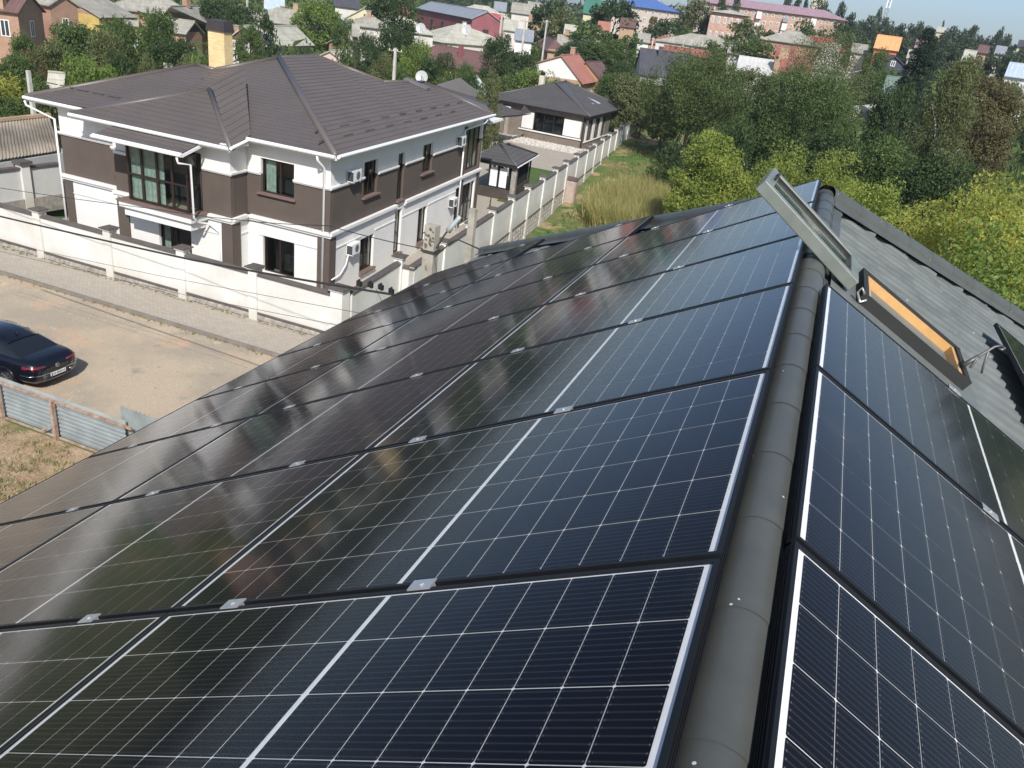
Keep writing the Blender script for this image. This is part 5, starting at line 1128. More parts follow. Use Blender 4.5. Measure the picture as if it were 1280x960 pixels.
H('green roofed house with yellow gables near the top', (-63.43, 203.96, 15.39), (-58.61, 205.38, 15.65), 4.0, -3.2, CREAM, GREENR, 'gable', wins=(2, 1), gable=CREAM)
H('house with a large dark grey metal roof and black chimney', *((-30.26, 128.33, 8.69), (-22.56, 130.86, 8.69), 5.81, 3.20), PALE, DKGREY, 'gable', wins=(3, 1), chim=((-.25, 1.2, 1.3, DKGREY, .3),))
H('brick cottage with a grey slate roof behind the olive bush', (-23.71, 113.68, 5.70), (-20.97, 113.29, 5.70), 3.4, 3.9, DBRICK, ASB, 'gable', wins=(1, 1), door=True)
H('small white house with grey roof above the dark grey roof', (-42.86, 178.49, 10.07), (-40.23, 179.10, 10.10), 3.6, -1.6, WHITE, ASB, 'gable', wins=(1, 1))
H('little house with an orange red roof', (-37.93, 179.60, 10.09), (-35.47, 180.09, 10.10), 3.4, -1.6, RBRICK, REDR, 'hip', 2.5, wins=(2, 1))
H('long grey hip roof house with satellite dishes', (-30.83, 170.79, 11.31), (-24.98, 171.73, 11.34), 4.0, -2.0, PALE, ASB, 'hip', 6, wins=(4, 1))
H('low building with an orange painted wall', (-30.21, 145.45, 9.10), (-22.23, 146.87, 9.27), 2.4, -1.0, RBRICK, REDR, 'gable', wins=(4, 0))
H('white walled building with a white flat roof behind the big walnut tree', (-15.10, 125.63, 9.62), (-10.18, 126.12, 9.65), 4.0, -1.9, WHITE, mat_roof('white roof sheet', (.50, .50, .48), 'seam', .7, .15, .6, 1), 'gable', wins=(2, 1))
H('low house with red brown roof patches and a brick chimney behind the green trees', (-9.07, 123.19, 10.55), (-4.78, 123.43, 10.52), 4.0, -1.9, PALE, REDR, 'gable', wins=(2, 1), chim=((-.9, .2, 1.2, DBRICK, .6),))
H('house with a grey hip roof and brick walls left of the green bushes', (-12.20, 163.07, 14.07), (-9.66, 163.24, 13.99), 4.0, -1.9, RBRICK, ASB, 'hip', 4.0, wins=(2, 1))
H('house with a bright red hip roof below the apartment block', (-8.59, 178.32, 13.66), (-4.69, 178.46, 13.72), 4.0, -1.9, PALE, PINKR, 'hip', 3.0, wins=(1, 1))
H('pale grey roof house right below the bright red roof', (-5.32, 158.43, 12.93), (-2.38, 158.50, 12.92), 4.0, -1.9, PALE, ASB2, 'gable', wins=(1, 1))
H('beige roofed house with a white gable above the birch', (-4.71, 133.44, 11.19), (-2.21, 133.50, 11.20), 3.6, -1.9, PALE, ASB2, 'hip', 1.5, wins=(1, 1))
H('orange house with an orange metal roof', (2.99, 168.50, 15.41), (7.22, 168.37, 15.28), 3.4, -2.2, ORW, ORANGE, 'gable', wins=(1, 1))
H('dark blue gabled house with a white attic window', (6.15, 148.39, 12.22), (5.76, 156.42, 12.48), 3.0, -1.9, mat('slate blue wall', (.06, .07, .10), .8), DKGREY, 'gable', wins=(2, 1), gable=mat('slate blue wall', (.06, .07, .10), .8))
H('low house with a green grey roof between the trees', (4.60, 118.43, 9.83), (6.27, 118.36, 10.08), 4.0, -1.9, WHITE, mat_roof('green grey roof', (.15, .21, .17), 'seam'), 'gable', wins=(1, 1))
H('tiny red brown gabled shed among the bushes', (6.62, 183.39, 5.00), (8.09, 202.79, 5.00), 1.8, 4.0, MARW, REDR, 'gable', wins=(0, 1), winsz=(.5, .5))
H('old white barn with a sagging roof edge among the bushes', (3.86, 117.91, 4.40), (7.16, 130.98, 4.20), 2.4, 3.4, PALE, ASB2, 'gable', wins=(0, 0))
H('grey roofed house beyond the dark spruce', (17.05, 162.64, 14.73), (19.01, 162.42, 14.74), 4.0, -1.9, WHITE, ASB2, 'gable', wins=(2, 1))
H('long white building with a pale blue roof at the right edge', (21.96, 146.90, 13.58), (25.97, 146.25, 13.59), 4.0, -1.9, WHITE, BLUEMET, 'gable', wins=(4, 1))
H('house with a mauve roof left of the spruce top', (12.96, 228.16, 16.49), (16.20, 227.95, 16.37), 4.0, -1.9, PALE, PURPLE, 'gable', wins=(1, 1))
H('house with bluish grey roof near the right edge', (31.27, 236.47, 17.49), (33.70, 236.14, 17.45), 4.0, -1.9, PALE, GREYMET, 'gable', wins=(1, 1))
H('sandy house with a dark roof on the skyline at the right edge', (44.31, 295.23, 20.97), (47.67, 294.71, 20.96), 4.0, -1.9, CREAM, DKGREY, 'gable', wins=(2, 1))
H('cream house with a pale roof on the skyline', (25.87, 357.59, 23.84), (29.19, 357.34, 23.70), 4.0, -1.9, CREAM, ASB2, 'gable', wins=(1, 1))
H('row of pale grey houses at the top, left of the street poles', (-70.55, 174.95, 12.55), (-66.68, 176.45, 12.59), 4.0, -1.9, PALE, ASB, 'gable', wins=(3, 1))
H('white and red shop building behind the poles', (-54.73, 138.19, 8.54), (-51.62, 139.37, 8.57), 3.6, -1.6, WHITE, GREYMET, 'gable', wins=(2, 1))
H('brick house at the top between maroon house and poles', (-72.71, 190.20, 13.17), (-68.85, 191.62, 13.17), 4.0, -1.9, RBRICK, ASB, 'gable', wins=(2, 1))
H('grey roofed house above the bright red extension', (-73.92, 162.65, 11.15), (-70.92, 163.97, 11.11), 3.6, -1.6, PALE, ASB2, 'hip', 4, wins=(1, 1))
H('pale barn right of the bright red extension', (-60.44, 146.68, 9.62), (-57.97, 147.66, 9.54), 3.6, -1.6, PALE, ASB2, 'gable', wins=(1, 0))
H('small cottage with a rusty roof between the blue roof and the maroon house', (-92.25, 164.64, 9.13), (-90.16, 165.78, 9.11), 3.6, -1.6, PALE, REDR, 'gable', wins=(2, 1))
H('grey roofed shed at the top right of the faded red roof', (-59.23, 93.59, 7.63), (-58.38, 94.11, 7.57), 2.6, -1.2, WOODD, ASB, 'gable', wins=(0, 0))
H('pale roofed house above the salmon roof, beyond the dark trees', (-53.77, 161.91, 10.01), (-51.34, 162.69, 9.90), 3.6, -1.6, PALE, ASB2, 'gable', wins=(2, 1))
H('brown roofed house beside the tall dark trees right of the green roof', (-50.69, 192.00, 12.47), (-47.16, 192.89, 12.43), 3.8, -1.7, DBRICK, MAROON, 'gable', wins=(2, 1))
H('grey roof house between the long grey hip roof and the walnut', (-19.74, 147.22, 11.10), (-16.82, 147.58, 10.99), 3.6, -1.6, PALE, ASB, 'gable', wins=(2, 1))
H('weathered brown roof right of the white walled building', (-12.04, 148.04, 11.61), (-8.93, 148.26, 11.53), 3.6, -1.6, DBRICK, REDR, 'gable', wins=(2, 1))
H('low grey roof left of the orange house', (-0.73, 173.52, 13.49), (2.14, 173.51, 13.44), 3.6, -1.5, PALE, ASB, 'gable', wins=(2, 1))
H('small white cottage right of the orange house', (9.85, 188.27, 13.77), (11.66, 188.16, 13.71), 3.2, -1.5, WHITE, ASB2, 'gable', wins=(1, 1))
H('brownish roof low on the skyline before the far trees', (24.08, 207.13, 16.60), (26.25, 206.87, 16.57), 3.6, -1.5, DBRICK, MAROON, 'gable', wins=(1, 1))
H('grey slate roof in the middle of the town below the blue roofed block', (-45.88, 208.57, 11.08), (-42.84, 209.22, 11.11), 4.0, -1.8, PALE, ASB, 'gable', wins=(2, 1))
H('pinkish roofed house left of the blue roofed block', (-54.02, 185.90, 11.23), (-51.25, 186.67, 11.10), 3.8, -1.6, PINKW, SALMON, 'gable', wins=(2, 1))
H('grey barn in the town left of the street poles', (-79.87, 187.33, 12.22), (-77.12, 188.47, 12.25), 4.0, -1.8, PALE, GREYMET, 'gable', wins=(1, 0))
H('tiny teal shed among the fruit trees left of the yellow chimney', (-55.27, 57.04, 4.00), (-54.74, 57.60, 4.00), 1.5, 3.4, mat('teal paint', (.18, .42, .40), .8), ASB2, 'gable', wins=(0, 0))
H('grey garden hut between the bushes left of the villa roof', (-52.85, 43.34, 4.00), (-51.97, 44.03, 4.00), 1.9, 3.2, CONC, ASB2, 'gable', wins=(0, 0))
# apartment blocks
def block(label, a, c, h, dep, wallm, roofm, nx, ny, roofh=1.6, winm=None, balc=0, base=None):
    A, C = Vector(a[:3]), Vector(c[:3]); d = (C - A); d.z = 0; Ln = d.length; d.normalize(); n = Vector((d.y, -d.x, 0))
    mid = (A + C) / 2; g0 = gz(mid.x, mid.y)
    if n.dot(-mid) < 0: n = -n
    f = Fr(A.to_2d(), d.to_2d(), n.to_2d()); t = thing('apartment_block', label, 'apartment block', (mid.x, mid.y, g0))
    b = MB(); f.box(b, 0, Ln, -dep, 0, g0 - 2, g0 + h); b.build('wall', wallm, t)
    P = lambda s, o, z: f.p(s, o, z)
    z0 = g0 + h; e = .8; r = [P(-e, e, z0), P(Ln + e, e, z0), P(Ln + e, -dep - e, z0), P(-e, -dep - e, z0)]; k1, k2 = P(dep / 2, -dep / 2, z0 + roofh), P(Ln - dep / 2, -dep / 2, z0 + roofh)
    b = MB(); b.add([*r, k1, k2], [(0, 1, 5, 4), (1, 2, 5), (2, 3, 4, 5), (3, 0, 4), (3, 2, 1, 0)]); rf = b.build('roof', roofm, t)
    rnd = random.Random(nx); st = h / ny
    for i in range(nx):
        for j in range(ny):
            s = Ln * (i + .5) / nx; z = g0 + j * st + st * .3; w_ = Ln / nx * .42; hh = st * .45
            b = MB(); f.box(b, s - w_ / 2, s + w_ / 2, .005, .08, z, z + hh); k = b.build('window', winm or WHITE2, t)
            b = MB(); f.box(b, s - w_ / 2 + .12, s - .06, .081, .10, z + .12, z + hh - .12); f.box(b, s + .06, s + w_ / 2 - .12, .081, .10, z + .12, z + hh - .12); b.build('pane', PANE, k)
            if balc and i % balc == 1 and j > 0:
                b = MB(); f.box(b, s - w_ * .9, s + w_ * .9, .11, 1.1, z - .9, z + (.2 if rnd.random() < .5 else hh)); b.build('balcony', WHITE if rnd.random() < .7 else GREYMET, t)
    return t
a, c = (-46.67, 262.43, 7.54, 12.60), (-4.67, 266.48, 8.74, 12.20)
block('long five storey brick apartment block with a pinkish roof', (a[0], a[1], 0), (c[0], c[1], 0), c[3] - 1.2, 12, mat_brick('block brick', (.50, .30, .22), (.46, .27, .2), (.5, .42, .35), 1.2, .5), PURPLE, 22, 5, 2.2, balc=4)
a, c = (-65.91, 239.68, 5.68, 11.39), (-47.83, 243.91, 6.77, 10.52)
block('pinkish panel block with a blue roof', (a[0], a[1], 0), (c[0], c[1], 0), c[3] - 1, 14, BEIGE, BLUER, 9, 5, 2.5)
a, c = (-33.95, 210.83, 6.19, 10.96), (-25.40, 212.02, 6.72, 10.45)
block('low brick block with a weathered grey roof in front of the long apartment block', (a[0], a[1], 0), (c[0], c[1], 0), a[3] - 1, 10, mat_brick('block brick', (.50, .30, .22), (.46, .27, .2), (.5, .42, .35), 1.2, .5), ASB2, 6, 3, 1.0)
a, c = (-35.03, 617.53, 4.83, 39.27), (-25.26, 618.01, 4.83, 38.94)
block('distant cream tower block behind the long apartment block', (a[0], a[1], 0), (c[0], c[1], 0), a[3], 16, CREAM, CONC, 4, 9, .5)
# lattice mast
mx, my, mg, mh = (6.39, 328.46, 9.84, 22.74)
t = thing('lattice_mast', 'tall grey lattice mast rising above the orange house', 'mast', (mx, my, mg))
b = MB()
for k in range(3):
    a = 2.094 * k; b.tube([(mx + 1.3 * math.cos(a), my + 1.3 * math.sin(a), mg), (mx + .35 * math.cos(a), my + .35 * math.sin(a), mg + mh + 3)], .14, 4)
b.build('legs', GREYMET, t)
b = MB(); N_ = 18
for j in range(N_):
    for k in range(3):
        z0, z1 = mg + (mh + 3) * j / N_, mg + (mh + 3) * (j + 1) / N_; r0, r1 = 1.3 - .95 * j / N_, 1.3 - .95 * (j + 1) / N_; a, c = 2.094 * k, 2.094 * (k + 1)
        b.tube([(mx + r0 * math.cos(a), my + r0 * math.sin(a), z0), (mx + r1 * math.cos(c), my + r1 * math.sin(c), z1)], .07, 3, caps=False)
b.build('bracing', GREYMET, t)
b = MB()
for k in range(3): a = 2.094 * k; b.box(mx + .7 * math.cos(a) - .2, mx + .7 * math.cos(a) + .2, my + .7 * math.sin(a) - .2, my + .7 * math.sin(a) + .2, mg + mh - 6, mg + mh - 3)
b.build('antennas', WHITE2, t)
# utility poles in town
for P, lb in (((-37.91, 66.70, -0.31, 7.91), 'pale utility pole behind the villa roof beside the red fence'), ((-44.86, 107.67, 0.75, 10.37), 'utility pole with insulators right of the beige hip roof'), ((-42.61, 110.71, 0.81, 9.88), 'utility pole left of the maroon hip roof'), ((-49.80, 140.02, 1.83, 8.75), 'utility pole standing behind the maroon hip roof'), ((-32.14, 145.04, 2.74, 7.37), 'white pole behind the dark grey roof'), ((-28.94, 155.89, 3.63, 6.62), 'pole beside the low orange building'), ((-74.42, 92.68, 0.82, 8.73), 'pole at the top left of the big grey slate roof'), ((4.38, 188.47, 6.20, 8.64), 'pale pole right of the orange house, the leftmost of three'), ((5.15, 178.45, 5.75, 8.53), 'pale pole right of the orange house, the middle one of three'), ((5.97, 173.42, 5.51, 8.30), 'pale pole right of the orange house, the rightmost of three'), ((-5.69, 168.43, 5.24, 7.84), 'thin pole above the beige roofed house'), ((-48.00, 37.78, -1.05, 5.96), 'leaning pale post between the bushes left of the villa')):
    pole(lb, P[0], P[1], P[3], .14, .10, mat('pale pole', (.55, .53, .48)), 1 if P[3] > 6.5 else 0, group='utility poles in the town')
# dishes, swing frame, red garden fence
def dish(p, r, label):
    p = Vector(p); g = gz(p.x, p.y); t = thing('satellite_dish', label, 'satellite dish', (p.x, p.y, p.z)); nrm = Vector((.35, -1, .35)).normalized(); a = nrm.orthogonal().normalized(); b_ = nrm.cross(a)
    vs = []; k = 16
    for rr, dz in ((0, -.12), (.6, -.08), (1, 0)):
        for i in range(k): an = 2 * math.pi * i / k; vs.append(p + (a * math.cos(an) + b_ * math.sin(an)) * r * rr + nrm * dz * r * 1.5)
    fs = [(j * k + i, j * k + (i + 1) % k, (j + 1) * k + (i + 1) % k, (j + 1) * k + i) for j in range(2) for i in range(k)]
    MB().add(vs, fs).build('reflector', mat('dish grey', (.42, .43, .42), .5, .1, 3), t, smooth=True)
    b = MB(); b.tube([p - b_ * r * .9 * (1 if b_.z > 0 else -1), p + nrm * r * .9], .02, 4); b.tube([p, (p.x, p.y, p.z - 1.2)], .03, 5); b.build('arm', GREYMET, t)
dish((-26.87, 50.66, 7.20), .42, 'large pale satellite dish behind the villa roof'); dish((-53.99, 102.12, 8.00), .65, 'white satellite dish left of the beige hip roof'); dish((-51.40, 110.95, 8.30), .7, 'white satellite dish on the beige hip roof'); dish((-54.59, 322.81, 9.60), .6, 'small white satellite dish on the long grey hip roof'); dish((-35.62, 592.77, 9.60), .7, 'round white satellite dish above the red brown roof')
a, c = Vector((-74.42, 78.68, 0.50)), Vector((-73.18, 79.15, 0.48)); t = thing('swing_frame', 'pale blue tubular swing frame among the fruit trees', 'swing frame', tuple((a + c) / 2))
b = MB(); b.tube([a, a + Vector((0, 0, 2.0)), c + Vector((0, 0, 2.0)), c], .05, 6); b.build('frame_tube', mat('pale blue paint', (.25, .45, .55), .5), t)
a, c = Vector((-57.98, 98.85, 0.69)), Vector((-54.52, 102.85, 0.74)); t = thing('red_sheet_fence', 'red sheet fence behind the villa roof by the pale pole', 'fence', tuple((a + c) / 2)); f = Fr(a.to_2d(), (c - a).to_2d(), (0, -1)); ln = (c - a).to_2d().length
b = MB()
for i in range(9): f.box(b, ln * i / 9 + .01, ln * (i + 1) / 9 - .01, -.03, .03, a.z - .2, a.z + 1.9)
b.build('sheets', mat('red fence sheet', (.50, .09, .09), .6, .2, 2), t)
b = MB(); f.box(b, ln * .42, ln * 1.25, -.5, -.35, a.z, a.z + 2.1); b.build('concrete_slabs', mat('sandy slab', (.50, .42, .30), .9, .3, 1), t)
# street glimpse at the far right
q = [(31.77, 169.19, 5.43), (25.89, 129.51, 2.90), (20.73, 127.78, 2.72), (27.22, 161.61, 4.98)]
b = MB(); b.add([(p[0], p[1], gz(p[0], p[1]) + .05) for p in q], [(0, 1, 2, 3)]); b.build('side_street', mat('asphalt', (.17, .17, .175), .9, .2, 1))['kind'] = 'structure'

# ================================================================ trees
def crown_mesh(name, n_clump, n_leaf, leaf, seed, kind='broad', dim=(1, 1, 1)):
    rs = np.random.RandomState(seed); V = []; T = []
    cl = []
    while len(cl) < n_clump:
        if kind == 'conifer':
            h = rs.rand() ** 1.25; r = (1 - h) ** .75 * rs.uniform(.35, 1.0) * .95 + .03; a = rs.uniform(0, 6.283); p = np.array([r * math.cos(a), r * math.sin(a), -1 + 2 * h]); s = .10 + .16 * (1 - h)
        elif kind == 'poplar':
            h = rs.uniform(-1, 1); r = math.sqrt(max(0, 1 - h * h)) * rs.uniform(.3, 1); a = rs.uniform(0, 6.283); p = np.array([r * math.cos(a), r * math.sin(a), h]); s = rs.uniform(.22, .34)
        elif kind == 'birch':
            h = rs.uniform(-1, 1); r = math.sqrt(max(0, 1 - abs(h) ** 2.2)) * rs.uniform(.2, .95); a = rs.uniform(0, 6.283); p = np.array([r * math.cos(a), r * math.sin(a), h]); s = rs.uniform(.12, .26)
        else:
            p = rs.normal(size=3); p /= np.linalg.norm(p); p *= rs.uniform(.55, .92) * (1 + .16 * math.sin(3 * p[0] + seed) + .12 * math.sin(4 * p[2] + 2 * seed)); s = rs.uniform(.15, .32)
            if p[2] < -.75: continue
        cl.append((p, s))
    per = n_leaf // n_clump; dim = np.array(dim); mean = float(np.cbrt(dim.prod()))
    if mean != 1: cl = [(p * dim, s * mean) for p, s in cl]; leaf = leaf
    for p, s in cl:
        d = rs.normal(size=(per, 3)); d /= np.linalg.norm(d, axis=1)[:, None]; d *= (s * rs.uniform(.45, 1.0, (per, 1)) ** .6)
        if kind in ('birch',): d[:, 2] *= 1.7; d[:, 2] -= s * .5
        elif kind == 'conifer': d[:, 2] *= .45; o = p[:2] / (np.linalg.norm(p[:2]) + 1e-6); d[:, 2] -= .25 * np.clip(d[:, :2] @ o, 0, 1)
        else: d[:, 2] *= .8
        c = p + d; ax = rs.normal(size=(per, 3)); 
        if kind == 'birch': ax[:, 2] -= 1.6
        ax /= np.linalg.norm(ax, axis=1)[:, None]
        nn = d / s * .8 + rs.normal(size=(per, 3)) * .6 + np.array([0, 0, .5]); bx = np.cross(ax, nn); bx /= np.linalg.norm(bx, axis=1)[:, None] + 1e-9
        L_ = leaf * rs.uniform(.6, 1.35, (per, 1)); wd = .45 if kind != 'conifer' else .28
        q = np.stack([c - ax * L_, c + bx * L_ * wd + ax * L_ * .1, c + ax * L_, c - bx * L_ * wd + ax * L_ * .1], 1)
        V.append(q.reshape(-1, 3)); T.append(np.clip(rs.rand() * .75 + rs.rand(per) * .35 - .05, 0, 1))
    V = np.concatenate(V) / dim; T = np.concatenate(T); nf = len(V) // 4
    me = bpy.data.meshes.new(name); me.vertices.add(len(V)); me.vertices.foreach_set('co', V.ravel()); me.loops.add(nf * 4); me.loops.foreach_set('vertex_index', np.arange(nf * 4))
    me.polygons.add(nf); me.polygons.foreach_set('loop_start', np.arange(nf) * 4); me.polygons.foreach_set('loop_total', np.full(nf, 4)); me.update(calc_edges=True)
    at = me.attributes.new('tone', 'FLOAT', 'FACE'); at.data.foreach_set('value', T.astype(np.float32))
    return me
LM = {'dark': mat_leaf('dark green leaves', (.028, .055, .017), (.075, .115, .035)), 'mid': mat_leaf('green leaves', (.045, .085, .02), (.125, .175, .05)), 'olive': mat_leaf('olive leaves', (.075, .095, .03), (.18, .20, .08)),
      'bright': mat_leaf('bright green leaves', (.07, .13, .025), (.22, .29, .065)), 'yellow': mat_leaf('yellowing maple leaves', (.11, .17, .03), (.52, .50, .11), .45), 'brown': mat_leaf('browning leaves', (.075, .075, .03), (.19, .16, .07)),
      'spruce': mat_leaf('spruce needles', (.010, .024, .012), (.026, .048, .026), .1), 'lime': mat_leaf('light yellow green leaves', (.10, .16, .03), (.34, .38, .08), .4), 'walnut': mat_leaf('walnut leaves', (.045, .08, .022), (.15, .19, .06)),
      'haze': mat_leaf('far leaves', (.035, .06, .025), (.075, .10, .045))}
BARK = mat('bark', (.11, .085, .065), .95, .4, 4, .01); BIRCHB = mat('birch bark', (.50, .48, .44), .9, .5, 6)
CM = {}
def crown_for(kind, lod, var):
    k = (kind, lod, var)
    if k not in CM:
        nc, nl, lf = {0: (230, 46000, .024), 1: (120, 12000, .042), 2: (50, 2200, .085)}[lod]
        if kind == 'conifer': nc = int(nc * 1.6); lf *= .8
        if kind == 'birch': lf *= .8
        CM[k] = crown_mesh('crown', nc, nl, lf, 11 + var * 7 + lod * 31, kind)
    return CM[k]
TR = random.Random(99); TN = {}
def tree(P, wpx, leafm, label=None, kind='broad', low=.22, name='tree', cat='tree', group=None, lod=None, lean=0):
    x, y, g, h = P; D = math.hypot(x, y); r = wpx * D / 998 / 2
    if lod is None: lod = 0 if D < 62 or wpx > 115 else 1 if (D < 150 and wpx > 30) else 2
    t = thing(name, label, cat, (x, y, g), group); t.rotation_euler = (lean, lean * .6, TR.uniform(0, 6.28))
    rz = h * (1 - low) / 2; cz = h * low + rz
    if lod == 0:
        me = crown_mesh('crown', 260, int(min(52000, 16000 + r * r * rz * 900)), (.060 if D < 45 else .10) * (.8 if kind == 'birch' else 1), TR.randrange(999), kind, (r, r, rz)); key = (me.name, leafm)
    else: me = crown_for(kind, lod, TR.randrange(3)); key = (me.name, leafm)
    if key not in TN:
        m2 = me.copy(); m2.materials.clear(); m2.materials.append(LM[leafm]); TN[key] = m2
    o = bpy.data.objects.new('crown', TN[key]); col.objects.link(o); o.parent = t; o.location = (0, 0, cz); k = .92 if kind == 'broad' else 1; o.scale = (r * k, r * k * TR.uniform(.88, 1.1), rz * (.98 if kind != 'conifer' else 1))
    b = MB(); tr = max(.06, h * .018)
    b.tube([(0, 0, -.3), (.05 * r, 0, h * .25), (-.04 * r, .05 * r, h * .55), (0, 0, h * (.8 if kind != 'conifer' else .97))], tr, 7, tr * .25)
    if lod < 2 and kind != 'conifer':
        for i in range(6 if lod else 9):
            a = i * 2.4 + TR.random(); z0 = h * TR.uniform(.25, .6); e = Vector((math.cos(a) * r * .7, math.sin(a) * r * .7, z0 + h * TR.uniform(.12, .3))); b.tube([(0, 0, z0), e * .5 + Vector((0, 0, z0 * .5 + .03 * h)), e], tr * .45, 5, tr * .1)
    me2 = bpy.data.meshes.new('trunk'); me2.from_pydata(b.v, [], b.f); me2.materials.append(BIRCHB if kind == 'birch' else BARK); o = bpy.data.objects.new('trunk', me2); col.objects.link(o); o.parent = t
    return t
W_ = 'trees right behind the panelled roof'; Gd = 'garden trees left of the villa'; Tn = 'trees among the town houses'
tree((-54.60, 42.36, -0.68, 6.21), 52, 'mid', 'round green tree at the left edge below the brick house', 'broad', 0.22, group=Gd)
tree((-53.88, 40.03, -0.78, 5.22), 60, 'yellow', 'yellow green bush cut by the left edge', 'broad', 0.1, group=Gd)
tree((-52.08, 39.09, -0.88, 4.17), 70, 'mid', 'dark green bush at the left edge above the corrugated roof', 'broad', 0.05, group=Gd)
tree((-57.01, 45.72, -0.48, 5.42), 36, 'brown', 'brownish fruit tree right of the left edge bushes', 'broad', 0.15, group=Gd)
tree((-58.35, 48.79, -0.34, 5.80), 52, 'olive', 'olive fruit tree below the striped chimney', 'broad', 0.12, group=Gd)
tree((-62.27, 54.92, -0.05, 6.47), 70, 'mid', 'broad dark green tree in front of the yellow boarded house', 'broad', 0.1, group=Gd)
tree((-57.97, 53.67, -0.21, 6.51), 52, 'olive', 'grey green tree just left of the yellow balcony', 'broad', 0.12, group=Gd)
tree((-48.60, 43.20, -0.88, 6.63), 74, 'bright', 'bright green bush close behind the left end of the villa roof', 'broad', 0.06, group=Gd)
tree((-51.49, 48.87, -0.59, 6.26), 44, 'dark', 'dark bush behind the villa roof near the small hut', 'broad', 0.08, group=Gd)
tree((-47.61, 47.09, -0.79, 6.54), 34, 'olive', 'pale bush above the villa roof left of the swing frame', 'broad', 0.1, group=Gd)
tree((-50.80, 40.68, -0.88, 5.33), 40, 'mid', 'bush around the grey garden hut, on its left', 'broad', 0.05, group=Gd)
tree((-63.43, 65.18, 0.13, 7.56), 56, 'mid', 'tall light green tree right of the yellow balcony', 'broad', 0.15, group=Gd)
tree((-55.84, 58.59, -0.13, 6.33), 62, 'dark', 'wide dark tree between the yellow balcony and the dark gable', 'broad', 0.12, group=Gd)
tree((-51.84, 56.82, -0.30, 6.36), 38, 'olive', 'feathery olive tree behind the swing frame', 'broad', 0.1, group=Gd)
tree((-47.61, 52.55, -0.59, 6.78), 26, 'bright', 'small bright tree at the left of the yellow chimney', 'broad', 0.1, group=Gd)
tree((-80.43, 94.23, 0.99, 8.19), 70, 'dark', 'dark tree at the top beyond the big grey slate roof', 'broad', 0.15, group=Tn)
tree((-73.86, 90.56, 0.76, 8.37), 50, 'dark', 'dark tree at the top left of the pole', 'broad', 0.15, group=Tn)
tree((-61.86, 77.11, 0.26, 7.28), 34, 'mid', 'small green tree right of the small white house', 'broad', 0.15, group=Tn)
tree((-67.94, 87.58, 0.57, 7.64), 30, 'dark', 'dark tree left of the striped roof', 'broad', 0.15, group=Tn)
tree((-73.92, 107.90, 1.22, 9.03), 74, 'bright', 'light green tree above the faded red roof', 'broad', 0.12, group=Tn)
tree((-63.30, 98.12, 0.76, 7.27), 36, 'mid', 'green tree between the blue roof and the cream gable', 'broad', 0.12, group=Tn)
tree((-49.84, 66.15, -0.06, 6.08), 18, 'dark', 'small fruit tree in front of the white house, the left one', 'broad', 0.05, group=Tn)
tree((-46.24, 63.82, -0.22, 6.85), 44, 'dark', 'vine covered bush at the right of the white house wall', 'broad', 0.02, group=Tn)
tree((-64.23, 111.56, 1.15, 11.00), 80, 'dark', 'large dark tree left of the maroon house', 'broad', 0.1, group=Tn)
tree((-54.44, 96.41, 0.57, 7.72), 60, 'dark', 'dark tree below the pale grey cottage', 'broad', 0.1, group=Tn)
tree((-45.69, 85.23, 0.22, 7.22), 48, 'bright', 'light green tree left of the brown hip roof house', 'broad', 0.08, group=Tn)
tree((-38.08, 75.64, 0.00, 7.29), 62, 'dark', 'dense dark bush in front of the brown hip roof house', 'broad', 0.04, group=Tn)
tree((-32.79, 67.09, -0.41, 6.97), 34, 'mid', 'green bush beside the dish behind the villa roof', 'broad', 0.04, group=Tn)
tree((-42.89, 73.07, 0.00, 6.51), 36, 'olive', 'olive bush right of the pale grey shed roof', 'broad', 0.05, group=Tn)
tree((-39.45, 70.42, -0.14, 6.69), 36, 'mid', 'bush behind the red sheet fence', 'broad', 0.05, group=Tn)
tree((-32.54, 71.61, -0.22, 7.15), 40, 'dark', 'dark bush below the brown hip roof porch', 'broad', 0.04, group=Tn)
tree((-27.88, 64.91, -0.61, 7.65), 44, 'olive', 'olive bush behind the pale lean-to roof', 'broad', 0.04, group=Tn)
tree((-41.10, 98.40, 0.45, 8.61), 44, 'dark', 'dark tree by the utility pole right of the beige roof', 'broad', 0.08, group=Tn)
tree((-36.35, 91.69, 0.26, 5.33), 44, 'mid', 'green bush left of the bungalow roof', 'broad', 0.03, group=Tn)
tree((-33.94, 92.59, 0.26, 5.82), 60, 'bright', 'bright leafy bush behind the bungalow roof, around the chimney', 'broad', 0.02, group=Tn)
tree((-31.05, 93.59, 0.27, 5.49), 34, 'mid', 'small tree peeping over the bungalow roof right of its chimney', 'broad', 0.02, group=Tn)
tree((-39.61, 103.29, 0.57, 7.34), 52, 'dark', 'dark tree below the maroon hip roof', 'broad', 0.05, group=Tn)
tree((-62.76, 177.86, 3.19, 11.78), 60, 'dark', 'tall dark tree left of the green roofed house', 'broad', 0.08, group=Tn)
tree((-55.01, 164.66, 2.75, 10.37), 44, 'olive', 'yellowish tree left of the yellow gables', 'broad', 0.08, group=Tn)
tree((-46.60, 156.81, 2.64, 8.95), 70, 'mid', 'broad green tree below the yellow gables', 'broad', 0.05, group=Tn)
tree((-41.24, 132.32, 1.63, 7.53), 62, 'dark', 'dark tree right of the maroon hip roof', 'broad', 0.05, group=Tn)
tree((-36.78, 131.53, 1.73, 7.75), 66, 'mid', 'wide green tree above the dark brown wing', 'broad', 0.05, group=Tn)
tree((-53.52, 196.42, 4.29, 13.01), 84, 'dark', 'large dark tree at the top right of the green roof', 'broad', 0.05, group=Tn)
tree((-38.66, 153.79, 2.87, 6.91), 54, 'mid', 'round tree left of the small white house', 'broad', 0.05, group=Tn)
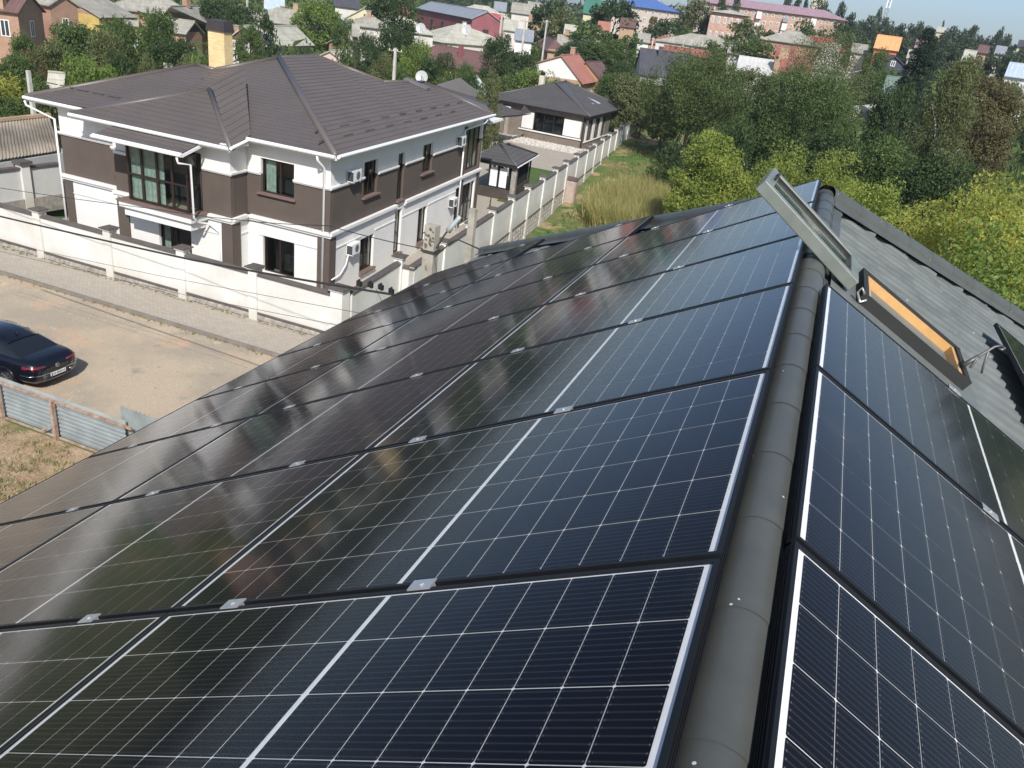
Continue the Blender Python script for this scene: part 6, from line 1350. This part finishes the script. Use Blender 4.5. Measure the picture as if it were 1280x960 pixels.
tree((-29.09, 112.88, 1.03, 6.18), 50, 'dark', 'bush behind the shabby cottage', 'broad', 0.03, group=Tn)
tree((-21.95, 91.98, 0.31, 7.45), 66, 'olive', 'olive green bush beside the far end of the white wall', 'broad', 0.03, group=Tn)
tree((-44.66, 198.60, 4.92, 8.15), 26, 'brown', 'dark purple leaved tree before the pinkish block', 'poplar', 0.1, group=Tn)
tree((-39.20, 194.65, 5.08, 9.01), 54, 'dark', 'round tree right of the purple leaved one', 'broad', 0.08, group=Tn)
tree((-41.01, 229.92, 6.59, 12.04), 48, 'olive', 'pale green tree right of the blue roofed block', 'poplar', 0.05, group=Tn)
tree((-35.75, 220.67, 6.51, 10.11), 30, 'dark', 'dark tree before the low brick block', 'broad', 0.05, group=Tn)
tree((-25.86, 181.71, 5.33, 7.08), 30, 'mid', 'small tree above the long grey hip roof', 'broad', 0.05, group=Tn)
tree((-24.67, 164.70, 4.45, 6.71), 40, 'mid', 'bushy tree hiding the right end of the long grey hip roof', 'broad', 0.03, group=Tn)
tree((-23.97, 202.12, 6.38, 10.27), 50, 'olive', 'olive tree in front of the long apartment block', 'broad', 0.05, group=Tn)
tree((-16.55, 147.61, 3.79, 8.22), 84, 'mid', 'broad tree above the big walnut', 'broad', 0.05, group=Tn)
tree((-16.59, 177.76, 5.59, 8.79), 50, 'dark', 'dark tree left of the grey hip roof with brick walls', 'broad', 0.05, group=Tn)
tree((-8.67, 163.29, 4.96, 7.43), 30, 'mid', 'round bush before the brick walled house', 'broad', 0.05, group=Tn)
tree((-38.02, 253.71, 7.67, 13.23), 14, 'dark', 'thin dark poplar before the apartment block, the left one', 'poplar', 0.03, group=Tn)
tree((-34.45, 254.21, 7.86, 13.87), 14, 'dark', 'thin dark poplar before the apartment block, the right one', 'poplar', 0.03, group=Tn)
tree((-12.87, 223.15, 7.47, 10.15), 34, 'mid', 'tree before the brick apartment block near its right end', 'broad', 0.05, group=Tn)
tree((-3.94, 228.49, 7.64, 11.22), 46, 'dark', 'dark round tree at the right end of the apartment block', 'broad', 0.05, group=Tn)
tree((2.79, 198.50, 6.60, 9.07), 46, 'dark', 'dark tree left of the orange house', 'broad', 0.05, group=Tn)
tree((-13.14, 81.49, 0.04, 11.06), 138, 'walnut', 'very large spreading walnut tree in the middle of the lot', 'broad', 0.18, group=W_, lod=0)
tree((-16.32, 85.00, 0.17, 7.28), 60, 'olive', 'olive lower bough side tree at the left of the walnut', 'broad', 0.1, group=W_)
tree((-11.15, 65.60, -0.79, 5.34), 60, 'dark', 'dark bushes in the shade under the walnut', 'broad', 0.02, group=W_)
tree((-2.83, 102.48, 0.94, 12.67), 120, 'olive', 'tall loose olive willow behind the green maple', 'birch', 0.1, group=W_, lod=0)
tree((-1.90, 74.50, -0.34, 11.21), 126, 'mid', 'wide green tree right of the walnut', 'broad', 0.12, group=W_, lod=0)
tree((-5.69, 76.32, -0.23, 8.16), 70, 'mid', 'darker tree between the walnut and the wide green tree', 'broad', 0.05, group=W_)
tree((5.92, 86.32, 0.26, 14.76), 84, 'spruce', 'large dark spruce standing against the skyline', 'conifer', 0.02, group=W_, lod=0)
tree((7.10, 64.14, -0.87, 13.70), 66, 'olive', 'slender birch with a pale stem before the spruce', 'birch', 0.06, group=W_, lod=0)
tree((10.30, 71.80, -0.45, 12.85), 84, 'brown', 'large browning tree at the right edge', 'broad', 0.1, group=W_, lod=0)
tree((4.29, 80.41, -0.01, 10.60), 60, 'dark', 'dark tree left of the spruce foot', 'broad', 0.05, group=W_)
tree((-6.28, 52.16, -1.28, 8.21), 108, 'lime', 'light green maple bush just beyond the hip of the roof', 'broad', 0.03, group=W_)
tree((-1.99, 44.48, -1.30, 8.98), 84, 'lime', 'yellow green maple sapling clump behind the raised hatch sash', 'broad', 0.03, group=W_)
tree((1.35, 42.50, -1.30, 9.52), 96, 'lime', 'yellowish maple behind the far end of the ridge', 'broad', 0.03, group=W_)
tree((3.52, 54.41, -1.24, 9.76), 120, 'mid', 'mid green shrubs between the birch and the yellowing maples', 'broad', 0.02, group=W_)
tree((-0.22, 60.52, -1.05, 8.99), 90, 'dark', 'dark shrubs below the wide green tree', 'broad', 0.02, group=W_)
tree((6.04, 48.15, -1.29, 9.91), 110, 'dark', 'dark bluish shrubs left of the side street', 'broad', 0.02, group=W_)
tree((4.10, 25.21, -0.05, 10.17), 160, 'yellow', 'large yellowing maple close behind the right roof slope', 'broad', 0.12, group=W_)
tree((4.62, 22.07, 0.00, 10.81), 150, 'yellow', 'yellowing maple cut by the right edge', 'broad', 0.1, group=W_)
tree((3.07, 28.36, -0.53, 9.44), 120, 'yellow', 'lower yellowing maple behind the hip cap', 'broad', 0.1, group=W_)
tree((3.76, 16.12, 0.00, 9.62), 200, 'bright', 'bright green lower boughs right behind the hip', 'broad', 0.1, group=W_)
tree((2.00, 32.46, -1.22, 9.87), 80, 'lime', 'small olive maple at the end of the ridge', 'broad', 0.1, group=W_)
tree((-6.88, 66.17, -0.78, 7.22), 60, 'dark', 'shaded shrubs between the walnut and the light maple', 'broad', 0.02, group=W_)
tree((-7.31, 298.43, 9.44, 15.52), 14, 'haze', 'slim poplar on the skyline between the apartment block and the mast', 'poplar', .06, group='trees on the skyline')
tree((-3.89, 288.50, 9.25, 14.10), 28, 'haze', 'rounded tree on the skyline between the apartment block and the mast, first from the left', 'broad', .06, group='trees on the skyline')
tree((0.40, 308.52, 9.60, 12.64), 22, 'haze', 'rounded tree on the skyline between the apartment block and the mast, second from the left', 'broad', .06, group='trees on the skyline')
tree((3.04, 298.51, 9.44, 13.27), 26, 'haze', 'rounded tree on the skyline between the apartment block and the mast, third from the left', 'broad', .06, group='trees on the skyline')
tree((4.47, 318.49, 9.73, 15.52), 10, 'haze', 'slim poplar on the skyline right of the mast', 'poplar', .06, group='trees on the skyline')
tree((7.55, 298.43, 9.44, 13.34), 30, 'haze', 'rounded tree on the skyline right of the mast, first from the left', 'broad', .06, group='trees on the skyline')
tree((11.62, 308.30, 9.60, 13.03), 30, 'haze', 'rounded tree on the skyline right of the mast, second from the left', 'broad', .06, group='trees on the skyline')
tree((16.41, 328.11, 9.84, 13.68), 22, 'haze', 'rounded tree on the skyline left of the spruce, first from the left', 'broad', .06, group='trees on the skyline')
tree((18.07, 328.03, 9.84, 14.88), 24, 'haze', 'rounded tree on the skyline left of the spruce, second from the left', 'broad', .06, group='trees on the skyline')
tree((18.83, 297.93, 9.44, 12.41), 24, 'haze', 'rounded tree on the skyline left of the spruce, third from the left', 'broad', .06, group='trees on the skyline')
tree((32.04, 417.30, 10.15, 17.71), 12, 'spruce', 'dark fir on the skyline behind the spruce', 'conifer', .06, group='trees on the skyline')
tree((29.65, 347.26, 9.99, 14.35), 26, 'haze', 'rounded tree on the skyline behind the spruce, first from the left', 'broad', .06, group='trees on the skyline')
tree((31.03, 327.06, 9.84, 14.20), 30, 'haze', 'rounded tree on the skyline behind the spruce, second from the left', 'broad', .06, group='trees on the skyline')
tree((35.52, 336.66, 9.92, 14.38), 16, 'haze', 'slim poplar on the skyline behind the spruce', 'poplar', .06, group='trees on the skyline')
tree((26.37, 257.18, 8.53, 11.35), 40, 'haze', 'rounded tree below the skyline behind the spruce, first from the left', 'broad', .06, group='trees on the skyline')
tree((37.58, 326.37, 9.84, 12.78), 34, 'haze', 'rounded tree on the skyline near the right edge, first from the left', 'broad', .06, group='trees on the skyline')
tree((42.59, 335.84, 9.92, 13.23), 30, 'haze', 'rounded tree on the skyline near the right edge, second from the left', 'broad', .06, group='trees on the skyline')
tree((42.84, 325.73, 9.84, 14.16), 12, 'haze', 'slim poplar on the skyline near the right edge', 'poplar', .06, group='trees on the skyline')
tree((49.28, 355.13, 10.03, 15.06), 24, 'haze', 'rounded tree on the skyline near the right edge, third from the left', 'broad', .06, group='trees on the skyline')
tree((43.83, 275.07, 9.03, 10.46), 30, 'haze', 'rounded tree on the skyline near the right edge, fourth from the left', 'broad', .06, group='trees on the skyline')
tree((29.84, 246.73, 8.25, 10.04), 30, 'haze', 'rounded tree below the skyline near the right edge, first from the left', 'broad', .06, group='trees on the skyline')
tree((28.92, 206.52, 6.97, 9.32), 40, 'haze', 'rounded tree below the skyline near the right edge, second from the left', 'broad', .06, group='trees on the skyline')
tree((26.98, 176.49, 5.75, 9.21), 36, 'haze', 'rounded tree below the skyline near the right edge, third from the left', 'broad', .06, group='trees on the skyline')
tree((20.46, 227.61, 7.64, 9.64), 40, 'haze', 'rounded tree below the skyline behind the spruce, second from the left', 'broad', .06, group='trees on the skyline')
tree((11.26, 238.26, 7.95, 9.35), 40, 'haze', 'rounded tree below the skyline right of the mast', 'broad', .06, group='trees on the skyline')
tree((12.38, 198.14, 6.60, 7.81), 40, 'haze', 'rounded tree below the skyline left of the spruce', 'broad', .06, group='trees on the skyline')
tree((-0.15, 238.52, 7.95, 9.04), 30, 'haze', 'rounded tree below the skyline between the apartment block and the mast', 'broad', .06, group='trees on the skyline')
tree((20.49, 257.71, 8.53, 10.22), 30, 'haze', 'rounded tree below the skyline behind the spruce, third from the left', 'broad', .06, group='trees on the skyline')
tree((-11.21, 328.33, 9.84, 14.21), 14, 'haze', 'rounded tree on the skyline above the apartment block roof, first from the left', 'broad', .06, group='trees on the skyline')
tree((-18.58, 398.09, 10.13, 20.12), 30, 'haze', 'rounded tree on the skyline above the apartment block roof, second from the left', 'broad', .06, group='trees on the skyline')
tree((-24.23, 297.54, 9.34, 15.75), 14, 'haze', 'slim poplar on the skyline above the apartment block roof, first from the left', 'poplar', .06, group='trees on the skyline')
tree((-21.30, 297.77, 9.39, 15.11), 14, 'haze', 'slim poplar on the skyline above the apartment block roof, second from the left', 'poplar', .06, group='trees on the skyline')
tree((-18.51, 297.95, 9.42, 14.93), 10, 'haze', 'slim poplar on the skyline above the apartment block roof, third from the left', 'poplar', .06, group='trees on the skyline')

# distant woods behind everything, read as one mass
rnd = random.Random(21); m = MB()
V = []; T_2 = []; rs2 = np.random.RandomState(8)
for k in range(2600):
    a = rnd.uniform(math.radians(88), math.radians(175)) ; D = rnd.uniform(330, 900); x, y = D * math.cos(a), D * math.sin(a)
    if rnd.random() < .35: a = rnd.uniform(math.radians(60), math.radians(95)); x, y = D * math.cos(a), D * math.sin(a)
    g = gz(x, y); r = rnd.uniform(3, 6); hh = rnd.uniform(7, 13)
    n = 26; d = rs2.normal(size=(n, 3)); d /= np.linalg.norm(d, axis=1)[:, None]; c = np.array([x, y, g + hh * .5]) + d * np.array([r, r, hh * .5]) * rs2.uniform(.6, 1, (n, 1))
    ax = rs2.normal(size=(n, 3)); bx = rs2.normal(size=(n, 3)); s = 1.1
    V.append(np.stack([c - ax * s, c + bx * s, c + ax * s], 1).reshape(-1, 3)); T_2 += list(np.clip(rs2.rand() * .6 + rs2.rand(n) * .4, 0, 1))
V = np.concatenate(V); nf = len(V) // 3
me = bpy.data.meshes.new('far_woods'); me.from_pydata(V.tolist(), [], np.arange(nf * 3).reshape(-1, 3).tolist())
at = me.attributes.new('tone', 'FLOAT', 'FACE'); at.data.foreach_set('value', np.array(T_2, dtype=np.float32)); me.materials.append(LM['haze'])
o = bpy.data.objects.new('far_woods', me); col.objects.link(o); o['kind'] = 'stuff'; tag(o, 'distant tree cover of the town reading as one green mass', 'woods')
V = []; T_2 = []
for k in range(1500):
    a = rnd.uniform(math.radians(78), math.radians(150)); D = rnd.uniform(105, 330); x, y = D * math.cos(a), D * math.sin(a)
    if rnd.random() < .4: a = rnd.uniform(math.radians(62), math.radians(92)); x, y = D * math.cos(a), D * math.sin(a)
    g = gz(x, y); r = rnd.uniform(1.2, 3.0); hh = rnd.uniform(2.2, 4.4)
    n = 60; d = rs2.normal(size=(n, 3)); d /= np.linalg.norm(d, axis=1)[:, None]; c = np.array([x, y, g + hh * .45]) + d * np.array([r, r, hh * .55]) * rs2.uniform(.6, 1, (n, 1))
    ax = rs2.normal(size=(n, 3)); bx = rs2.normal(size=(n, 3)); s = .42
    V.append(np.stack([c - ax * s, c + bx * s, c + ax * s], 1).reshape(-1, 3)); T_2 += list(np.clip(rs2.rand() * .6 + rs2.rand(n) * .4, 0, 1))
V = np.concatenate(V); nf = len(V) // 3
me = bpy.data.meshes.new('garden_thicket'); me.from_pydata(V.tolist(), [], np.arange(nf * 3).reshape(-1, 3).tolist())
at = me.attributes.new('tone', 'FLOAT', 'FACE'); at.data.foreach_set('value', np.array(T_2, dtype=np.float32)); me.materials.append(LM['mid'])
o = bpy.data.objects.new('garden_thicket', me); col.objects.link(o); o['kind'] = 'stuff'; tag(o, 'low garden bushes filling the ground between the town houses', 'bushes')
# undergrowth filling the gaps between the near trees
pts = []; rnd = random.Random(31)
for _ in range(5200):
    a = rnd.uniform(R_(58), R_(108)); D = rnd.uniform(30, 120); x, y = D * math.cos(a), D * math.sin(a)
    if x < -9 - y * .06: continue
    if x < -2 and y < 62: continue
    pts.append((x, y, gz(x, y)))
tufts('undergrowth', 'dense green undergrowth filling the ground between the trees right of the lot', 'undergrowth', pts, 1.5, .8, LM['mid'], 12, .10, 12)
# a few garden plants of the plot
tree((-23.44, 58.08, -0.99, 4.46), 24, 'dark', 'round dark evergreen shrub before the porch', 'broad', .05, name='shrub', cat='shrub')
tree((-16.69, 40.32, -1.30, 3.94), 9, 'mid', 'small cone shaped thuja behind the white wall', 'conifer', .0, name='shrub', cat='shrub', lod=1)
# haze
b = MB(); b.box(-1000, 700, -120, 1100, -3, 62); hz = b.build('haze', None); hz['kind'] = 'stuff'; tag(hz, 'thin summer haze over the whole town', 'haze')
hm = bpy.data.materials.new('haze air'); hm.use_nodes = True; N = hm.node_tree.nodes; L = hm.node_tree.links; N.remove(N['Principled BSDF'])
pv = N.new('ShaderNodeVolumePrincipled'); pv.inputs['Color'].default_value = (.80, .88, 1, 1); pv.inputs['Density'].default_value = .0003; pv.inputs['Anisotropy'].default_value = .3
L.new(pv.outputs[0], N['Material Output'].inputs['Volume']); hz.data.materials.append(hm)

tree((-61.89, 49.23, -0.20, 5.81), 40, 'mid', 'tree in front of the red roofed brick house, its right side', 'broad', .04, group='garden trees before the town houses')
tree((-60.02, 57.31, -0.05, 7.20), 44, 'mid', 'tree hiding the wall below the yellow balcony', 'broad', .04, group='garden trees before the town houses')
tree((-56.40, 60.79, -0.05, 6.55), 44, 'dark', 'dark tree before the dark gabled wing', 'broad', .04, group='garden trees before the town houses')
tree((-50.78, 57.74, -0.30, 6.70), 30, 'mid', 'tree right behind the yellow chimney, its left side', 'broad', .04, group='garden trees before the town houses')
tree((-26.91, 103.12, 0.63, 5.86), 44, 'mid', 'green tree between the bungalow and the large dark grey roof', 'broad', .04, group='garden trees before the town houses')
tree((-20.18, 92.38, 0.34, 6.32), 36, 'dark', 'dark tree before the brick cottage', 'broad', .04, group='garden trees before the town houses')
tree((-32.58, 175.55, 4.54, 7.81), 34, 'mid', 'tree standing left of the long grey hip roof', 'broad', .04, group='garden trees before the town houses')
tree((-11.98, 115.91, 1.73, 6.99), 60, 'olive', 'olive tree before the white walled building, on its left', 'broad', .04, group='garden trees before the town houses')
tree((-8.44, 110.20, 1.40, 7.54), 50, 'mid', 'green tree before the white walled building, on its right', 'broad', .04, group='garden trees before the town houses')
tree((5.22, 133.42, 3.00, 7.81), 40, 'mid', 'green tree before the dark blue gabled house', 'broad', .04, group='garden trees before the town houses')
tree((16.68, 147.59, 4.03, 9.97), 40, 'dark', 'dark tree before the grey roofed house beyond the spruce', 'broad', .04, group='garden trees before the town houses')
tree((20.13, 126.95, 2.65, 9.76), 50, 'mid', 'green tree before the long white building at the right edge', 'broad', .04, group='garden trees before the town houses')
tree((-47.15, 72.84, 0.06, 6.92), 30, 'mid', 'bush beside the old barn', 'broad', .04, group='garden trees before the town houses')
tree((-53.95, 88.61, 0.37, 7.78), 34, 'dark', 'dark tree below the cream gabled house', 'broad', .04, group='garden trees before the town houses')
tree((-34.61, 75.07, -0.06, 7.68), 34, 'mid', 'small tree before the brown hip roof house', 'broad', .04, group='garden trees before the town houses')
tree((3.57, 148.48, 4.03, 9.15), 34, 'mid', 'green tree hiding the left wall of the orange house', 'broad', .04, group='garden trees before the town houses')
